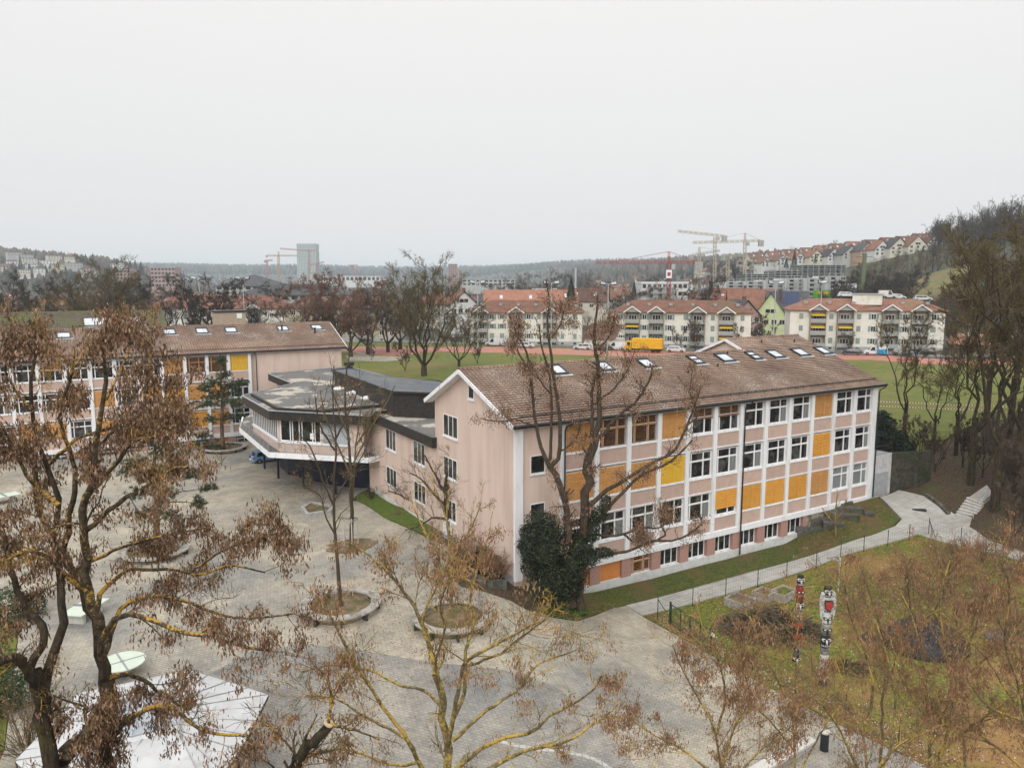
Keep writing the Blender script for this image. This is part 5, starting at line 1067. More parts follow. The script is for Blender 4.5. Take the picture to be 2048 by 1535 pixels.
def grow(Pp, Rp, n, rng, t0=.25, t1=1.0, ratio=.5, ang=(35, 70), up=.15, m=4, wig=.12, rr=.55, lmin=0, taper=.35, tipbias=0.0, Labs=None):
    """children of every parent polyline Pp (K,mp,3)"""
    K, mp, _ = Pp.shape
    t = rng.uniform(t0, t1, (K, n)); 
    if tipbias: t = t ** (1 / (1 + tipbias))
    f = t * (mp - 1); i0 = np.minimum(f.astype(int), mp - 2); fr = (f - i0)[..., None]; kk = np.arange(K)[:, None]
    base = Pp[kk, i0] * (1 - fr) + Pp[kk, i0 + 1] * fr; tan = norm(Pp[kk, i0 + 1] - Pp[kk, i0])
    rb = Rp[kk, i0] * (1 - fr[..., 0]) + Rp[kk, i0 + 1] * fr[..., 0]
    plen = np.linalg.norm(np.diff(Pp, axis=1), axis=2).sum(1)[:, None]
    a = np.radians(rng.uniform(ang[0], ang[1], (K, n)))[..., None]; rv = rng.normal(size=(K, n, 3)); pr = norm(rv - tan * (rv * tan).sum(-1, keepdims=True))
    d = norm(tan * np.cos(a) + pr * np.sin(a) + np.array([0, 0, up]))
    L = plen * ratio * rng.uniform(.6, 1.25, (K, n)) * (1.15 - .55 * t) if Labs is None else rng.uniform(Labs[0], Labs[1], (K, n)) * (1.1 - .4 * t)
    L = np.maximum(L, lmin)
    base = base.reshape(-1, 3); d = d.reshape(-1, 3); L = L.reshape(-1); r0 = np.minimum(rb.reshape(-1) * rr * rng.uniform(.75, 1.15, K * n), rb.reshape(-1) * .9)
    out = np.empty((K * n, m, 3)); out[:, 0] = base; cur = d.copy()
    for j in range(1, m):
        cur = norm(cur + rng.normal(size=cur.shape) * wig + np.array([0, 0, up * .35])); out[:, j] = out[:, j - 1] + cur * (L / (m - 1))[:, None]
    R = r0[:, None] * np.linspace(1, taper, m)[None]
    return out, R
def tubes(Pp, Rp, s=3):
    K, m, _ = Pp.shape; T = np.empty_like(Pp); T[:, 1:-1] = Pp[:, 2:] - Pp[:, :-2]; T[:, 0] = Pp[:, 1] - Pp[:, 0]; T[:, -1] = Pp[:, -1] - Pp[:, -2]; T = norm(T)
    g = norm(Pp[:, -1] - Pp[:, 0]); ref = np.where(np.abs(g[:, 2:3]) < .8, np.array([[0, 0, 1.]]), np.array([[1., 0, 0]])); ref = np.repeat(ref[:, None], m, 1)
    X = norm(np.cross(T, ref)); Y = np.cross(T, X); a = np.arange(s) * 2 * pi / s
    V = Pp[:, :, None] + (X[:, :, None] * np.cos(a)[None, None, :, None] + Y[:, :, None] * np.sin(a)[None, None, :, None]) * Rp[:, :, None, None]
    V = V.reshape(-1, 3); b = (np.arange(K) * m * s)[:, None, None] + (np.arange(m - 1) * s)[None, :, None]; j = np.arange(s)[None, None]; j2 = (j + 1) % s
    F = np.stack([b + j, b + j2, b + s + j2, b + s + j], -1).reshape(-1, 4); return V, F
def along(P3, rng, k):                   # k points on every twig of one order
    K, m, _ = P3.shape; f = rng.uniform(.15, 1.0, (K, k)) * (m - 1); i = np.minimum(f.astype(int), m - 2); fr = (f - i)[..., None]; kk = np.arange(K)[:, None]
    return (P3[kk, i] * (1 - fr) + P3[kk, i + 1] * fr).reshape(-1, 3)
def pods(centers, rng, per=5, size=.09, spread=.09, hang=.8):
    K = len(centers) * per; c = np.repeat(centers, per, 0) + rng.normal(size=(K, 3)) * spread * np.array([1, 1, .8]); c[:, 2] -= np.abs(rng.normal(size=K)) * spread * .6
    dn = norm(rng.normal(size=(K, 3)) * (1 - hang) * .9 + np.array([0, 0, -1]) * hang); sd = norm(np.cross(dn, rng.normal(size=(K, 3)))); L = (size * rng.uniform(.6, 1.3, K))[:, None]; w_ = L * .14; bn = np.cross(dn, sd) * L * rng.uniform(-.22, .22, (K, 1))
    V = np.stack([c, c + dn * L * .35 + sd * w_ + bn, c + dn * L * .72 + sd * w_ * .8 + bn * 1.2, c + dn * L, c + dn * L * .72 - sd * w_ * .8 + bn * 1.2, c + dn * L * .35 - sd * w_ + bn], 1).reshape(-1, 3); b_ = (np.arange(K) * 6)[:, None]
    return V, np.concatenate([b_ + np.array([[0, 1, 2, 5]]), b_ + np.array([[5, 2, 3, 4]])])
def branch_tree(name, label, cat, limbs, levels, mats, seed, group=None, base=None, podspec=None, twig=None, sides=8, m0=20, trunk_n=1):
    """limbs: list of (points, radii); levels: list of dicts for grow(); first trunk_n limbs are the trunk part"""
    rng = np.random.RandomState(seed); base = Vector(base) if base is not None else Vector(limbs[0][0][0])
    t = thing(name, label, cat, tuple(base), 0, group); b0_ = np.array(tuple(base))
    A = []; R = []
    for pts, rad in limbs: p, r = smooth_line(pts, rad, m0); A.append(p - b0_); R.append(r)
    A = np.stack(A); R = np.stack(R)
    wob = rng.normal(size=A.shape) * R[..., None] * .30; wob[:, 0] = 0; A = A + wob
    npmesh('trunk', [tubes(A[:trunk_n], R[:trunk_n], sides)], mats[0], t, True)
    lv = []; Pp, Rp = A, R; chunks = [tubes(A[trunk_n:], R[trunk_n:], max(6, sides - 2))] if len(limbs) > trunk_n else []
    bchunks = chunks; last = []
    for k, sp_k in enumerate(levels):
        sp_k = dict(sp_k); s = sp_k.pop('s', 3); rmin = sp_k.pop('rmin', .004); src = sp_k.pop('src', None)
        n = sp_k.pop('n'); Pp, Rp = grow(Pp, Rp, n, rng, **sp_k); Rp = np.maximum(Rp, rmin); lv.append((Pp, Rp, s))
    mid = [tubes(p, r, s) for p, r, s in lv[:max(1, len(lv) - 1)]]; fine = [tubes(p, r, s) for p, r, s in lv[max(1, len(lv) - 1):]]
    npmesh('branchwork', bchunks + mid, mats[1], t, True)
    if fine: npmesh('crown', fine, mats[2], t)
    if podspec:
        q = lv[-podspec.get('level', 1)][0]; ctr = np.concatenate([along(q, rng, 2), along(lv[-2][0], rng, 4)]); keep = rng.rand(len(ctr)) < podspec['keep'] * podspec.get('per', 4) / 3.4
        # cluster the pods: whole sprays with or without
        ph = np.sin(ctr[:, 0] * 2.1 + seed) + np.sin(ctr[:, 1] * 2.3) + np.sin(ctr[:, 2] * 2.7 + 1.3 * seed); keep &= ph > podspec.get('thr', -.8); ctr = ctr[keep]
        v, f = pods(ctr, rng, 3, podspec['size'], podspec['spread'] * .75); h = len(f) // 2
        npmesh('seed_pods', [(v, f)], podspec['mat'], t)['kind'] = 'stuff'
    return t
def SL(pts, depth, dvar=None):           # picture polyline -> world at a given distance (with its own depth swing)
    n = len(pts); return [S(u, v, depth + (dvar[0] + (dvar[1] - dvar[0]) * i / (n - 1) if dvar else 0)) for i, (u, v) in enumerate(pts)]
def rad(px0, px1, n, depth): return [(px0 + (px1 - px0) * (i / (n - 1)) ** .8) * depth / FPX / 2 for i in range(n)]
def limb(pts, d, w0, w1, dv=None): return (SL(pts, d, dv), rad(w0, w1, len(pts), d))
# ---- big left locust (two leaning stems and a cut diagonal)
D = 13.0
Ls = [limb([(100, 1900), (98, 1700), (97, 1493), (84, 1400), (74, 1340)], D, 40, 25), limb([(213, 1900), (213, 1535), (214, 1439), (222, 1400), (214, 1360)], D + 1, 34, 27),
      limb([(88, 1425), (72, 1372), (54, 1336), (35, 1312), (0, 1325), (-60, 1330)], D, 24, 14, (0, -1)), limb([(80, 1400), (66, 1345), (66, 1325), (89, 1287), (81, 1241), (51, 1214), (30, 1160), (12, 1090), (-10, 1010)], D, 22, 10, (0, 1)),
      limb([(92, 1430), (90, 1375), (105, 1309), (127, 1250), (124, 1201), (117, 1140), (105, 1080), (118, 1010), (95, 930), (70, 860), (60, 760), (75, 690), (60, 640)], D, 24, 5, (0, 2)),
      limb([(224, 1430), (220, 1395), (210, 1355), (203, 1309), (203, 1271), (186, 1228), (168, 1188), (150, 1140), (125, 1098), (99, 1065), (80, 1020), (70, 940), (66, 880)], D + 1, 31, 9, (0, 1.5)),
      limb([(200, 1262), (188, 1225), (178, 1190), (172, 1120), (166, 1065), (170, 1000), (190, 950), (186, 905), (200, 840), (212, 760), (205, 690), (215, 655)], D + 1, 24, 5, (0, -1.5)),
      limb([(125, 1098), (141, 1036), (150, 960), (140, 900), (120, 840), (140, 760), (150, 700)], D + 1, 14, 4, (0, -1)),
      limb([(170, 1000), (215, 945), (265, 880), (290, 800), (300, 730), (305, 680)], D + 1, 12, 4, (0, 2)), limb([(166, 1065), (230, 1010), (300, 970), (340, 940), (375, 935)], D + 1, 12, 4, (0, -1.5)), limb([(212, 800), (240, 740), (260, 690), (250, 655)], D + 1, 6, 3, (0, 1)), limb([(186, 905), (240, 850), (310, 820), (340, 790)], D + 1, 7, 3, (0, 1)), limb([(265, 880), (320, 870), (355, 850)], D + 1, 6, 3),
      limb([(203, 1315), (206, 1285), (215, 1258), (232, 1236), (270, 1228), (324, 1250), (378, 1267), (430, 1275), (480, 1290), (540, 1300)], D + 1, 16, 5, (0, -1.5)), limb([(203, 1318), (215, 1285), (226, 1250), (243, 1215), (281, 1196), (324, 1192), (378, 1204), (440, 1228), (500, 1235), (590, 1225)], D + 1, 15, 4, (0, 1.5)),
      limb([(190, 1235), (205, 1185), (230, 1155), (259, 1136), (297, 1140), (351, 1139), (400, 1150), (460, 1130), (530, 1145)], D + 1, 12, 4, (0, 2.5)),
      limb([(100, 1560), (140, 1496), (180, 1462), (216, 1431)], D + .3, 30, 26), limb([(224, 1471), (270, 1431), (311, 1410), (351, 1418), (380, 1445), (420, 1465), (500, 1470)], D + 1, 13, 5, (0, -2)),
      limb([(222, 1352), (250, 1348), (285, 1358), (324, 1388), (360, 1410)], D + 1, 14, 5, (0, 1)), limb([(165, 1180), (100, 1120), (60, 1100), (10, 1120), (-40, 1150)], D + 1, 11, 4, (0, -1)), limb([(118, 1010), (60, 960), (20, 880), (-20, 820)], D + 1, 11, 4),
      limb([(95, 930), (150, 880), (210, 860), (260, 850), (310, 840), (345, 820)], D + 2, 9, 3, (0, 1)), limb([(150, 1140), (230, 1100), (310, 1075), (380, 1060), (410, 1055)], D + 1.5, 9, 3, (0, 2)), limb([(380, 1145), (430, 1110), (470, 1090), (520, 1075), (545, 1065)], D + 1, 6, 3), limb([(60, 820), (10, 740), (30, 680)], D + 2, 6, 3)]
podA = dict(level=1, keep=.44, per=6, size=.095, spread=.10, mat=M_bpod, thr=-1.2)
branch_tree('locust_tree', 'big forked tree with dark trunks and hanging brown pods filling the left side', 'tree', Ls,
            [dict(n=9, t0=.34, ratio=.34, ang=(25, 70), up=.10, m=6, wig=.26, rr=.36, s=5, Labs=(.45, 1.35), rmin=.007), dict(n=7, t0=.2, ratio=.5, ang=(30, 75), up=.0, m=4, wig=.25, rr=.5, s=4, rmin=.004), dict(n=5, t0=.15, ratio=.5, ang=(30, 80), up=-.1, m=3, wig=.25, rr=.6, s=3, rmin=.003, lmin=.15)],
            [M_barkd, M_lichen, M_lichen], 11, podspec=podA, trunk_n=6, sides=12)
# ---- centre foreground locust
D = 14.5
Ls = [limb([(897, 1900), (897, 1700), (897, 1535), (887, 1417), (872, 1347)], D, 21, 15), limb([(872, 1347), (860, 1293), (839, 1231), (814, 1190), (769, 1136), (732, 1107), (700, 1085)], D, 13, 3, (0, 1)), limb([(893, 1500), (903, 1450), (914, 1396), (926, 1334), (955, 1305), (1020, 1272), (1080, 1240)], D, 14, 4, (0, -1)),
      limb([(905, 1440), (930, 1376), (932, 1293), (947, 1252), (940, 1200), (960, 1120), (975, 1075)], D, 11, 3, (0, 1.5)), limb([(870, 1560), (843, 1535), (818, 1479), (769, 1417), (719, 1339), (678, 1264), (655, 1220)], D, 12, 4, (0, -1)), limb([(830, 1500), (798, 1467), (732, 1434), (670, 1396), (610, 1390)], D, 9, 3, (0, 1)),
      limb([(897, 1600), (930, 1560), (1000, 1525), (1051, 1499), (1127, 1484), (1178, 1454), (1221, 1423), (1240, 1400)], D, 13, 3, (0, 1)), limb([(900, 1545), (960, 1500), (1000, 1477), (1063, 1464), (1101, 1428), (1152, 1403), (1188, 1378), (1205, 1345)], D, 11, 3, (0, -1.5)), limb([(905, 1480), (960, 1430), (1000, 1403), (1038, 1375), (1076, 1327), (1127, 1309), (1157, 1296)], D, 9, 3, (0, 1.5)),
      limb([(926, 1334), (960, 1320), (1000, 1307), (1036, 1279), (1089, 1238), (1114, 1215)], D, 7, 3, (0, -1)), limb([(860, 1293), (845, 1240), (870, 1180), (905, 1120), (925, 1070)], D, 7, 3), limb([(887, 1417), (850, 1380), (800, 1370), (740, 1340), (660, 1330), (600, 1345)], D, 8, 3, (0, 2)), limb([(880, 1390), (870, 1330), (890, 1260), (880, 1210), (900, 1150)], D, 7, 3, (0, -1.5)),
      limb([(840, 1520), (790, 1530), (700, 1500), (640, 1500)], D, 8, 3)]
podB = dict(level=1, keep=.28, per=5, size=.085, spread=.085, mat=M_bpod2, thr=-.5)
lvB = [dict(n=9, t0=.28, ratio=.34, ang=(20, 55), up=.12, m=6, wig=.18, rr=.38, s=5, Labs=(.5, 1.5), rmin=.006), dict(n=6, t0=.2, ratio=.5, ang=(25, 60), up=.05, m=4, wig=.2, rr=.55, s=4, rmin=.0045), dict(n=4, t0=.15, ratio=.5, ang=(30, 70), up=0, m=3, wig=.22, rr=.6, s=3, rmin=.003, lmin=.15)]
branch_tree('locust_tree', 'slender tree with yellow lichen branches and brown pods at bottom centre', 'tree', Ls, lvB, [M_lichen2, M_lichen2, M_lichen2], 12, podspec=podB, trunk_n=1)
# cut limb bottom centre-left
Ls = [limb([(560, 1640), (591, 1525), (637, 1475), (657, 1446)], 13.5, 26, 20), limb([(655, 1448), (680, 1452), (720, 1462), (760, 1478)], 13.5, 9, 3), limb([(657, 1446), (663, 1396), (655, 1360), (640, 1340)], 13.5, 8, 3), limb([(600, 1520), (560, 1470), (520, 1440)], 13.5, 6, 3)]
t = branch_tree('locust_tree', 'thick dark limb with a pale sawn end and side shoots, bottom left of centre', 'tree', Ls, [dict(n=9, t0=.3, ang=(20, 60), up=.1, m=5, wig=.2, rr=.4, s=4, Labs=(.4, 1.2), rmin=.005), dict(n=5, t0=.2, ratio=.5, ang=(30, 70), m=3, wig=.2, rr=.5, rmin=.003)], [M_barkd, M_lichen, M_lichen], 13, podspec=dict(podB, keep=.35), trunk_n=1)
p = S(657, 1446, 13.5) - Vector(t.location); dr = (S(657, 1446, 13.5) - S(637, 1475, 13.5)).normalized(); m = MB(); m.tube([p - dr * .01, p + dr * .03], .10, 14); m.build('sawn_end', mk('sawn_wood', (.66, .50, .30), (.72, .58, .38), 6), t)
# ---- bottom right locusts: explicit stems
def rtree(label, lines, d, seed, w=10, pod=.3, bark=None, n1=13):
    w *= .8; pod *= 1.5
    Ls = [limb(l, d, (w if i == 0 else w * .75), 2.5, (0, ((-1) ** i) * 1.5)) for i, l in enumerate(lines)]
    return branch_tree('locust_tree', label, 'tree', Ls, [dict(lvB[0], n=n1, Labs=(.9, 2.3)), dict(lvB[1], n=7), dict(lvB[2], n=5)], bark or [M_lichen2, M_lichen2, M_twigr], seed, podspec=dict(level=1, keep=pod, per=4, size=.095, spread=.08, mat=M_bpod2, thr=-.5), trunk_n=1)
rtree('thin tree with yellow twigs and pods rising over the paving, left of the bollard light', [[(1440, 1800), (1445, 1640), (1440, 1530), (1430, 1460), (1400, 1400), (1370, 1350), (1345, 1290)], [(1440, 1540), (1470, 1450), (1500, 1400), (1490, 1350)], [(1442, 1600), (1500, 1520), (1560, 1470), (1610, 1430)], [(1430, 1470), (1450, 1400), (1440, 1330), (1425, 1290)], [(1440, 1560), (1370, 1500), (1310, 1470), (1265, 1440)]], 19, 21, 10, .35)
rtree('multi stemmed tree with long yellow branches right of the bollard light', [[(1745, 1800), (1740, 1640), (1733, 1534), (1727, 1468), (1698, 1419), (1670, 1390), (1640, 1374)], [(1730, 1560), (1703, 1510), (1680, 1460), (1650, 1415), (1620, 1390)], [(1735, 1600), (1780, 1500), (1790, 1400), (1770, 1300), (1750, 1240)], [(1727, 1468), (1745, 1380), (1730, 1300), (1700, 1230), (1690, 1170)], [(1735, 1560), (1800, 1490), (1880, 1450), (1960, 1430)]], 20, 22, 12, .25)
rtree('multi stemmed tree with dark lower trunks and yellow tops near bottom right', [[(1862, 1800), (1860, 1640), (1859, 1534), (1856, 1427), (1850, 1350), (1830, 1250), (1800, 1180)], [(1860, 1560), (1888, 1494), (1901, 1435), (1909, 1374), (1935, 1280), (1960, 1200)], [(1858, 1480), (1900, 1390), (1890, 1300), (1880, 1200), (1900, 1120)], [(1859, 1520), (1960, 1440), (2040, 1380), (2080, 1330)], [(1856, 1440), (1800, 1350), (1780, 1270)]], 21.5, 23, 12, .28)
rtree('pod covered tree leaning in from the bottom right corner', [[(2080, 1800), (2070, 1600), (2050, 1450), (2000, 1360), (1960, 1300), (1900, 1250)], [(2060, 1500), (2040, 1380), (2010, 1280), (2020, 1180), (2000, 1120)], [(2070, 1560), (1990, 1490), (1930, 1470), (1870, 1440)], [(2045, 1440), (1975, 1410), (1930, 1350)]], 20, 24, 11, .3)
rtree('reddish pod tree in the garden behind the white totem pole', [[(1760, 1560), (1765, 1420), (1770, 1330), (1760, 1250), (1740, 1190), (1725, 1140)], [(1768, 1380), (1800, 1300), (1820, 1230), (1815, 1170)], [(1765, 1340), (1735, 1270), (1712, 1230), (1705, 1180)], [(1770, 1300), (1850, 1240), (1890, 1180), (1900, 1120)]], 26, 25, 8, .15, [M_twigo, M_twigo, M_twigr], 15)
rtree('reddish pod tree in the garden below the path junction', [[(1930, 1560), (1925, 1400), (1920, 1300), (1905, 1200), (1890, 1130), (1880, 1090)], [(1922, 1330), (1960, 1230), (1975, 1160)], [(1920, 1290), (1860, 1220), (1830, 1170), (1800, 1140)], [(1922, 1360), (2000, 1290), (2050, 1230)]], 27, 26, 8, .17, [M_twigo, M_twigo, M_twigr], 15)
rtree('reddish twiggy tree against the right hand path at the right edge', [[(2060, 1560), (2050, 1400), (2040, 1280), (2030, 1200), (2010, 1130), (2005, 1090)], [(2045, 1330), (1990, 1230), (1960, 1160)], [(2040, 1270), (2080, 1170), (2090, 1100)]], 29, 27, 8, .17, [M_twigo, M_twigo, M_twigr], 15)
rtree('yellow twigged tree over the brush pile left of the totem poles', [[(1590, 1720), (1590, 1560), (1585, 1440), (1560, 1370), (1520, 1290), (1500, 1230)], [(1588, 1480), (1600, 1390), (1590, 1300), (1600, 1240)], [(1590, 1560), (1650, 1450), (1690, 1390), (1670, 1320)], [(1588, 1500), (1530, 1430), (1480, 1400)]], 22, 28, 7, .2, [M_lichen2, M_lichen2, M_lichen2], n1=8)
# ---- young trees of the courtyard
def young(label, base, lines, w, seed, bark, levels, group=None, pod=None, dv=0, tn=1):
    d = base.y; Ls = [(([base] + SL(l[1:], d, (0, dv * (1 if i % 2 else -1)))) if i == 0 else SL(l, d, (0, (1.2 if i % 2 else -1.2))), rad(w if i == 0 else w * .5, 2, len(l), d)) for i, l in enumerate(lines)]
    return branch_tree('young_tree', label, 'tree', Ls, levels, bark, seed, podspec=pod, trunk_n=tn, m0=12, group=group)
lvY = [dict(n=9, t0=.25, ang=(35, 70), up=.12, m=5, wig=.14, rr=.4, s=4, Labs=(.9, 2.6), rmin=.012), dict(n=5, t0=.2, ratio=.45, ang=(30, 60), up=.05, m=4, wig=.18, rr=.5, rmin=.007), dict(n=3, t0=.2, ratio=.5, ang=(30, 70), m=3, wig=.2, rr=.6, rmin=.005)]
podY = dict(level=1, keep=.12, per=4, size=.12, spread=.10, mat=M_bpod, thr=.0)
young('tall thin young tree growing from the mid courtyard round bench', PG(683, 1212), [[(683, 1212), (675, 1120), (670, 1060), (668, 960), (672, 880), (665, 800), (668, 730)], [(672, 1070), (650, 1030), (640, 990), (600, 970)], [(668, 1010), (645, 960), (625, 900), (600, 870)], [(669, 1000), (700, 950), (730, 900), (745, 850)], [(670, 900), (640, 850), (630, 790)], [(670, 880), (700, 820), (720, 770)]], 9, 31, [M_barkm, M_barkm, M_twigo], lvY, pod=podY)
young('twin stemmed bare tree inside the three post guard before the hall', Vector(GUARD), [[(703, 1092), (702, 1000), (700, 930), (696, 860), (690, 800), (694, 740), (700, 705)], [(702, 1040), (708, 960), (712, 890), (722, 820), (730, 760)], [(701, 950), (670, 880), (650, 830), (640, 780)], [(705, 930), (740, 860), (770, 810), (790, 770)], [(700, 880), (680, 830), (660, 760)], [(712, 890), (735, 850), (750, 800)]], 9, 32, [M_barkm, M_twigo, M_twigo], lvY, pod=dict(podY, keep=.30, thr=-.4))
young('pale barked young tree in the round bench nearest the gable', PG(903, 1238), [[(903, 1238), (901, 1160), (899, 1090), (893, 1030), (900, 980)], [(900, 1130), (860, 1080), (830, 1020), (820, 980)], [(901, 1110), (940, 1060), (960, 1010)], [(899, 1060), (880, 1000), (860, 950)]], 9, 33, [M_lichen2, M_lichen2, M_twigo], lvY, pod=dict(podY, keep=.2))
lvG = [dict(n=10, t0=.25, ang=(25, 60), up=.2, m=5, wig=.14, rr=.4, s=4, Labs=(1.2, 2.6), rmin=.012), dict(n=6, t0=.2, ratio=.5, ang=(25, 55), up=.1, m=4, wig=.16, rr=.5, rmin=.007), dict(n=4, t0=.2, ratio=.55, ang=(25, 60), up=.05, m=3, wig=.2, rr=.6, rmin=.005)]
young('bare spreading tree with fine ochre twigs against the pink gable wall', PG(905, 1075), [[(905, 1075), (895, 1030), (890, 1000), (893, 960), (898, 920), (900, 890)], [(893, 1010), (870, 990), (845, 960), (820, 945)], [(892, 980), (925, 955), (960, 930), (985, 915)], [(896, 1040), (870, 1033), (840, 1050), (810, 1060)], [(892, 990), (870, 950), (850, 910)], [(893, 975), (930, 930), (940, 900)], [(897, 1050), (930, 1010), (960, 990)]], 13, 34, [M_barkd, M_barkm, MATS['pale_lichen_bark']], lvG)
young('small bare bushy tree on the green strip below the wing windows', LG(-.9, 19.5), [[(840, 1045), (838, 1015), (830, 990), (815, 965)], [(838, 1020), (850, 990), (845, 950)], [(836, 1010), (800, 990), (775, 980)], [(838, 1005), (862, 985), (880, 960)]], 9, 35, [M_barkd, M_barkm, M_twigo], lvG)
young('thin whitish sapling among the stone blocks by the facade', PG(1671, 1075), [[(1671, 1075), (1671, 1040), (1672, 1010), (1676, 985)], [(1671, 1050), (1655, 1030), (1645, 1015)], [(1671, 1040), (1690, 1015), (1692, 1000)]], 4, 36, [M_lichen2, M_lichen2, M_lichen2], [dict(n=9, t0=.3, ang=(25, 50), up=.3, m=4, wig=.1, rr=.5, Labs=(.5, 1.2), rmin=.006)], tn=3)
# ---- facade tree with ivy
D = 48.0
F1 = [(q_[0], [r_ * .86 for r_ in q_[1]]) for q_ in [limb([(1146, 1212), (1141, 1110), (1135, 1050), (1127, 987), (1114, 953), (1098, 932)], D, 19, 14), limb([(1162, 1215), (1155, 1130), (1165, 1060), (1172, 990), (1181, 900), (1190, 870)], D + .8, 26, 20),
      limb([(1098, 932), (1085, 900), (1074, 861), (1067, 809), (1061, 744), (1051, 700), (1030, 661), (1018, 625)], D, 11, 3, (0, 1)), limb([(1100, 934), (1116, 914), (1121, 861), (1114, 796), (1106, 744), (1100, 692), (1095, 653), (1098, 600), (1092, 560)], D, 12, 3, (0, -1)), limb([(1100, 920), (1103, 822), (1101, 760), (1085, 700), (1078, 650)], D, 8, 3), limb([(1190, 874), (1198, 822), (1197, 744), (1189, 679), (1192, 640), (1196, 590)], D + .8, 15, 4, (0, 1)), limb([(1186, 880), (1184, 822), (1186, 770), (1196, 740)], D + .8, 9, 6),
      limb([(1192, 880), (1213, 861), (1240, 828), (1267, 807), (1290, 775), (1306, 744), (1300, 728)], D + .8, 10, 4, (0, -1)), limb([(1180, 1010), (1188, 999), (1221, 975), (1260, 952), (1300, 929), (1347, 903), (1365, 874), (1375, 848), (1386, 822), (1402, 770)], D + .8, 13, 4, (0, 1.5)), limb([(1176, 1062), (1200, 1030), (1221, 1012), (1248, 980), (1280, 950), (1326, 932), (1352, 912), (1385, 880)], D + .8, 12, 4, (0, -1)),
      limb([(1158, 1085), (1182, 1069), (1221, 1072), (1248, 1067), (1287, 1054), (1318, 1056), (1340, 1035)], D + .8, 9, 3, (0, 1)), limb([(1247, 1066), (1262, 1080), (1278, 1082), (1275, 1050)], D + 1, 6, 3), limb([(1165, 1120), (1200, 1112), (1240, 1106), (1260, 1100), (1300, 1082), (1352, 1080), (1378, 1067), (1404, 1046), (1400, 1030)], D + .8, 10, 3, (0, -1.5)), limb([(1300, 1084), (1330, 1070), (1322, 1045), (1335, 1010)], D + .5, 6, 3),
      limb([(1068, 850), (1050, 845), (1030, 838), (1000, 842), (965, 838)], D, 6, 2), limb([(1197, 800), (1230, 775), (1255, 740), (1270, 700)], D + 1, 6, 2), limb([(1103, 790), (1080, 760), (1060, 720)], D, 5, 2), limb([(1115, 905), (1140, 890), (1155, 870), (1160, 850)], D, 5, 2), limb([(1375, 850), (1395, 830), (1380, 790), (1385, 740)], D + 1, 5, 2), limb([(1195, 700), (1220, 670), (1230, 620)], D + 1, 5, 2), limb([(1098, 680), (1120, 650), (1130, 610)], D, 5, 2), limb([(1060, 740), (1035, 700), (1040, 640)], D, 5, 2)]]
branch_tree('black_locust_tree', 'gnarled twin trunked tree with crooked limbs in front of the pink facade', 'tree', F1, [dict(n=12, t0=.38, ang=(30, 75), up=.12, m=5, wig=.28, rr=.34, s=4, Labs=(.5, 1.7), rmin=.013), dict(n=4, t0=.2, ratio=.5, ang=(30, 75), up=.05, m=4, wig=.25, rr=.5, rmin=.008), dict(n=3, t0=.2, ratio=.55, ang=(30, 80), m=3, wig=.25, rr=.6, rmin=.006)],
            [M_barkm, M_barkm, MATS['grey_brown_twigs']], 41, podspec=dict(level=1, keep=.50, per=5, size=.17, spread=.30, mat=M_bpod, thr=-.6), trunk_n=2, sides=10, m0=16)
# ---- leaves: ivy, conifers, shrubs
def leafcloud(name, blobs, n, size, mat_, parent, seed, shell=.6, flat=0.0, droop=False):
    rng = np.random.RandomState(seed); vol = np.array([b[1][0] * b[1][1] * b[1][2] for b in blobs]) ** .67; pr = vol / vol.sum(); which = rng.choice(len(blobs), n, p=pr)
    c = np.array([b[0] for b in blobs])[which]; r = np.array([b[1] for b in blobs])[which]; d = norm(rng.normal(size=(n, 3))); rr = shell + (1 - shell) * rng.rand(n) ** .5
    lump = 1 + .16 * np.sin(d[:, 0] * 7 + which) * np.sin(d[:, 1] * 6 + 2 * which) + .12 * np.sin(d[:, 2] * 9 + which); p = c + d * r * (rr * lump)[:, None]
    nn = norm(d + rng.normal(size=(n, 3)) * .6); a = norm(np.cross(nn, rng.normal(size=(n, 3)))); b_ = np.cross(nn, a); s = (size * rng.uniform(.6, 1.3, n))[:, None]
    if droop: a = norm(a + np.array([0, 0, -.6]))
    V = np.stack([p - a * s, p - b_ * s * .55, p + a * s, p + b_ * s * .55], 1).reshape(-1, 3)
    return npmesh(name, [(V, np.arange(4 * n).reshape(n, 4))], mat_, parent)
def SB_(u, v, d, base): q = S(u, v, d) - base; return (q.x, q.y, q.z)
g = PG(1120, 1205); base = Vector((g.x, 48.5, hz(g.x, 48.5))); t = thing('ivy_thicket', 'dense dark green ivy mass covering the foot of the twin trunked tree', 'ivy', tuple(base), 0)
bl = [(SB_(1090, 1105, 48.3, base), (1.7, 1.5, 2.2)), (SB_(1085, 1065, 48.6, base), (1.35, 1.2, 1.5)), (SB_(1110, 1160, 48.0, base), (1.9, 1.5, 1.5)), (SB_(1145, 1140, 47.8, base), (1.0, 1.0, 1.6)), (SB_(1160, 1100, 48, base), (.9, .9, 1.1)), (SB_(1205, 1105, 48.6, base), (.9, .6, .35)), (SB_(1185, 1060, 48.7, base), (.5, .5, .9)), (SB_(1197, 1030, 48.7, base), (.55, .5, .7)), (SB_(1212, 1005, 48.7, base), (.4, .35, .6)), (SB_(1062, 1085, 48.5, base), (.9, .9, 1.5)), (SB_(1175, 1115, 47.8, base), (.9, .8, .6))]
leafcloud('leaves', bl, 52000, .06, M_ivy, t, 51, shell=.55)
rr_ = MB()
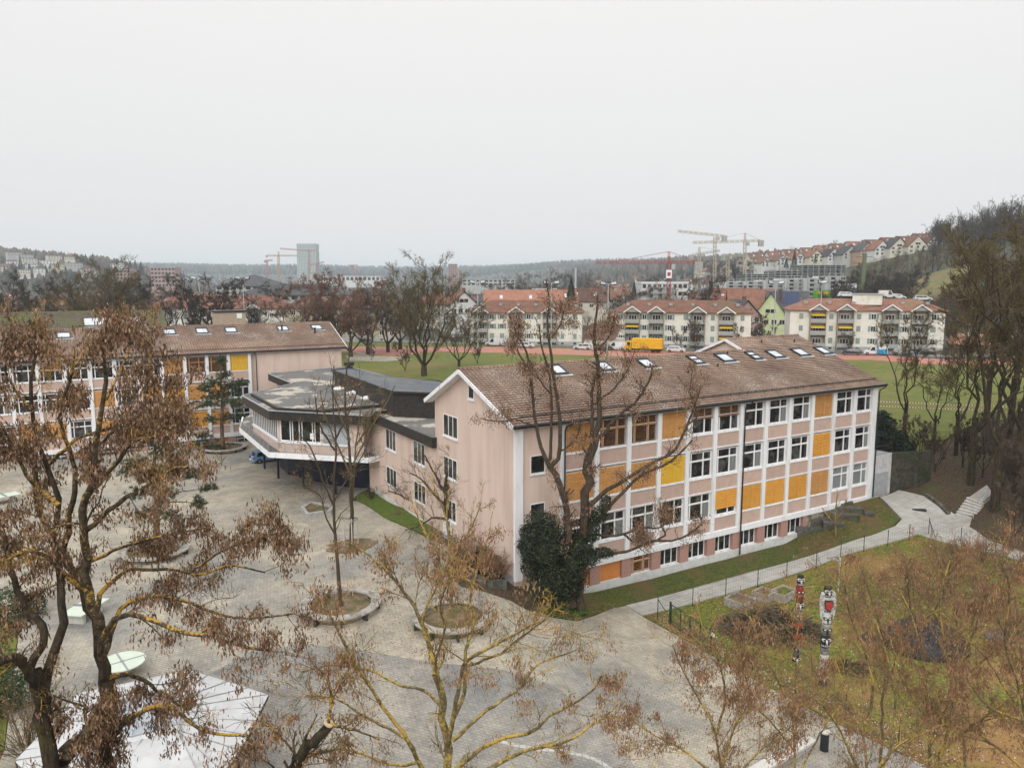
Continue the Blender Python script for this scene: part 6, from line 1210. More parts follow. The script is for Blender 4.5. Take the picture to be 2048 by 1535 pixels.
for c, r in bl[:5]:
    k = 10; vs = []; 
    for i in range(6):
        ph = pi * (i + .5) / 6
        for j in range(k): th = 2 * pi * j / k; vs.append((c[0] + r[0] * .62 * sin(ph) * cos(th), c[1] + r[1] * .62 * sin(ph) * sin(th), c[2] + r[2] * .62 * cos(ph)))
    rr_.add(vs, [(i * k + j, i * k + (j + 1) % k, (i + 1) * k + (j + 1) % k, (i + 1) * k + j) for i in range(5) for j in range(k)])
rr_.build('inner_growth', M_ivy, t)
for lab, u, v, blobs, n, mt in [('low green plants on the grass at the foot of the ivy', 1145, 1228, [((0, 0, .15), (.9, .45, .22)), ((.6, .3, .15), (.5, .4, .2))], 1600, 'ivy2'), ('dark evergreen shrub against the gable below the bare tree', 962, 1143, [((0, 0, .8), (1.0, .9, 1.0)), ((.9, -.4, .6), (.7, .7, .8)), ((-.8, .3, .5), (.8, .6, .6))], 5000, 'M')]:
    if mt == 'ivy2': mk('light_ivy_leaves', (.04, .07, .015), (.10, .15, .03), 3)
    g = PG(u, v); t = thing('shrub', lab, 'shrub', (g.x, g.y, g.z), 0); leafcloud('leaves', blobs, n, .08, MATS['light_ivy_leaves'] if mt == 'ivy2' else M_ivy, t, 52)
def twigbush(label, u, v, h, r, n, seed, mat_, pod=None, g=None, group=None, name='shrub'):
    g = PG(u, v) if g is None else g; rng = np.random.RandomState(seed); t = thing(name, label, 'shrub', (g.x, g.y, g.z), 0, group)
    a = rng.rand(n) * 6.28; lean = rng.rand(n) ** .7; dirs = norm(np.stack([np.cos(a) * lean * r / h * 1.1, np.sin(a) * lean * r / h * 1.1, np.ones(n)], 1)); L = h * rng.uniform(.6, 1.05, n); m_ = 6
    Pp = np.zeros((n, m_, 3)); Pp[:, 0] = np.stack([np.cos(a), np.sin(a), 0 * a], 1) * (lean * r * .25)[:, None]; cur = dirs
    for j in range(1, m_): cur = norm(cur + rng.normal(size=cur.shape) * .13); Pp[:, j] = Pp[:, j - 1] + cur * (L / (m_ - 1))[:, None]
    Rp = np.linspace(.022, .009, m_)[None] * np.ones((n, 1)); q1, r1 = grow(Pp, Rp, 7, rng, t0=.3, ratio=.3, ang=(20, 50), up=.15, m=4, wig=.15, rr=.6); r1 = np.maximum(r1, .007); q2, r2 = grow(q1, r1, 4, rng, t0=.2, ratio=.5, ang=(25, 60), m=3, wig=.2, rr=.6); r2 = np.maximum(r2, .005)
    npmesh('stems', [tubes(Pp, Rp, 4), tubes(q1, r1, 3)], mat_, t); npmesh('crown', [tubes(q2, r2, 3)], mat_, t)
    if pod: ctr = np.concatenate([q2[:, -1], q1[:, -1]]); ctr = ctr[rng.rand(len(ctr)) < pod]; npmesh('dry_leaves', [pods(ctr, rng, 3, .10, .09, .5)], M_bpod2, t)
    return t
twigbush('twiggy reddish shrub at the gable corner beside the low wall', 990, 1160, 2.3, 1.6, 26, 61, M_twigr, .5)
twigbush('twiggy reddish shrub in front of the evergreen shrub by the gable', 925, 1122, 2.2, 1.4, 20, 62, M_twigr, .6)
twigbush('dead twiggy shrub at the foot of the ivy mass', 1118, 1215, 1.7, 1.2, 16, 63, MATS['grey_brown_twigs'], .25)
twigbush('bare shrub on the green strip beside the hall pillars', 745, 1000, 1.8, 1.0, 14, 64, M_twigd, None)
# pines
def pine(label, base, top, blobs, seed, w, name='pine_tree'):
    d = base.y; t = thing(name, label, 'tree', tuple(base), 0, 'pines in the round benches'); tp = S(top[0], top[1], d); n = 7
    pts = [base.lerp(tp, i / n) + Vector((sin(i * 1.7 + seed) * .08, 0, 0)) for i in range(n + 1)]; r0 = w * d / FPX / 2; b_ = Vector(base); m = MB(); m.tube([p - b_ for p in pts], [r0 * (1 - .75 * i / n) for i in range(n + 1)], 9); br = m; bb = []; rng = random.Random(seed); tuf = []
    for (u, v, ru, rv) in blobs:
        c = S(u, v, d + rng.uniform(-1.5, 1.5)) - b_; f = max(.08, min(.97, (c.z - .4) / (tp.z - b_.z))); s_ = Vector((0, 0, 0)).lerp(tp - b_, f); br.tube([s_, s_.lerp(c, .5) + Vector((0, 0, .1)), c], [r0 * .25, r0 * .16, r0 * .06], 5)
        rx = ru * d / FPX; rz_ = rv * d / FPX; bb.append(((c.x, c.y, c.z), (rx, rx * .8, rz_)))
        for k in range(int(rx * rz_ * 60) + 14):
            p = Vector((rng.gauss(0, .5) * rx, rng.gauss(0, .4) * rx, rng.gauss(0, .42) * rz_)) + c; tuf.append(tuple(p)); 
            if k % 3 == 0: br.tube([c, c.lerp(p, .5), p], [.025, .018, .01], 3)
    br.build('trunk', M_pinebark, t, smooth=True)
    R_ = np.random.RandomState(seed); C_ = np.array(tuf); per = 34; K = len(C_) * per; c = np.repeat(C_, per, 0) + R_.normal(size=(K, 3)) * .06; dr = norm(R_.normal(size=(K, 3)) + np.array([0, 0, .5])); sd = norm(np.cross(dr, R_.normal(size=(K, 3)))); L = .19 * R_.uniform(.6, 1.2, K)[:, None]
    V = np.stack([c - sd * .017, c + sd * .017, c + dr * L + sd * .012, c + dr * L - sd * .012], 1).reshape(-1, 3); npmesh('needles', [(V, np.arange(4 * K).reshape(K, 4))], M_pine, t); return t
b = PG(446, 903); pine('tall pine with layered green crown in front of the left block blinds', b, (441, 712), [(442, 722, 10, 14), (447, 748, 15, 12), (425, 765, 24, 12), (462, 770, 22, 13), (438, 790, 34, 16), (410, 778, 14, 9), (480, 765, 16, 9), (415, 808, 26, 9), (468, 806, 26, 12), (484, 832, 18, 9), (455, 835, 20, 9), (422, 838, 14, 8), (405, 870, 20, 10), (398, 890, 26, 10), (430, 893, 20, 7)], 71, 9)
b = PG(316, 1108); pine('darker pine growing out of the round bench in the left courtyard', b, (308, 850), [(300, 880, 30, 14), (330, 905, 34, 14), (270, 925, 26, 12), (350, 935, 36, 14), (385, 950, 26, 11), (420, 975, 22, 9), (400, 1005, 12, 16), (300, 950, 34, 16), (275, 985, 26, 14), (335, 990, 24, 16), (310, 1020, 20, 16), (285, 1030, 14, 10), (340, 1030, 16, 10), (255, 940, 16, 10)], 72, 15)
g = LG(44.5, 2.5); g.z = 3.5; t = thing('conifer_shrub', 'black green conifer bush on top of the garage annex wall', 'shrub', tuple(g), 0); leafcloud('needles', [((0, 0, 1.6), (1.7, 1.6, 1.9)), ((0, 0, 3.0), (1.0, 1.0, 1.2)), ((.9, -.6, 1.0), (1.6, 1.2, 1.3)), ((1.8, -1.2, .3), (1.3, 1.0, 1.2))], 9000, .16, M_yew, t, 77, shell=.2, droop=True)
# ---- background bare trees: prototypes and copies
def proto(seed, H, Wd, stems, h0, mats, rt=.35, n1=12, dens=1.0, low=.12):
    """bare tree: short bole, diverging stems, four orders of branching; H height, Wd crown width"""
    rng = np.random.RandomState(seed); m_ = 10; A = []; R = []
    bole = np.stack([np.zeros(3), [0.0, 0, h0 * .5], [0.05, 0, h0]]); bole[0, 2] = -.5
    for s in range(stems):
        az = 2 * pi * (s + rng.uniform(-.25, .25)) / stems; reach = Wd * .5 * (rng.uniform(.5, .9) if stems > 1 and s else .15); hh = H * (rng.uniform(.80, .95) if s else .97); p = np.zeros((m_, 3))
        for j in range(m_): f = j / (m_ - 1); rad_ = reach * f ** .75; p[j] = (cos(az) * rad_, sin(az) * rad_, h0 * (.75) + (hh - h0) * (f ** 1.05))
        p += rng.normal(size=p.shape) * H * .008 * np.arange(m_)[:, None] ** .5; A.append(p); R.append(rt * .75 / stems ** .35 * np.linspace(1, .12, m_))
    A = np.stack(A); R = np.stack(R)
    q1, r1 = grow(A, R, n1, rng, t0=low, t1=.97, ang=(25, 70), up=.30, m=7, wig=.14, rr=.48, Labs=(Wd * .17, Wd * .42)); q2, r2 = grow(q1, r1, 7, rng, t0=.25, ratio=.48, ang=(20, 55), up=.14, m=5, wig=.16, rr=.5); r2 = np.maximum(r2, .028)
    q3, r3 = grow(q2, r2, 6, rng, t0=.2, ratio=.55, ang=(20, 60), up=.10, m=4, wig=.18, rr=.5); r3 = np.maximum(r3, .018); k4 = max(2, int(4 * dens)); q4, r4 = grow(q3, r3, k4, rng, t0=.15, ratio=.65, ang=(20, 60), up=.05, m=3, wig=.2, rr=.5); r4 = np.maximum(r4, .013)
    b3, br = resample(bole, [rt * 1.15, rt, rt * .9], 5)
    tr = npmesh('trunk', [tubes(b3[None], br[None], 9), tubes(A, R, 8), tubes(q1, r1, 5)], mats[0], None, True); cr = npmesh('crown', [tubes(q2, r2, 4), tubes(q3, r3, 3), tubes(q4, r4, 3)], mats[1]); d = (tr.data, cr.data)
    bpy.data.objects.remove(tr); bpy.data.objects.remove(cr); return d
PT = {'big': proto(1, 22, 19, 6, 2.5, [M_barkd, M_twigo], .58, 15), 'round': proto(2, 14, 12, 4, 2.5, [M_barkd, M_twigd], .32, 10), 'up': proto(3, 18, 9, 5, 1.5, [M_barkd, M_twigd], .36, 13), 'red': proto(4, 13, 12, 5, 1.2, [M_barkm, M_twigr], .28, 10), 'olive': proto(5, 20, 11, 3, 5.5, [M_barkd, M_twigo], .27, 11, .6, low=.25), 'olive2': proto(6, 18, 19, 5, 2.2, [M_barkd, M_twigo], .42, 11), 'dark2': proto(7, 20, 14, 4, 4, [M_barkd, M_twigd], .38, 13), 'brown': proto(9, 19, 14, 4, 3.0, [M_barkd, M_twig], .36, 12), 'small': proto(8, 6, 5, 4, .6, [M_barkd, M_twig], .10, 8, .6)}
HP_ = {'big': 22, 'round': 14, 'up': 18, 'red': 13, 'olive': 20, 'olive2': 18, 'dark2': 20, 'brown': 19, 'small': 6}
def put_tree(kind, g, H_, label, group=None, rz=0.0, name='bare_tree', wide=1.0):
    t = thing(name, label, 'tree', (g[0], g[1], g[2]), rz, group); s = H_ / HP_[kind]; t.scale = (s * wide, s * wide, s)
    for nm, me in zip(('trunk', 'crown'), PT[kind]):
        o = bpy.data.objects.new(nm, me); COL.objects.link(o); o.parent = t
    return t
def col_tree(kind, u, d, vt, label, group=None, rz=None, name='bare_tree', wide=1.4):
    p = U(u, d); z = hz(p.x, p.y); zt = S(u, vt, d).z; return put_tree(kind, (p.x, p.y, z), max(2.0, zt - z), label, group, rz if rz is not None else (u * .37) % 6.28, name, wide)
# two big trees on the field
p = PG(848, 752); put_tree('big', p, S(848, 525, p.y).z - p.z, 'largest bare tree on the sports field, twin trunks, left of centre', None, .6)
p = PG(918, 733); put_tree('olive2', p, S(918, 610, p.y).z - p.z, 'wide low bare tree on the field right beside the largest one', None, 2.0)
for u, v, h in ((810, 742, 5.5), (955, 728, 5), (743, 722, 4)): 
    p = PG(u, v); put_tree('small', p, h, {810: 'tiny staked sapling left of the largest field tree', 955: 'tiny sapling right of the wide field tree', 743: 'small bare bush by the gravel yard behind the hall'}[u], None, u)
G1 = 'bare trees beyond the left school roofs'
for i, (k, u, d, vt) in enumerate([('dark2', 20, 190, 538), ('dark2', 88, 200, 552), ('round', 150, 230, 560), ('big', 205, 175, 527), ('dark2', 290, 185, 542), ('round', 335, 220, 565), ('up', 385, 165, 527), ('up', 445, 165, 537), ('round', 505, 200, 580), ('dark2', 560, 260, 560)]): col_tree(k, u, d, vt, ORD[i] + ' of the dark bare trees beyond the left school roofs', G1)
G2 = 'reddish bare trees along the field'
for i, (k, u, d, vt) in enumerate([('red', 615, 180, 575), ('red', 655, 172, 560), ('red', 700, 168, 566), ('brown', 735, 175, 562), ('brown', 775, 182, 560), ('round', 800, 190, 575)]): col_tree(k, u, d, vt, ORD[i] + ' of the reddish brown bare trees before the cream block', G2)
G3 = 'large bare trees on the right bank'
RT = [('olive', 1818, 3.6, (1808, 868), 600), ('olive', 1872, 3.5, (1868, 880), 680), ('olive', 1912, 3.5, (1912, 895), 620), ('olive', 1950, 3.6, (1945, 918), 480), ('olive', 1985, 3.6, (1995, 945), 400), ('olive', 2030, 4, (2038, 930), 380), ('olive', 2080, 4.4, (2100, 935), 370), ('olive', 1970, 3.5, (1972, 850), 440), ('brown', 2030, 3.5, (2050, 860), 430), ('olive', 2010, 3.5, (2018, 885), 410)]
for i, (k, u, z, (bu, bv), vt) in enumerate(sorted(RT, key=lambda r: r[3][0])):
    p = P(bu, bv, z); p.z = hz(p.x, p.y); put_tree(k, p, S(bu, vt, p.y).z - p.z, ORD[i] + ' of the large bare trees on the right bank', G3, i * 1.1)
rng = random.Random(3)
G4 = 'bare undergrowth on the right bank'
us = [(1800, 915), (1838, 935), (1870, 940), (1925, 930), (1965, 950), (2005, 975), (2030, 1005), (2048, 1040), (2030, 1075), (2015, 945)]
mpx = []
for i, (u, v) in enumerate(sorted(us)): g = PG(u, v); put_tree('small', g, rng.uniform(4.0, 6.5), ORD[i] + ' of the leafless thicket shrubs on the right bank', G4, i, name='bare_shrub')
G5 = 'reddish shrubs below the right hand path'
for i, (u, v) in enumerate([(1880, 1130), (1925, 1128), (1965, 1122), (2010, 1150), (2040, 1165), (2020, 1100)]): twigbush(ORD[i] + ' of the reddish twig shrubs by the right hand path', u, v, 2.4, 1.8, 22, 80 + i, M_twigr, .30, group=G5)

g = PG(30, 1425); t = thing('shrub', 'dark evergreen bush at the left edge beside the big forked tree', 'shrub', (g.x, g.y, g.z), 0); leafcloud('leaves', [((-1.2, 0, 1.2), (1.6, 1.4, 1.5)), ((.2, .8, .7), (1.0, 1.0, 1.0)), ((-2.2, 1.5, 1.2), (1.6, 1.5, 1.6))], 9000, .07, M_pine, t, 91)
twigbush('bare twiggy shrub in the bottom left corner', 60, 1500, 3.2, 2.6, 40, 92, M_twigo, .25)
g = PG(8, 1245); t = thing('shrub', 'green conifer bush at the left edge on the side lawn', 'shrub', (g.x, g.y, g.z), 0); leafcloud('leaves', [((0, 0, 1.0), (1.3, 1.2, 1.3)), ((1.2, 1.0, .8), (.9, .9, .9))], 5000, .07, M_pine, t, 93)
# ------------------------------------------------------------------ apartment blocks by the field
M_cream = mk('cream_render', (.77, .75, .67), (.71, .69, .61), .8, c3=(.50, .47, .38), s3=.3, t3=(.5, .8)); M_shut = mk('grey_green_shutters', (.22, .28, .25), (.28, .34, .30), 2); M_red = mk('red_roof_tiles', (.19, .092, .062), (.27, .138, .096), .6, c3=(.17, .135, .07), s3=.12, t3=(.52, .68), extra=brickmix(.3, .35, (1, 1, 1), (.75, .7, .68), (.5, .45, .42), .03, 0.))
M_brn = mk('brown_old_roof', (.11, .06, .045), (.17, .095, .07), .6, c3=(.12, .08, .06), s3=.15); M_dkroof = mk('dark_slate_roof', (.055, .055, .058), (.085, .085, .09), .6); M_orr = mk('orange_roof_tiles', (.27, .125, .08), (.32, .155, .10), .6); M_grebase = mk('grey_base', (.36, .37, .37), (.42, .42, .42), 2)
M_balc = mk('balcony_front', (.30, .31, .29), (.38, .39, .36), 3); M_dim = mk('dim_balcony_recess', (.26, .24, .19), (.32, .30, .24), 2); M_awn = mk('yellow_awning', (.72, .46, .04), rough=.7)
def hiproof(m, x0, x1, y0, y1, z0, z1, hip, over=.6, mi=0):
    x0 -= over; x1 += over; y0 -= over; y1 += over; yc = (y0 + y1) / 2
    v = [(x0, y0, z0), (x1, y0, z0), (x1, y1, z0), (x0, y1, z0), (x0 + hip, yc, z1), (x1 - hip, yc, z1)]
    m.add(v, [(0, 1, 5, 4), (1, 2, 5), (2, 3, 4, 5), (3, 0, 4)], mi); w_ = [(a, b, c - .2) for a, b, c in v[:4]]; m.add(v[:4] + w_, [(0, 4, 5, 1), (1, 5, 6, 2), (2, 6, 7, 3), (3, 7, 4, 0), (4, 7, 6, 5)], mi)
def apt(label, p0, p1, feats, zeave, zridge, depth=11.5, roofm=None, wallm=None, hip=5.5, base=None, awn=(), floors=3, dormers=6, sh=True):
    d = p1 - p0; L = hypot(d.x, d.y); rz_ = atan2(d.y, d.x); z0 = min(p0.z, p1.z) if base is None else base
    t = thing('apartment_block', label, 'apartment block', (p0.x, p0.y, z0), rz_); ze = zeave - z0; zr = zridge - z0
    m = MB(); m.box(0, L, 0, depth, 1.2, ze); m.build('wall', wallm or M_cream, t); m = MB(); m.box(-.02, L + .02, -.04, depth, -1, 1.2); m.build('base', M_grebase, t)
    m = MB(); hiproof(m, 0, L, 0, depth, ze, zr, hip); rf = m.build('roof', roofm or M_red, t)
    fh = (ze - 1.2) / floors
    for f, kind in feats:
        x = f * L
        if kind == 'B':
            w_ = 3.6; rc = MB(); rc.box(x - w_ / 2, x + w_ / 2, -.06, -.02, 1.2, ze); 
            for s in (-1, 1): rc.box(x + s * w_ / 2 - .08, x + s * w_ / 2 + .08, -1.2, 0, .4, ze + .1)
            rc.build('balcony_recess', M_dim, t)
            for k in range(floors):
                z = 1.0 + k * fh; o = MB().box(x - w_ / 2, x + w_ / 2, -1.25, -.06, z, z + .18).build('balcony', M_grebase, t); MB().box(x - w_ / 2 + .02, x + w_ / 2 - .02, -1.3, -1.22, z + .18, z + 1.05).build('railing', M_balc, o)
                wn = MB(); wn.box(x - 1.1, x + 1.0, -.10, -.065, z + .25, z + 2.15); o2 = wn.build('balcony_door', M_glass, t); fr = MB()
                for q in (-1.1, -.4, .3, .95): fr.box(x + q, x + q + .07, -.13, -.10, z + .25, z + 2.15)
                fr.box(x - 1.1, x + 1.02, -.128, -.10, z + 2.08, z + 2.18); fr.build('frame', M_frame, o2)
                if (f, k) in awn: m = MB(); m.quad((x - 1.6, -1.5, z + 1.75), (x + 1.6, -1.5, z + 1.75), (x + 1.6, -.1, z + 2.3), (x - 1.6, -.1, z + 2.3)); m.build('awning', M_awn, t)
            g_ = MB(); gz = ze - .05; g_.tri((x - w_ / 2 - .2, -1.25, gz), (x + w_ / 2 + .2, -1.25, gz), (x, -1.25, gz + 1.35)); g_.build('gable_panel', M_balc, t)
            r2 = MB(); yb = 3.4; r2.add([(x - w_ / 2 - .5, -1.6, gz - .12), (x, -1.6, gz + 1.5), (x + w_ / 2 + .5, -1.6, gz - .12), (x - w_ / 2 - .5, .2, gz - .12), (x, yb, gz + 1.5), (x + w_ / 2 + .5, .2, gz - .12)], [(0, 1, 4, 3), (1, 2, 5, 4)]); r2.build('gable_roof', roofm or M_red, t)
            r3 = MB(); r3.bar((x - w_ / 2 - .5, -1.62, gz - .15), (x, -1.62, gz + 1.45), .1, .24); r3.bar((x, -1.62, gz + 1.45), (x + w_ / 2 + .5, -1.62, gz - .15), .1, .24); r3.build('barge_board', M_frame, t)
        else:
            for k in range(floors):
                z = 1.2 + k * fh + .75; shut = (int(f * 100) + k * 3) % 4 == 0 or kind == 'S'; w_ = 1.15 if kind != 'S' else .95
                if shut and sh: m = MB(); m.box(x - w_ / 2, x + w_ / 2, -.06, -.01, z, z + 1.35); m.build('window_shutter', M_shut, t); continue
                o = MB().box(x - w_ / 2, x + w_ / 2, -.03, -.01, z, z + 1.35).build('window', M_glass, t); fr = MB(); 
                for q in (-w_ / 2, -.04, w_ / 2 - .08): fr.box(x + q, x + q + .08, -.06, -.03, z, z + 1.35)
                fr.box(x - w_ / 2, x + w_ / 2, -.058, -.03, z + 1.28, z + 1.38); fr.box(x - w_ / 2, x + w_ / 2, -.058, -.03, z - .06, z + .04); fr.build('frame', M_frame, o)
                if sh: [MB().box(xa_, xa_ + .56, -.07, -.01, z, z + 1.35).build('shutter', M_shut, o) for xa_ in (x - w_ / 2 - .58, x + w_ / 2 + .02)]
            m = MB(); m.box(x - .35, x + .35, -.07, -.04, .5, .95); m.build('cellar_window', M_glass, t)
    for i in range(dormers):
        x = L * (i + .7) / (dormers + .3); y = depth * .26; z = ze + (zr - ze) * (y + .6) / (depth / 2 + .6); m = MB(); m.box(x - .4, x + .4, y - .5, y + .4, z - .1, z + .45); m.box(x - .5, x + .5, y - .6, y + .5, z + .45, z + .52); m.build('dormer', M_zinc, t)
    return t
def ap(u0, v0, u1, v1, ve, vr, label, feats, **k):
    p0, p1 = P(u0, v0, 3.4), P(u1, v1, 3.4); mid = (p0 + p1) / 2; um = (u0 + u1) / 2; ze = S(um, ve, mid.y).z; zr = S(um, vr, mid.y + 5).z; return apt(label, p0, p1, feats, ze, zr, **k)
FB = [(.07, 'W'), (.16, 'B'), (.245, 'W'), (.335, 'B'), (.43, 'W'), (.545, 'W'), (.63, 'B'), (.735, 'S'), (.83, 'B'), (.94, 'S')]
ap(1222, 694, 1500, 701, 624, 600, 'cream three storey block with red hip roof above the yellow truck', FB, awn=((.16, 1), (.83, 0), (.83, 1)))
ap(1577, 700, 1885, 706, 620, 597, 'cream three storey block with a chimney hut, behind the white van', [(.075, 'S'), (.185, 'B'), (.275, 'S'), (.365, 'B'), (.455, 'S'), (.55, 'W'), (.655, 'B'), (.75, 'W'), (.84, 'B'), (.93, 'W')], awn=((.185, 2), (.185, 1), (.365, 1)))
ap(940, 690, 1163, 692, 624, 600, 'cream three storey block with red roof right of the big field trees', [(.03, 'S'), (.10, 'B'), (.20, 'W'), (.29, 'W'), (.42, 'B'), (.53, 'W'), (.62, 'S'), (.72, 'B'), (.83, 'S'), (.94, 'S')])
ap(572, 683, 795, 684, 615, 592, 'older cream block with brown roof behind the reddish trees', [(.08, 'W'), (.18, 'W'), (.32, 'B'), (.46, 'W'), (.58, 'W'), (.72, 'B'), (.86, 'W'), (.95, 'W')], roofm=M_brn, wallm=mk('dull_cream_render', (.46, .42, .32), (.40, .36, .28), .8), sh=False)
t = ap(298, 668, 572, 669, 616, 590, 'long low cream building with bright red hip roof behind the two lamp masts', [(.1, 'W'), (.2, 'W'), (.35, 'B'), (.5, 'W'), (.6, 'W'), (.78, 'B'), (.9, 'W')], roofm=mk('bright_red_roof', (.17, .078, .055), (.23, .105, .075), .5), floors=2, sh=False, hip=7)
t = ap(20, 664, 190, 665, 626, 597, 'low building with mossy orange brown roof at far left behind the gym', [(.2, 'W'), (.5, 'W'), (.8, 'W')], roofm=mk('mossy_orange_roof', (.20, .085, .035), (.15, .11, .04), .3), floors=2, sh=False, hip=5)
def chut(u, v0, v1, d, label):
    p = S(u, v0, d); q = S(u, v1, d); t = thing('chimney_hut', label, 'chimney hut', (p.x, p.y, p.z), -.5); m = MB(); m.box(-3.3, 3.3, -1.5, 1.5, -1.5, q.z - p.z); m.build('wall', M_cream, t); m = MB(); m.box(-3.6, 3.6, -1.7, 1.7, q.z - p.z, q.z - p.z + .3); m.build('roof', M_zinc, t)
chut(1735, 597, 589, 190, 'cream lift hut standing on the red roof ridge at right')
[objrand(q_, .72, 1.2) for q_ in (M_red, M_brn, M_orr, M_dkroof)]
# ------------------------------------------------------------------ generic houses
HC = {}
def house_meshes(w_, dp, he, hr, wallc, roofc, kind, rows=2, cols=3, shut=None):
    k = (w_, dp, he, hr, wallc.name, roofc.name, kind, rows, cols)
    if k in HC: return HC[k]
    out = []
    m = MB(); m.box(-w_ / 2, w_ / 2, 0, dp, -6, he)
    if kind == 'gable': m.add([(-w_ / 2, 0, he), (w_ / 2, 0, he), (0, 0, hr - .15), (-w_ / 2, dp, he), (w_ / 2, dp, he), (0, dp, hr - .15)], [(0, 1, 2), (5, 4, 3)])
    if kind == 'side': m.add([(-w_ / 2, 0, he), (-w_ / 2, dp, he), (-w_ / 2, dp / 2, hr - .15), (w_ / 2, 0, he), (w_ / 2, dp, he), (w_ / 2, dp / 2, hr - .15)], [(2, 1, 0), (3, 4, 5)])
    out.append(('wall', m, wallc, None)); m = MB(); o = .5
    if kind == 'gable':
        for z in (0, -.22): m.add([(-w_ / 2 - o, -o, he - o * (hr - he) / (w_ / 2) + z), (0, -o, hr + z), (0, dp + o, hr + z), (-w_ / 2 - o, dp + o, he - o * (hr - he) / (w_ / 2) + z), (w_ / 2 + o, -o, he - o * (hr - he) / (w_ / 2) + z), (w_ / 2 + o, dp + o, he - o * (hr - he) / (w_ / 2) + z)], [(0, 1, 2, 3), (1, 4, 5, 2)])
    elif kind == 'side':
        for z in (0, -.22): m.add([(-w_ / 2 - o, -o, he - .3 + z), (w_ / 2 + o, -o, he - .3 + z), (w_ / 2 + o, dp / 2, hr + z), (-w_ / 2 - o, dp / 2, hr + z), (w_ / 2 + o, dp + o, he - .3 + z), (-w_ / 2 - o, dp + o, he - .3 + z)], [(0, 1, 2, 3), (3, 2, 4, 5)])
    elif kind == 'hip': hiproof(m, -w_ / 2, w_ / 2, 0, dp, he, hr, min(w_, dp) * .48)
    else: m.box(-w_ / 2 - .2, w_ / 2 + .2, -.2, dp + .2, he, he + .35)
    out.append(('roof', m, roofc, None)); m = MB(); m.box(w_ * .18, w_ * .18 + .8, dp * .5, dp * .5 + .8, he, hr + (.9 if kind != 'flat' else 1.2)); out.append(('chimney', m, M_brn, None))
    fh = he / rows
    for r in range(rows):
        for c in range(cols):
            x = -w_ / 2 + w_ * (c + .5) / cols; z = r * fh + fh * .36; m = MB(); m.box(x - .75, x + .75, -.05, -.01, z, z + 1.3); out.append(('window', m, M_glass, None)); m = MB(); m.box(x - .85, x + .85, -.09, -.05, z - .08, z); m.box(x - .04, x + .04, -.085, -.05, z, z + 1.3); m.box(x - .85, x - .73, -.085, -.05, z, z + 1.36); m.box(x + .73, x + .85, -.085, -.05, z, z + 1.36); out.append(('frame', m, M_frame, 'w'))
    if kind == 'gable':
        m = MB(); m.box(-1.4, 1.4, -.05, -.01, he + .4, he + 1.5); out.append(('window', m, M_glass, None)); m = MB(); m.box(-1.45, 1.45, -.09, -.05, he + .3, he + .4); m.box(-.04, .04, -.09, -.05, he + .4, he + 1.5); out.append(('frame', m, M_frame, 'w'))
    if kind == 'side':
        for q in (-.25, .2): m = MB(); x = w_ * q; sl3 = (hr - he) / (dp / 2); m.add([(x - .5, dp * .18, he + dp * .18 * sl3 + .12), (x + .5, dp * .18, he + dp * .18 * sl3 + .12), (x + .5, dp * .32, he + dp * .32 * sl3 + .12), (x - .5, dp * .32, he + dp * .32 * sl3 + .12)], [(0, 1, 2, 3)]); out.append(('roof_window', m, M_skyglass, None))
    res = []
    for nm, mb_, mt, sub in out: o_ = mb_.build(nm, mt); res.append((nm, o_.data, sub)); bpy.data.objects.remove(o_)
    HC[k] = res; return res
def house(loc, rz, meshes, label, group=None, name='house', cat='house', s=1.0):
    t = thing(name, label, cat, loc, rz, group); t.scale = (s, s, s); last = None
    for nm, me, sub in meshes:
        o = bpy.data.objects.new(nm, me); COL.objects.link(o); o.parent = last if sub else t
        if not sub: last = o
    return t
def wm(name, c): return MATS.get(name) or mk(name, c, tuple(x * .88 for x in c), .6)
WC = {'white': wm('white_house_render', (.66, .66, .64)), 'cream': wm('cream_house_render', (.64, .60, .50)), 'ochre': wm('ochre_house_render', (.46, .31, .22)), 'grey': wm('grey_house_render', (.46, .46, .44)), 'yellow': wm('pale_yellow_render', (.66, .62, .46)), 'rose': wm('rose_house_render', (.40, .27, .24)), 'lime': wm('pale_lime_render', (.58, .64, .36))}
RC = {'red': M_red, 'brown': M_brn, 'dark': M_dkroof, 'orange': M_orr}
def hs(u, vb, d, w_, he, hr, wc, rc, kind, label, group=None, turn=0.0, rows=2, cols=3, dp=10):
    p = S(u, vb, d); return house((p.x, p.y, p.z), turn - atan2(p.x, p.y), house_meshes(w_, dp, he, hr, WC[wc], RC[rc], kind, rows, cols), label, group)
GH = 'row of gabled houses on the right hillside'
hill = [(1868, 497, 470, 8, 5, 10, 'white', 'brown'), (1835, 507, 440, 12, 6, 13, 'cream', 'red'), (1798, 509, 445, 11.5, 5.5, 12.5, 'cream', 'dark'), (1764, 512, 450, 9.5, 5.5, 12, 'white', 'red'), (1735, 513, 460, 9.5, 5, 11, 'ochre', 'dark'), (1703, 519, 470, 12, 4.5, 11, 'grey', 'dark'), (1668, 523, 480, 8.5, 5, 10.5, 'white', 'dark'), (1633, 525, 485, 9.5, 5, 10.5, 'yellow', 'red'), (1600, 528, 490, 8.5, 4.5, 9.5, 'white', 'red'), (1565, 531, 510, 9, 4.5, 9, 'white', 'brown'), (1534, 534, 530, 9, 4, 8.5, 'white', 'red')]
hill.sort()
for i, (u, v, d, w_, he, hr, wc, rc) in enumerate(hill): hs(u, v, d, w_ * .95, he * .78, hr * .78, wc, rc, 'gable', '%s %s gabled house with a %s roof in the hillside row' % (ORD[i], wc, rc), GH, turn=.55, cols=3)
GH2 = 'roof rows behind the hillside houses'
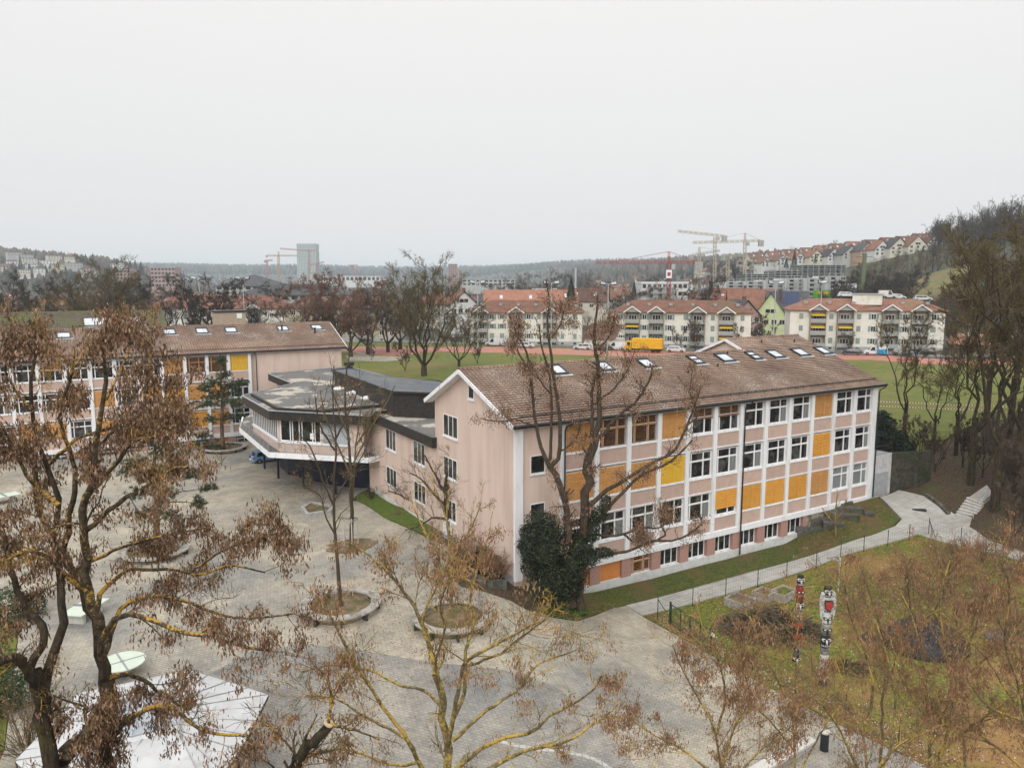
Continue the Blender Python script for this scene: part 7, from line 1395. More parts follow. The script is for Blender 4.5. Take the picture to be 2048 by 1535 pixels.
for i, (u, v, d, w_, rc) in enumerate([(1520, 527, 600, 16, 'brown'), (1556, 524, 590, 14, 'red'), (1590, 520, 585, 15, 'red'), (1625, 517, 575, 14, 'brown'), (1655, 513, 560, 15, 'red'), (1688, 510, 545, 15, 'red'), (1722, 506, 535, 16, 'red'), (1757, 503, 525, 15, 'brown'), (1790, 499, 515, 15, 'red'), (1822, 497, 505, 14, 'red'), (1852, 492, 500, 12, 'red')]):
    hs(u, v - 1, d, w_, 3.5, 8.0, 'cream', rc, 'side', '%s of the %s ridge roofs behind the hillside row' % (ORD[i], rc), GH2, turn=.5)
# mid town, right of centre
md = [(928, 582, 240, 9, 4.5, 8.5, 'white', 'red', 'gable', 'white gabled house with red roof above the first cream block', .35), (975, 587, 300, 9, 6, 9, 'cream', 'dark', 'hip', 'small cream house with dark roof right of the white gabled house', 0), (1035, 580, 255, 22, 3.2, 8.5, 'rose', 'orange', 'side', 'long bright orange roof behind the first cream block', 0), (1085, 581, 262, 14, 3.2, 8.0, 'cream', 'orange', 'side', 'shorter orange roof with a grey dormer beside the long one', .1), (1120, 579, 300, 14, 4, 9, 'cream', 'red', 'side', 'red roofed house left of the tall dark spruce', .2), (1172, 577, 310, 17, 4, 9, 'cream', 'brown', 'side', 'brown roofed house right of the tall dark spruce', -.1), (1215, 578, 330, 13, 5, 9.5, 'grey', 'red', 'hip', 'red hip roofed house between the two spruces', .1), (1460, 577, 260, 15, 5, 11, 'cream', 'red', 'side', 'steep red roofed house with skylights behind the second block', -.3), (1505, 579, 250, 15, 5, 12, 'grey', 'red', 'side', 'large mossy red roof left of the lime house', .15), (1290, 582, 380, 14, 5, 8, 'white', 'brown', 'hip', 'brown roofed house below the red crane', 0), (1538, 585, 226, 9, 9, 15.5, 'lime', 'dark', 'gable', 'pale lime green gabled house with dark solar roof', -.12), (1492, 600, 215, 8, 7, 11, 'rose', 'dark', 'gable', 'pink gabled house behind the end of the second block', .5), (870, 588, 300, 14, 5, 9, 'cream', 'red', 'hip', 'red hip roof seen through the largest field tree', 0), (1085, 567, 480, 18, 6, 9, 'white', 'dark', 'flat', 'low white flat building beyond the orange roofs', 0), (1245, 576, 420, 14, 5, 9, 'cream', 'red', 'hip', 'cream house with red roof beside the small spruce', 0), (1385, 585, 330, 12, 5, 9, 'cream', 'brown', 'hip', 'brown hip roof behind the pale bare larch', 0)]
for u, v, d, w_, he, hr, wc, rc, k, lb, tn in md: hs(u, v + hr * FPX / d, d, w_, he, hr, wc, rc, k, lb, None, tn, rows=2 if he > 4.5 else 1, cols=4)
p = S(1574, 583 + 13.3 * FPX / 232, 232); t = thing('house', 'house wing with blue solar panels on its dark roof', 'house', tuple(p), -.25); m = MB(); m.box(-6, 6, 0, 9, -3, 8); m.build('wall', WC['grey'], t)
m = MB(); m.add([(-6.4, -.5, 7.7), (6.4, -.5, 7.7), (6.4, 4.5, 13.3), (-6.4, 4.5, 13.3), (6.4, 9.5, 7.7), (-6.4, 9.5, 7.7)], [(0, 1, 2, 3), (3, 2, 4, 5)]); m.build('roof', M_dkroof, t); m = MB()
for i in range(6):
    for j in range(3): x = -5.6 + i * 1.5; y0 = .9 + j * 1.15; m.add([(x, y0, 7.7 + (y0 + .5) * 1.12 + .1), (x + 1.42, y0, 7.7 + (y0 + .5) * 1.12 + .1), (x + 1.42, y0 + 1.08, 7.7 + (y0 + 1.58) * 1.12 + .1), (x, y0 + 1.08, 7.7 + (y0 + 1.58) * 1.12 + .1)], [(0, 1, 2, 3)])
m.build('solar_panels', mk('solar_panel_blue', (.022, .035, .08), (.035, .05, .11), 3, rough=.2), t)
# connecting garages between blocks
p0 = P(1168, 700, 3.4); t = thing('garage', 'low garage with brown tiled roof between the first two cream blocks', 'garage', tuple(p0), -.55); m = MB(); m.box(0, 8, 0, 7, 0, 3); m.build('wall', M_cream, t); m = MB(); m.add([(-.5, -.5, 2.9), (8.5, -.5, 2.9), (8.5, 5, 6.5), (-.5, 5, 6.5)], [(0, 1, 2, 3)]); m.build('roof', M_brn, t)
p0 = P(1900, 708, 3.4); t = thing('shed', 'low shed with bright orange roof behind the right hand trees', 'shed', tuple(p0), -.6); m = MB(); m.box(0, 20, 0, 6, 0, 2.4); m.build('wall', M_brn, t); m = MB(); m.add([(-.5, -.5, 2.4), (20.5, -.5, 2.4), (20.5, 6, 4.6), (-.5, 6, 4.6)], [(0, 1, 2, 3)]); m.build('roof', M_orr, t)
# ------------------------------------------------------------------ left hill houses and town behind
rng = random.Random(17)
GL = 'villas on the left hillside'
lh = [(30, 512, 1150, 'flat'), (52, 517, 1120, 'flat'), (28, 530, 1050, 'flat'), (62, 536, 1020, 'flat'), (95, 529, 1060, 'flat'), (118, 536, 1010, 'flat'), (150, 534, 1020, 'flat'), (85, 546, 960, 'flat'), (48, 548, 950, 'flat'), (15, 541, 1000, 'hip'), (140, 520, 1120, 'hip'), (235, 535, 1150, 'gable'), (255, 548, 1000, 'hip'), (60, 525, 1080, 'flat'), (110, 519, 1150, 'flat'), (176, 546, 960, 'hip')]
for i, (u, v, d, k) in enumerate(sorted(lh)): w_ = rng.choice((13, 16, 19)); hs(u, v, d, w_, 5.5, 6 if k == 'flat' else 9, rng.choice(('white', 'white', 'grey', 'cream')), rng.choice(('dark', 'brown', 'red')), k, ORD[i] + ' of the pale villas on the left hillside', GL, turn=rng.uniform(-.3, .3), cols=5)
GT = 'town roofs in the left middle distance'
tw = []
for i in range(17): tw.append((20 + i * 42 + rng.uniform(-12, 12), rng.uniform(562, 584), rng.uniform(330, 620)))
for i, (u, v, d) in enumerate(sorted(tw)): k = rng.choice(('hip', 'side', 'flat', 'hip')); hs(u, 563 + (CH - 1) * FPX / d, d, rng.choice((16, 22, 28)), 7, 11, rng.choice(('white', 'cream', 'grey', 'rose')), rng.choice(('brown', 'red', 'dark', 'brown')), k, ORD[i] + ' of the town buildings in the left middle distance', GT, turn=rng.uniform(-.5, .5), cols=5)
GT2 = 'town roofs in the central distance'
tw = [(745 + i * 30 + rng.uniform(-8, 8), rng.uniform(380, 900)) for i in range(17)]
for i, (u, d) in enumerate(sorted(tw)): p = U(u, d); k = rng.choice(('hip', 'side', 'flat')); hs(u, 563 + (CH - hz(p.x, p.y)) * FPX / d, d, rng.choice((18, 24, 34)), 7, 11, rng.choice(('white', 'cream', 'grey')), rng.choice(('brown', 'red', 'dark')), k, ORD[i] + ' of the town buildings in the central distance', GT2, turn=rng.uniform(-.5, .5), cols=5)
GT3 = 'houses scattered on the slope below the cranes'
tw = [(1180 + i * 21 + rng.uniform(-6, 6), rng.uniform(600, 1300)) for i in range(16)]
for i, (u, d) in enumerate(sorted(tw)): p = U(u, d); hs(u, 563 + (CH - hz(p.x, p.y)) * FPX / d, d, rng.choice((12, 16, 22)), 6, 10, rng.choice(('white', 'cream', 'grey')), rng.choice(('brown', 'red', 'dark')), rng.choice(('hip', 'side', 'gable')), ORD[i] + ' of the small houses on the slope below the cranes', GT3, turn=rng.uniform(-.5, .5), cols=4)
def slab(name, label, cat, u0, u1, vb, vt, d, dp, wallm, roofm=None, storeys=4, cols=10, winm=None, hipz=0, group=None, turn=0):
    p0 = S(u0, vb, d); p1 = S(u1, vb, d); L = (p1 - p0).length; H_ = S(u0, vt, d).z - p0.z; t = thing(name, label, cat, tuple(p0), turn, group); m = MB(); m.box(0, L, 0, dp, -8, H_); m.build('wall', wallm, t)
    if hipz: m = MB(); hiproof(m, 0, L, 0, dp, H_, H_ + hipz, min(L, dp) * .5); m.build('roof', roofm, t)
    else: m = MB(); m.box(-.3, L + .3, -.3, dp + .3, H_, H_ + .5); m.build('roof', roofm or M_zinc, t)
    for r in range(storeys):
        m = MB()
        for c in range(cols): x = L * (c + .5) / cols; z = H_ * (r + .35) / storeys; w_ = L / cols * .32; m.box(x - w_, x + w_, -.08, 0, z, z + H_ / storeys * .5)
        m.build('window_row', winm or M_glass, t)
    return t
slab('dark_roofed_hall', 'large dark hip roofed hall behind the two lamp masts', 'hall', 432, 548, 592, 572, 330, 26, WC['grey'], M_dkroof, 2, 8, hipz=5.0)
slab('dark_roofed_hall', 'long low dark roof right of the large hip roofed hall', 'hall', 470, 690, 604, 590, 290, 20, WC['grey'], M_dkroof, 1, 12, hipz=4)
slab('brick_building', 'reddish brick slab blocks below the left hill', 'building', 303, 352, 575, 535, 900, 18, WC['rose'], None, 5, 7)
slab('brick_building', 'low reddish building left of the slab blocks', 'building', 225, 262, 560, 540, 950, 18, WC['rose'], None, 3, 5)
slab('industrial_hall', 'long pale industrial hall right of the distant tower', 'hall', 640, 760, 565, 552, 1300, 60, WC['white'], None, 1, 14)
slab('industrial_hall', 'pale hall with a red corner right of the brick high rise', 'hall', 925, 1030, 572, 559, 800, 50, WC['grey'], None, 2, 12)
slab('industrial_hall', 'low white hall between tower and big tree', 'hall', 700, 745, 560, 553, 1500, 60, WC['white'], None, 1, 6)
slab('brick_high_rise', 'stepped brick high rise right of the big field tree', 'tower block', 897, 914, 566, 528, 1700, 20, wm('pale_brick', (.36, .19, .15)), None, 9, 4); slab('brick_high_rise', 'lower pinkish wing of the distant brick high rise', 'tower block', 914, 924, 566, 540, 1690, 20, wm('pinkish_brick', (.44, .27, .23)), None, 6, 3)
# glass tower
p0 = S(596, 560, 1500); p1 = S(633, 560, 1500); L = (p1 - p0).length; H_ = S(596, 489, 1500).z - p0.z; t = thing('glass_tower', 'tall pale green glass tower beside cranes in the left distance', 'tower', tuple(p0), 0)
m = MB(); m.box(0, L, 0, 28, -20, H_); m.build('facade', mk('green_tower_glass', (.20, .25, .26), (.28, .33, .34), .1, rough=.2), t); m = MB()
for i in range(13): x = L * i / 12; m.box(x - .35, x + .35, -.6, 0, -20, H_ + 2)
for i in range(20): z = H_ * (i + .5) / 20; m.box(-.4, L + .4, -.5, 0, z, z + .9)
m.box(-.5, L + .5, -.6, 28.5, H_, H_ + 2.2); m.build('facade_grid', mk('pale_tower_grid', (.58, .62, .60)), t)
# construction site on the right
def scaff(label, u0, u1, vb, vt, d, wallm, lev, turn, dp=14, group='scaffolded blocks of the building site'):
    p0 = S(u0, vb, d); p1 = S(u1, vb, d); L = (p1 - p0).length; H_ = S(u0, vt, d).z - p0.z; t = thing('scaffolded_building', label, 'building shell', tuple(p0), turn, group)
    m = MB(); m.box(0, L, 0, dp, -3, H_); m.build('wall', wallm, t); m = MB()
    for r in range(lev):
        for c in range(max(3, int(L / 3.6))): x = 1.2 + c * 3.6; z = H_ * (r + .2) / lev; m.box(x, x + 1.5, -.06, 0, z, z + H_ / lev * .6)
    m.build('window_opening', M_glass, t); m = MB()
    for c in range(int(L / 2.5) + 1): m.bar((c * 2.5, -1.3, -3), (c * 2.5, -1.3, H_ + 1), .12); m.bar((c * 2.5, -.5, -3), (c * 2.5, -.5, H_ + 1), .1)
    for r in range(lev + 1): z = H_ * r / lev; m.box(0, L, -1.35, -.5, z - .06, z + .06); m.bar((0, -1.35, z + 1), (L, -1.35, z + 1), .09)
    m.build('scaffold', M_galv, t); return t
pw = WC['white']
for i, (u0, u1, vb, vt) in enumerate([(1452, 1490, 582, 563), (1491, 1530, 583, 562), (1531, 1570, 584, 560), (1572, 1610, 588, 557), (1612, 1652, 592, 556), (1654, 1690, 586, 552)]): scaff(ORD[i] + ' white scaffolded block on the building site', u0, u1, vb, vt, 300 - i * 5, pw, 3 if i < 3 else 4, .0)
for i, (u0, u1, vb, vt) in enumerate([(1490, 1545, 560, 548), (1548, 1600, 556, 541), (1602, 1690, 555, 530)]): scaff(ORD[i] + ' dark scaffolded shell above the white blocks', u0, u1, vb, vt, 345, wm('shell_grey', (.13, .13, .12)), 3, 0.0, group='dark scaffolded shells of the building site')
slab('building_shell', 'white topped building shell with grey scaffold below the red crane', 'building shell', 1283, 1375, 596, 566, 330, 18, WC['white'], M_frame, 2, 9); scaff('grey scaffolding frame in front of the white topped shell', 1294, 1350, 597, 574, 326, WC['grey'], 2, 0, dp=2, group=None)
p = S(1703, 590, 262); t = thing('billboard', 'white billboard panel on posts beside the green pylon', 'billboard', tuple(p), 0); m = MB(); m.box(-1.6, 1.6, 0, .15, 1.1, 4.0); m.build('panel', M_frame, t); m = MB(); m.box(-1.2, -1.0, .15, .3, -4, 4); m.box(1.0, 1.2, .15, .3, -4, 4); m.build('post', M_greymetal, t)
p = S(1650, 590, 270); t = thing('site_container', 'bright green site container at the foot of the white blocks', 'container', tuple(p), 0); m = MB(); m.box(-3.2, 3.2, 0, 2.5, -1, 1.7); m.build('body', mk('bright_green', (.12, .40, .04)), t); m = MB(); m.box(-2.6, 1.8, -.1, 0, .3, 1.2); m.build('stripe', M_awn, t)
# ------------------------------------------------------------------ lattice pieces: cranes, pylon, masts
def lattice(m, a, b, w_, n, th):
    a = Vector(a); b = Vector(b); d = (b - a).normalized(); x = d.orthogonal().normalized() if abs(d.z) < .9 else Vector((1, 0, 0)); y = d.cross(x).normalized(); x = y.cross(d); cs = [(-1, -1), (1, -1), (1, 1), (-1, 1)]
    for cx_, cy_ in cs: o = x * cx_ * w_ / 2 + y * cy_ * w_ / 2; m.bar(a + o, b + o, th)
    for i in range(n):
        p = a.lerp(b, i / n); q = a.lerp(b, (i + 1) / n)
        for k in range(4): c0 = cs[k]; c1 = cs[(k + 1) % 4]; m.bar(p + x * c0[0] * w_ / 2 + y * c0[1] * w_ / 2, q + x * c1[0] * w_ / 2 + y * c1[1] * w_ / 2, th * .7)
def crane(label, u, vb, vt, ul, vl, ur, vr, d, mat_, th=.35, w_=1.6, peak=None, cab=None):
    b = S(u, vb, d); tp = S(u, vt, d); jl = S(ul, vl, d); jr = S(ur, vr, d); base = b - Vector((0, 0, 12)); t = thing('tower_crane', label, 'crane', tuple(base), 0, 'tower cranes over the building sites')
    m = MB(); lattice(m, (0, 0, 0), tp - base, w_, max(6, int((tp - base).length / (w_ * 1.6))), th); m.build('mast', mat_, t)
    jt = tp.z - base.z; m = MB(); lattice(m, jl - base, (jr - base), w_ * .7, max(8, int((jr - jl).length / (w_ * 2))), th * .8); m.build('jib', mat_, t)
    short = jr if abs(ur - u) < abs(ul - u) else jl; q = short - base; m = MB(); m.box(q.x - 1.5, q.x + 1.5, q.y - 1, q.y + 1, q.z - 3.5, q.z + .2); m.build('counterweight', M_concrete, t)
    m = MB(); m.box(w_ * .5, w_ * .5 + 1.3, -.8, .8, jt - 2.2, jt - .2); m.build('cab', M_galv if cab is None else cab, t)
    if peak: pk = S(u, peak, d) - base; m = MB(); lattice(m, tp - base, pk, w_ * .6, 4, th * .7); m.tube([pk, (jl - base).lerp(jr - base, .15)], .12, 4); m.tube([pk, jr - base], .12, 4); m.build('tie_bars', mat_, t)
M_crp = mk('haze_paled_red_crane_paint', (.42, .19, .17), rough=.5); M_cry = mk('beige_crane_paint', (.46, .40, .30), rough=.5); M_crr = mk('red_crane_paint', (.38, .05, .05), rough=.5); M_cro = mk('orange_crane_paint', (.50, .28, .12), rough=.5)  # M_crp: red of the far cranes, with distance haze mixed into the colour
crane('tall beige crane with long jib to the left, leftmost of the right hand pair', 1430, 545, 473, 1355, 462, 1449, 472, 480, M_cry, .22, 1.5)
crane('beige crane with a raised peak right of the tallest one', 1490, 540, 484, 1385, 485, 1522, 481, 470, M_cry, .22, 1.5, peak=466)
crane('small beige crane in front of the tall pair at left', 1399, 545, 506, 1382, 510, 1440, 501, 520, M_cry, .25, 1.5, peak=494)
crane('low beige crane between the tall pair', 1456, 545, 511, 1447, 510, 1489, 511, 500, M_cry, .25, 1.6)
crane('red crane with a very long low jib in front of the hill', 1338, 590, 527, 1190, 525, 1397, 524, 300, M_crr, .13, 1.2, peak=503)
sg = S(1338, 548, 298.6); t = thing('crane_sign', 'white square sign with a red mark on the red crane mast', 'sign', tuple(sg), 0); m = MB(); m.box(-1.1, 1.1, 0, .2, -1.6, 1.6); m.build('panel', M_frame, t); m = MB(); m.box(-.6, .6, -.05, 0, -.7, .7); m.build('mark', M_crr, t)
crane('orange crane left of the glass tower with its jib pointing left', 557, 560, 511, 533, 511, 596, 511, 1400, M_cro, .5, 2.6, peak=503); crane('pale crane behind the top of the glass tower', 618, 560, 501, 560, 497, 634, 502, 1350, M_crp, .45, 2.4); crane('small red crane right of the glass tower', 633, 560, 526, 622, 529, 648, 524, 1400, M_crp, .45, 2.4); crane('faint red crane above the roofs between tower and big tree', 706, 560, 530, 695, 531, 714, 530, 1400, M_crp, .45, 2.4); crane('short red crane left of the orange crane by the tower', 534, 560, 522, 530, 521, 545, 520, 1300, M_crp, .45, 2.4)
# cable stayed pylon
p = S(1151, 575, 700); tp = S(1151, 535, 700); t = thing('bridge_pylon', 'white cable stayed bridge pylon with a fan of dark cables', 'bridge', tuple(p), 0); m = MB(); m.box(-.75, .75, -.6, .6, -20, tp.z - p.z); m.build('pylon', M_galv, t); m = MB()
for i in range(6):
    for s, ue in ((-1, 1096), (1, 1200)): e = S(1151 + (ue - 1151) * (1 - i * .14), 562 + i * 1.0, 700) - p; m.tube([(0, 0, tp.z - p.z - 1 - i * 1.5), tuple(e)], .16, 4)
m.build('cables', M_dkframe, t)
p = S(1722, 600, 250); tp = S(1730, 507, 250) - p; t = thing('power_pylon', 'olive green lattice pylon on the meadow slope', 'pylon', tuple(p), 0); m = MB(); m.bar((0, 0, -3), tp, .9); m.bar((.9, 0, -3), tp + Vector((.3, 0, 0)), .25); m.bar((-.9, 0, -3), tp, .25); m.build('mast', mk('olive_paint', (.14, .17, .09)), t); m = MB()
for f, w_ in ((.93, 2.8), (.8, 3.6)): q = tp * f; m.bar(q + Vector((-w_, 0, 0)), q + Vector((w_, 0, 0)), .18)
m.build('cross_arm', MATS['olive_paint'], t)
p = S(2022, 420, 480); t = thing('power_pylon', 'thin lattice mast on the skyline of the right hill', 'pylon', tuple(p), 0); m = MB(); lattice(m, (0, 0, -10), (0, 0, 6), .8, 12, .14); m.bar((-2.2, 0, 4), (2.2, 0, 4), .16); m.bar((-2.0, 0, 2), (2.0, 0, 2), .16); m.build('mast', M_greymetal, t)
# floodlight masts
GM = 'floodlight masts round the sports field'
for i, (u, vb, vt, dd) in enumerate([(405, 700, 557, 158), (492, 702, 557, 156), (956, 712, 565, 0), (1102, 716, 566, 0), (1214, 722, 568, 0), (1545, 715, 566, 0), (1637, 700, 565, 0), (1932, 726, 572, 0)]):
    p = P(u, vb, 3.5); p.z = hz(p.x, p.y); H_ = S(u, vt, p.y).z - p.z; t = thing('floodlight_mast', ORD[i] + ' grey floodlight mast along the sports field', 'floodlight mast', tuple(p), 0, GM)
    m = MB(); m.tube([(0, 0, -.3), (0, 0, H_)], [.17, .10], 8); m.build('pole', M_galv, t); m = MB(); m.bar((-1.3, 0, H_), (1.3, 0, H_), .12); m.build('cross_arm', M_galv, t)
    for x in ((-1.2, 1.2) if i != 6 else (-.5, .5)): M = Matrix.Translation((x, -.1, H_ + .15)) @ Matrix.Rotation(radians(-25), 4, 'X') @ Matrix.Rotation(.3 * (1 if x < 0 else -1), 4, 'Z'); m = MB(); m.box(-.62, .62, -.14, .14, -.34, .34, M=M); o = m.build('lamp_head', M_dkframe, t); m = MB(); m.box(-.52, .52, -.16, -.141, -.26, .26, M=M); m.build('lamp_glass', M_zinc, o)
# conifers of the middle distance
def conifer_mesh(H_, r, seed, n=1500, tier=.5):
    rg = np.random.RandomState(seed); z = rg.rand(n) ** .8; rr = r * (1 - z) ** .85 * (.55 + .45 * rg.rand(n)) * (1 + .18 * np.sin(z * 60)); a = rg.rand(n) * 6.28; c = np.stack([np.cos(a) * rr, np.sin(a) * rr, .06 * H_ + z * H_ * .94], 1); out = np.stack([np.cos(a), np.sin(a), -.45 * np.ones(n)], 1); s = (r * .16 * (1.1 - z * .6))[:, None]; sd = norm(np.cross(out, rg.normal(size=(n, 3))))
    V = np.stack([c - out * s * .4 - sd * s * .5, c - out * s * .4 + sd * s * .5, c + out * s * 1.3 + sd * s * .2, c + out * s * 1.3 - sd * s * .2], 1).reshape(-1, 3); o = npmesh('crown', [(V, np.arange(4 * n).reshape(n, 4))], M_spr); d = o.data; bpy.data.objects.remove(o)
    m = MB(); m.tube([(0, 0, -1), (0, 0, H_ * .9)], [r * .09, .03], 6); o = m.build('trunk', M_barkd); t = o.data; bpy.data.objects.remove(o); return t, d
M_spr = mk('spruce_needles', (.018, .03, .018), (.04, .06, .032), .5)
CT = [conifer_mesh(16, 3.6, 1), conifer_mesh(16, 2.6, 2)]
def conifer(u, vb, vt, d, k, label, group=None):
    p = S(u, vb, d); H_ = S(u, vt, d).z - p.z; t = thing('conifer', label, 'tree', tuple(p), u, group); t.scale = (H_ / 16,) * 3
    for nm, me in zip(('trunk', 'crown'), CT[k]): o = bpy.data.objects.new(nm, me); COL.objects.link(o); o.parent = t
conifer(1142, 604, 556, 280, 0, 'tall dark spruce standing between the red roofs at centre'); conifer(1268, 597, 562, 290, 1, 'narrow dark spruce left of the white topped shell'); conifer(1588, 534, 500, 470, 1, 'dark spruce at the left end of the hillside houses'); conifer(1572, 536, 515, 465, 0, 'lower broad spruce at the left end of the hillside houses'); conifer(1630, 528, 508, 480, 1, 'small spruce between the first hillside gables'); conifer(1845, 510, 492, 430, 0, 'round dark conifer right of the last hillside house')
GC = 'conifers on the left hillside'
for i, (u, vb, vt, d) in enumerate([(25, 556, 528, 1000), (42, 540, 511, 1050), (68, 555, 532, 980), (95, 558, 533, 960), (133, 557, 533, 960), (145, 560, 541, 940), (168, 530, 510, 1150), (187, 530, 506, 1150), (262, 548, 521, 1150), (272, 550, 519, 1150), (283, 552, 523, 1150), (155, 541, 520, 1100)]): conifer(u, vb, vt, d, i % 2, ORD[i] + ' of the dark conifers on the left hillside', GC)
# middle distance bare trees
GB = 'bare trees in the middle distance'
for i, (k, u, d, vt) in enumerate([('round', 648, 420, 560), ('brown', 860, 420, 566), ('round', 1000, 520, 558), ('round', 1050, 430, 560), ('red', 1075, 300, 585), ('brown', 1040, 700, 545), ('round', 1108, 640, 540), ('olive', 1205, 340, 556), ('round', 1245, 300, 572), ('red', 1330, 290, 578), ('round', 1365, 280, 590), ('brown', 1185, 520, 555), ('round', 1310, 560, 545), ('brown', 1420, 560, 520), ('round', 1467, 560, 515), ('brown', 1510, 540, 520), ('dark2', 1160, 800, 538)]): col_tree(k, u, d, vt, ORD[i] + ' of the bare trees in the middle distance', GB)
col_tree('up', 1411, 235, 538, 'tall pale bare larch before the white scaffolded blocks', None, name='larch_tree')
GR = 'dark bare trees on the meadow slope'
for i, (k, u, d, vt) in enumerate([('round', 1700, 262, 536), ('round', 1735, 255, 545), ('dark2', 1760, 268, 522), ('dark2', 1788, 262, 528), ('round', 1818, 285, 536), ('round', 1688, 240, 560), ('round', 1715, 245, 556), ('small', 1760, 235, 575), ('small', 1840, 220, 580)]): col_tree(k, u, d, vt, ORD[i] + ' of the dark bare trees on the meadow slope', GR)
GS = 'street trees before the cream blocks'
for i, (k, u, v, h) in enumerate([('small', 930, 700, 9), ('small', 1390, 703, 8), ('small', 1355, 700, 6), ('small', 1475, 700, 7), ('small', 1515, 700, 9), ('small', 1535, 702, 7), ('small', 1700, 704, 5)]): p = P(u, v, 3.4); put_tree(k, p, h, ORD[i] + ' of the small street trees before the cream blocks', GS, i)
GK = 'bare trees on the skyline of the right hill'
for i, (u, d, vt) in enumerate([(1640, 560, 488), (1660, 600, 484), (1800, 560, 470), (1830, 520, 462), (1858, 500, 452), (1880, 480, 452), (1905, 470, 456), (1925, 450, 458), (1945, 440, 440), (1962, 430, 432), (1985, 420, 435), (2005, 400, 425), (2030, 380, 418), (2055, 360, 405), (1895, 390, 470), (1935, 380, 478), (1975, 340, 470), (2020, 310, 450)]): col_tree(['dark2', 'big', 'brown', 'round'][i % 4], u, d, vt, ORD[i] + ' of the dark bare trees on the right hill skyline', GK)
# slope behind right woods
M_meadow = mk('hill_meadow_grass', (.10, .10, .03), (.17, .15, .055), .3, c3=(.16, .115, .055), s3=.06)
struct(drape('hill_meadow', [Vector((*U(u, d).xy,)) for u, d in [(1750, 262), (1765, 285), (1800, 318), (1850, 330), (1910, 322), (1935, 300), (1900, 275), (1850, 265), (1800, 260)]], M_meadow, .5, 8.0, edge=.1))
# ------------------------------------------------------------------ forest masses far away
def forest(name, label, n, seed, fn, size, mats, cone=.5):
    rg = np.random.RandomState(seed); pts = []
    while len(pts) < n:
        q = fn(rg)
        if q is not None: pts.append(q)
    pts = np.array(pts); z = hgts(pts[:, :2]); H_ = size * rg.uniform(.6, 1.25, n); r = H_ * rg.uniform(.22, .34, n); k = 6; ch = []
    prof = [(0, .15), (.35, .95), (.65, .8), (.9, .4), (1.0, .05)]; pc = [(0, .6), (.15, 1.0), (.5, .6), (.8, .28), (1.0, .02)]
    isc = rg.rand(n) < cone; V = np.empty((n, 5, k, 3)); a = np.arange(k) * 2 * pi / k
    for j in range(5):
        zz = np.where(isc, pc[j][0], prof[j][0]); ww = np.where(isc, pc[j][1] * .8, prof[j][1]); an = a[None] + rg.rand(n, 1); rr = (r * ww)[:, None] * rg.uniform(.75, 1.25, (n, k))
        V[:, j, :, 0] = pts[:, 0:1] + np.cos(an) * rr; V[:, j, :, 1] = pts[:, 1:2] + np.sin(an) * rr; V[:, j, :, 2] = (z + H_ * zz)[:, None] + rg.uniform(-.04, .04, (n, k)) * H_[:, None]
    V = V.reshape(-1, 3); b = (np.arange(n) * 5 * k)[:, None, None] + (np.arange(4) * k)[None, :, None]; j = np.arange(k)[None, None]; j2 = (j + 1) % k; F = np.stack([b + j, b + j2, b + k + j2, b + k + j], -1).reshape(-1, 4)
    o = npmesh(name, [(V, F)], mats); o.data.polygons.foreach_set('material_index', np.repeat(np.where(isc, 1, 0), 4 * k).astype(np.int32) if len(F) == n * 4 * k else np.zeros(len(F), np.int32)); o['kind'] = 'stuff'; o['label'] = label; return o
M_far1 = mk('bare_woods', (.085, .07, .05), (.14, .115, .085), .05); M_far2 = mk('dark_conifer_woods', (.022, .035, .028), (.045, .06, .045), .05)
def sect(u0, u1, d0, d1):
    def f(rg): d = d0 + (d1 - d0) * rg.rand(); p = U(rg.uniform(u0, u1), d); return (p.x, p.y)
    return f
forest('distant_forest', 'hazy blue forested ridge along the horizon', 11000, 1, sect(-100, 2100, 2900, 4600), 24, [M_far1, M_far2], .75)
forest('hillside_woods', 'woods along the top of the left hill', 900, 2, sect(-250, 330, 1200, 1750), 20, [M_far1, M_far2], .35)
forest('hillside_woods', 'scattered trees among the villas on the left hill', 260, 3, sect(-100, 330, 880, 1250), 13, [M_far1, M_far2], .3)
forest('town_trees', 'hazy tree belt in the far middle distance', 1700, 4, sect(-50, 1500, 900, 2700), 13, [M_far1, M_far2], .3)
forest('hillside_woods', 'wooded ridge behind the cranes', 1500, 5, sect(1130, 1620, 1100, 2300), 17, [M_far1, M_far2], .4)
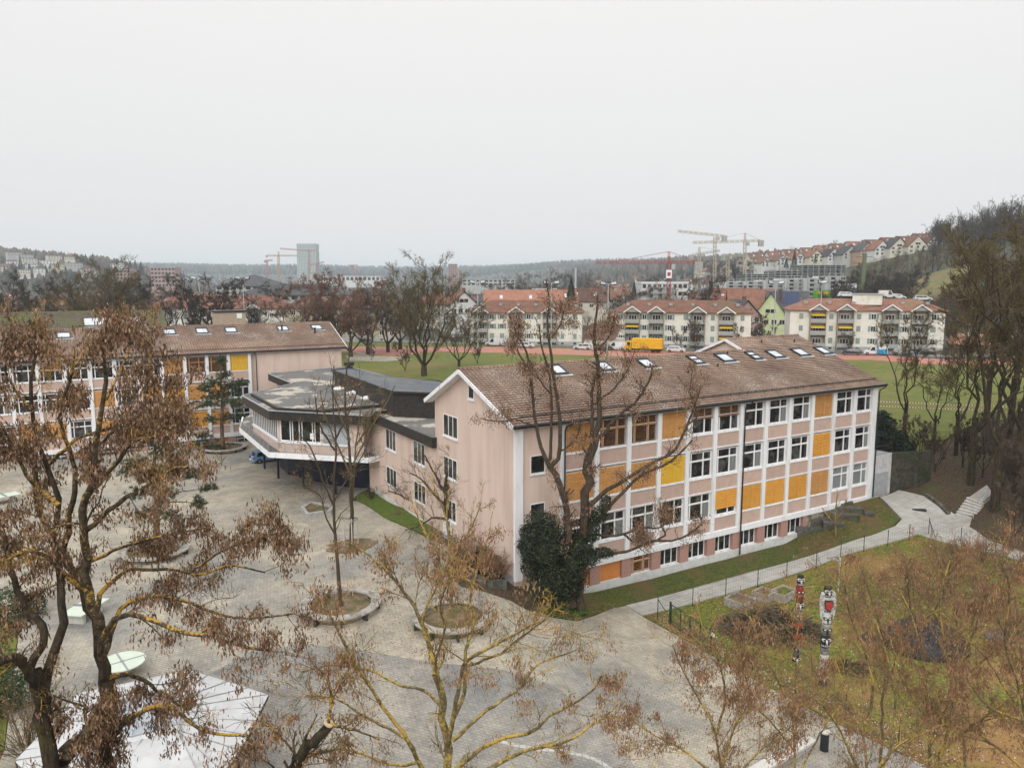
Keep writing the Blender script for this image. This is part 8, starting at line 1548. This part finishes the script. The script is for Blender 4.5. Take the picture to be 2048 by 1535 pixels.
def stamp(name, label, n, seed, fn, H_, wd, mat_, dens=26):
    rg = np.random.RandomState(seed); base = []
    for q in range(4):
        A = np.zeros((3, 5, 3)); A[:, :, 2] = np.linspace(-.05, .85, 5); A[:, :, :2] += (rg.normal(size=(3, 1, 2)) * .16) * np.linspace(0, 1, 5)[None, :, None]; Rr = np.linspace(.014, .005, 5)[None] * np.ones((3, 1))
        q1, r1 = grow(A, Rr, 9, rg, t0=.15, ang=(25, 70), up=.25, m=4, wig=.16, rr=.6, Labs=(wd * .3, wd * .65)); q2, r2 = grow(q1, r1, dens // 4, rg, t0=.2, ratio=.5, ang=(20, 60), up=.1, m=3, wig=.2, rr=.7); r2 = np.maximum(r2, .0035)
        V1_, F1_ = tubes(A, Rr, 4); V2_, F2_ = tubes(q1, r1, 3); V3_, F3_ = tubes(q2, r2, 3); base.append((np.concatenate([V1_, V2_, V3_]), np.concatenate([F1_, F2_ + len(V1_), F3_ + len(V1_) + len(V2_)])))
    ch = []; pts = [fn(rg) for _ in range(n)]; Z = hgts(pts)
    for (x, y), z in zip(pts, Z):
        V, F = base[rg.randint(4)]; a = rg.rand() * 6.28; s_ = H_ * rg.uniform(.6, 1.3); c, s0 = cos(a), sin(a); ch.append((np.stack([x + (V[:, 0] * c - V[:, 1] * s0) * s_, y + (V[:, 0] * s0 + V[:, 1] * c) * s_, z + V[:, 2] * s_], 1), F))
    o = npmesh(name, ch, mat_); o['kind'] = 'stuff'; o['label'] = label; return o
stamp('hillside_woods', 'thin bare woods on the near right hill', 260, 6, sect(1850, 2200, 330, 800), 15, .7, M_twigd)
stamp('scrub', 'brown scrub on the slope behind the apartment blocks', 420, 7, sect(1660, 2150, 212, 262), 4.5, .9, M_twig)
stamp('scrub', 'brown scrub on the upper slope below the hillside houses', 260, 8, sect(1600, 2100, 330, 420), 5, .9, M_twig)
stamp('bank_thicket', 'leafless twig thicket on the dark bank at right', 60, 9, lambda rg: tuple(LW(rg.uniform(51, 70), rg.uniform(-24, 1)))[:2], 3.2, .8, M_twig)
stamp('town_trees', 'bare trees between the town roofs', 420, 10, sect(-30, 1600, 260, 900), 12, .75, M_twig)
# ------------------------------------------------------------------ cars on the street and the upper car park
GV = 'cars parked along the street beyond the field'
for i, (u, v, c, vn, lb) in enumerate([(990, 693, (.55, .56, .57), True, 'white van on the street before the first cream block'), (1052, 697, (.55, .56, .56), False, 'silver car on the street left of the garage'), (1165, 701, (.60, .61, .62), False, 'white car before the garage between the blocks'), (1210, 702, (.05, .055, .06), False, 'dark car on the street left of the white estate cars'), (1232, 702, (.62, .63, .64), True, 'white van just left of the yellow truck'), (1352, 706, (.62, .63, .64), False, 'white car right of the yellow truck'), (1703, 708, (.03, .032, .035), False, 'black car left of the white and blue van'), (1805, 709, (.30, .31, .32), False, 'grey car right of the white and blue van'), (1850, 710, (.04, .042, .045), False, 'dark car at the right end of the street row')]):
    p = P(u, v, 3.5); p.z = hz(p.x, p.y) + .2; car(tuple(p), -.35 + (0 if i % 2 else pi), c, lb, group=GV, L=4.9 if vn else 4.3, H=2.0 if vn else 1.45, van=vn, cat='van' if vn else 'car')
p = P(1750, 709, 3.5); p.z = hz(p.x, p.y) + .2
bp = lambda t: MB().box(-2.4, -.2, -.87, -.855, .35, 1.35).build('blue_panel', mk('cyan_blue_paint', (.02, .33, .62)), t)
car(tuple(p), -.3 + pi, (.62, .63, .64), 'white delivery van with a bright blue rear panel', name='delivery_van', L=5.0, H=2.0, van=True, cat='van', extra=lambda t: [MB().box(-2.4, -.2, s_ * .87 - .01, s_ * .87 + .01, .35, 1.35).build('blue_panel', MATS.get('cyan_blue_paint') or mk('cyan_blue_paint', (.02, .33, .62)), t) for s_ in (1,)])
GU = 'vehicles on the upper car park'
for i, (u, v, c, vn, lb) in enumerate([(1693, 592, (.62, .63, .63), False, 'white pickup left of the billboard foot'), (1755, 596, (.04, .045, .05), False, 'dark car beside the chimney hut'), (1774, 594, (.60, .58, .52), True, 'cream camper van on the upper car park'), (1793, 596, (.62, .63, .63), False, 'white car right of the cream camper van'), (1845, 599, (.60, .61, .62), False, 'white car farthest right on the upper car park')]):
    d = 215; p = S(u, v, d); car((p.x, p.y, p.z - .3), -.2, c, lb, group=GU, L=4.6, H=2.2 if vn else 1.5, van=vn, cat='van' if vn else 'car')
p = P(1292, 706, 3.5); p.z = hz(p.x, p.y) + .15; t = thing('yellow_truck', 'yellow box truck parked before the second cream block', 'truck', tuple(p), -.33)
m = MB(); m.box(-3.3, 3.9, -1.2, 1.2, .9, 3.3); m.build('cargo_box', mk('yellow_tarpaulin', (.72, .42, .02), (.66, .37, .02), 1), t); m = MB(); m.add([(-5.0, -1.1, .5), (-3.4, -1.1, .5), (-3.4, -1.1, 2.6), (-4.5, -1.1, 2.6), (-5.0, -1.1, 1.6), (-5.0, 1.1, .5), (-3.4, 1.1, .5), (-3.4, 1.1, 2.6), (-4.5, 1.1, 2.6), (-5.0, 1.1, 1.6)], [(0, 1, 2, 3, 4), (9, 8, 7, 6, 5), (0, 4, 9, 5), (4, 3, 8, 9), (3, 2, 7, 8), (1, 6, 7, 2)]); m.build('cab', paint((.72, .42, .02)), t)
m = MB(); m.add([(-4.98, -.95, 1.65), (-4.98, .95, 1.65), (-4.55, .9, 2.5), (-4.55, -.9, 2.5)], [(0, 1, 2, 3)]); m.box(-4.4, -3.7, -1.12, -1.105, 1.6, 2.4); m.build('windscreen', M_glass, t); m = MB(); m.box(-3.4, 3.9, -.9, .9, .55, .9); m.build('chassis', M_tyre, t)
for x in (-4.3, 1.8, 3.0):
    for s_ in (-1, 1): M = Matrix.Translation((x, s_ * 1.0, .45)) @ Matrix.Rotation(pi / 2, 4, 'X'); m = MB(); k = 14; vs = [tuple(M @ Vector((.45 * cos(2 * pi * i / k), .45 * sin(2 * pi * i / k), z))) for z in (-.15, .15) for i in range(k)]; m.add(vs, [(i, (i + 1) % k, k + (i + 1) % k, k + i) for i in range(k)] + [tuple(range(k)), tuple(range(k, 2 * k))]); m.build('wheel', M_tyre, t)
# low hedge and wall by the field
# ------------------------------------------------------------------ haze
HD = 1.8e-4
hm = bpy.data.materials.new('haze_volume'); hm.use_nodes = True; hn = hm.node_tree; hn.nodes.clear(); ho = hn.nodes.new('ShaderNodeOutputMaterial'); hv = hn.nodes.new('ShaderNodeVolumePrincipled'); hv.inputs['Color'].default_value = (.80, .90, 1.0, 1); hv.inputs['Density'].default_value = HD; hv.inputs['Anisotropy'].default_value = .0; hn.links.new(hv.outputs[0], ho.inputs['Volume'])
m = MB(); m.box(-7800, 7800, -7700, 7900, -40, 190); o = m.build('haze', hm); o['kind'] = 'stuff'
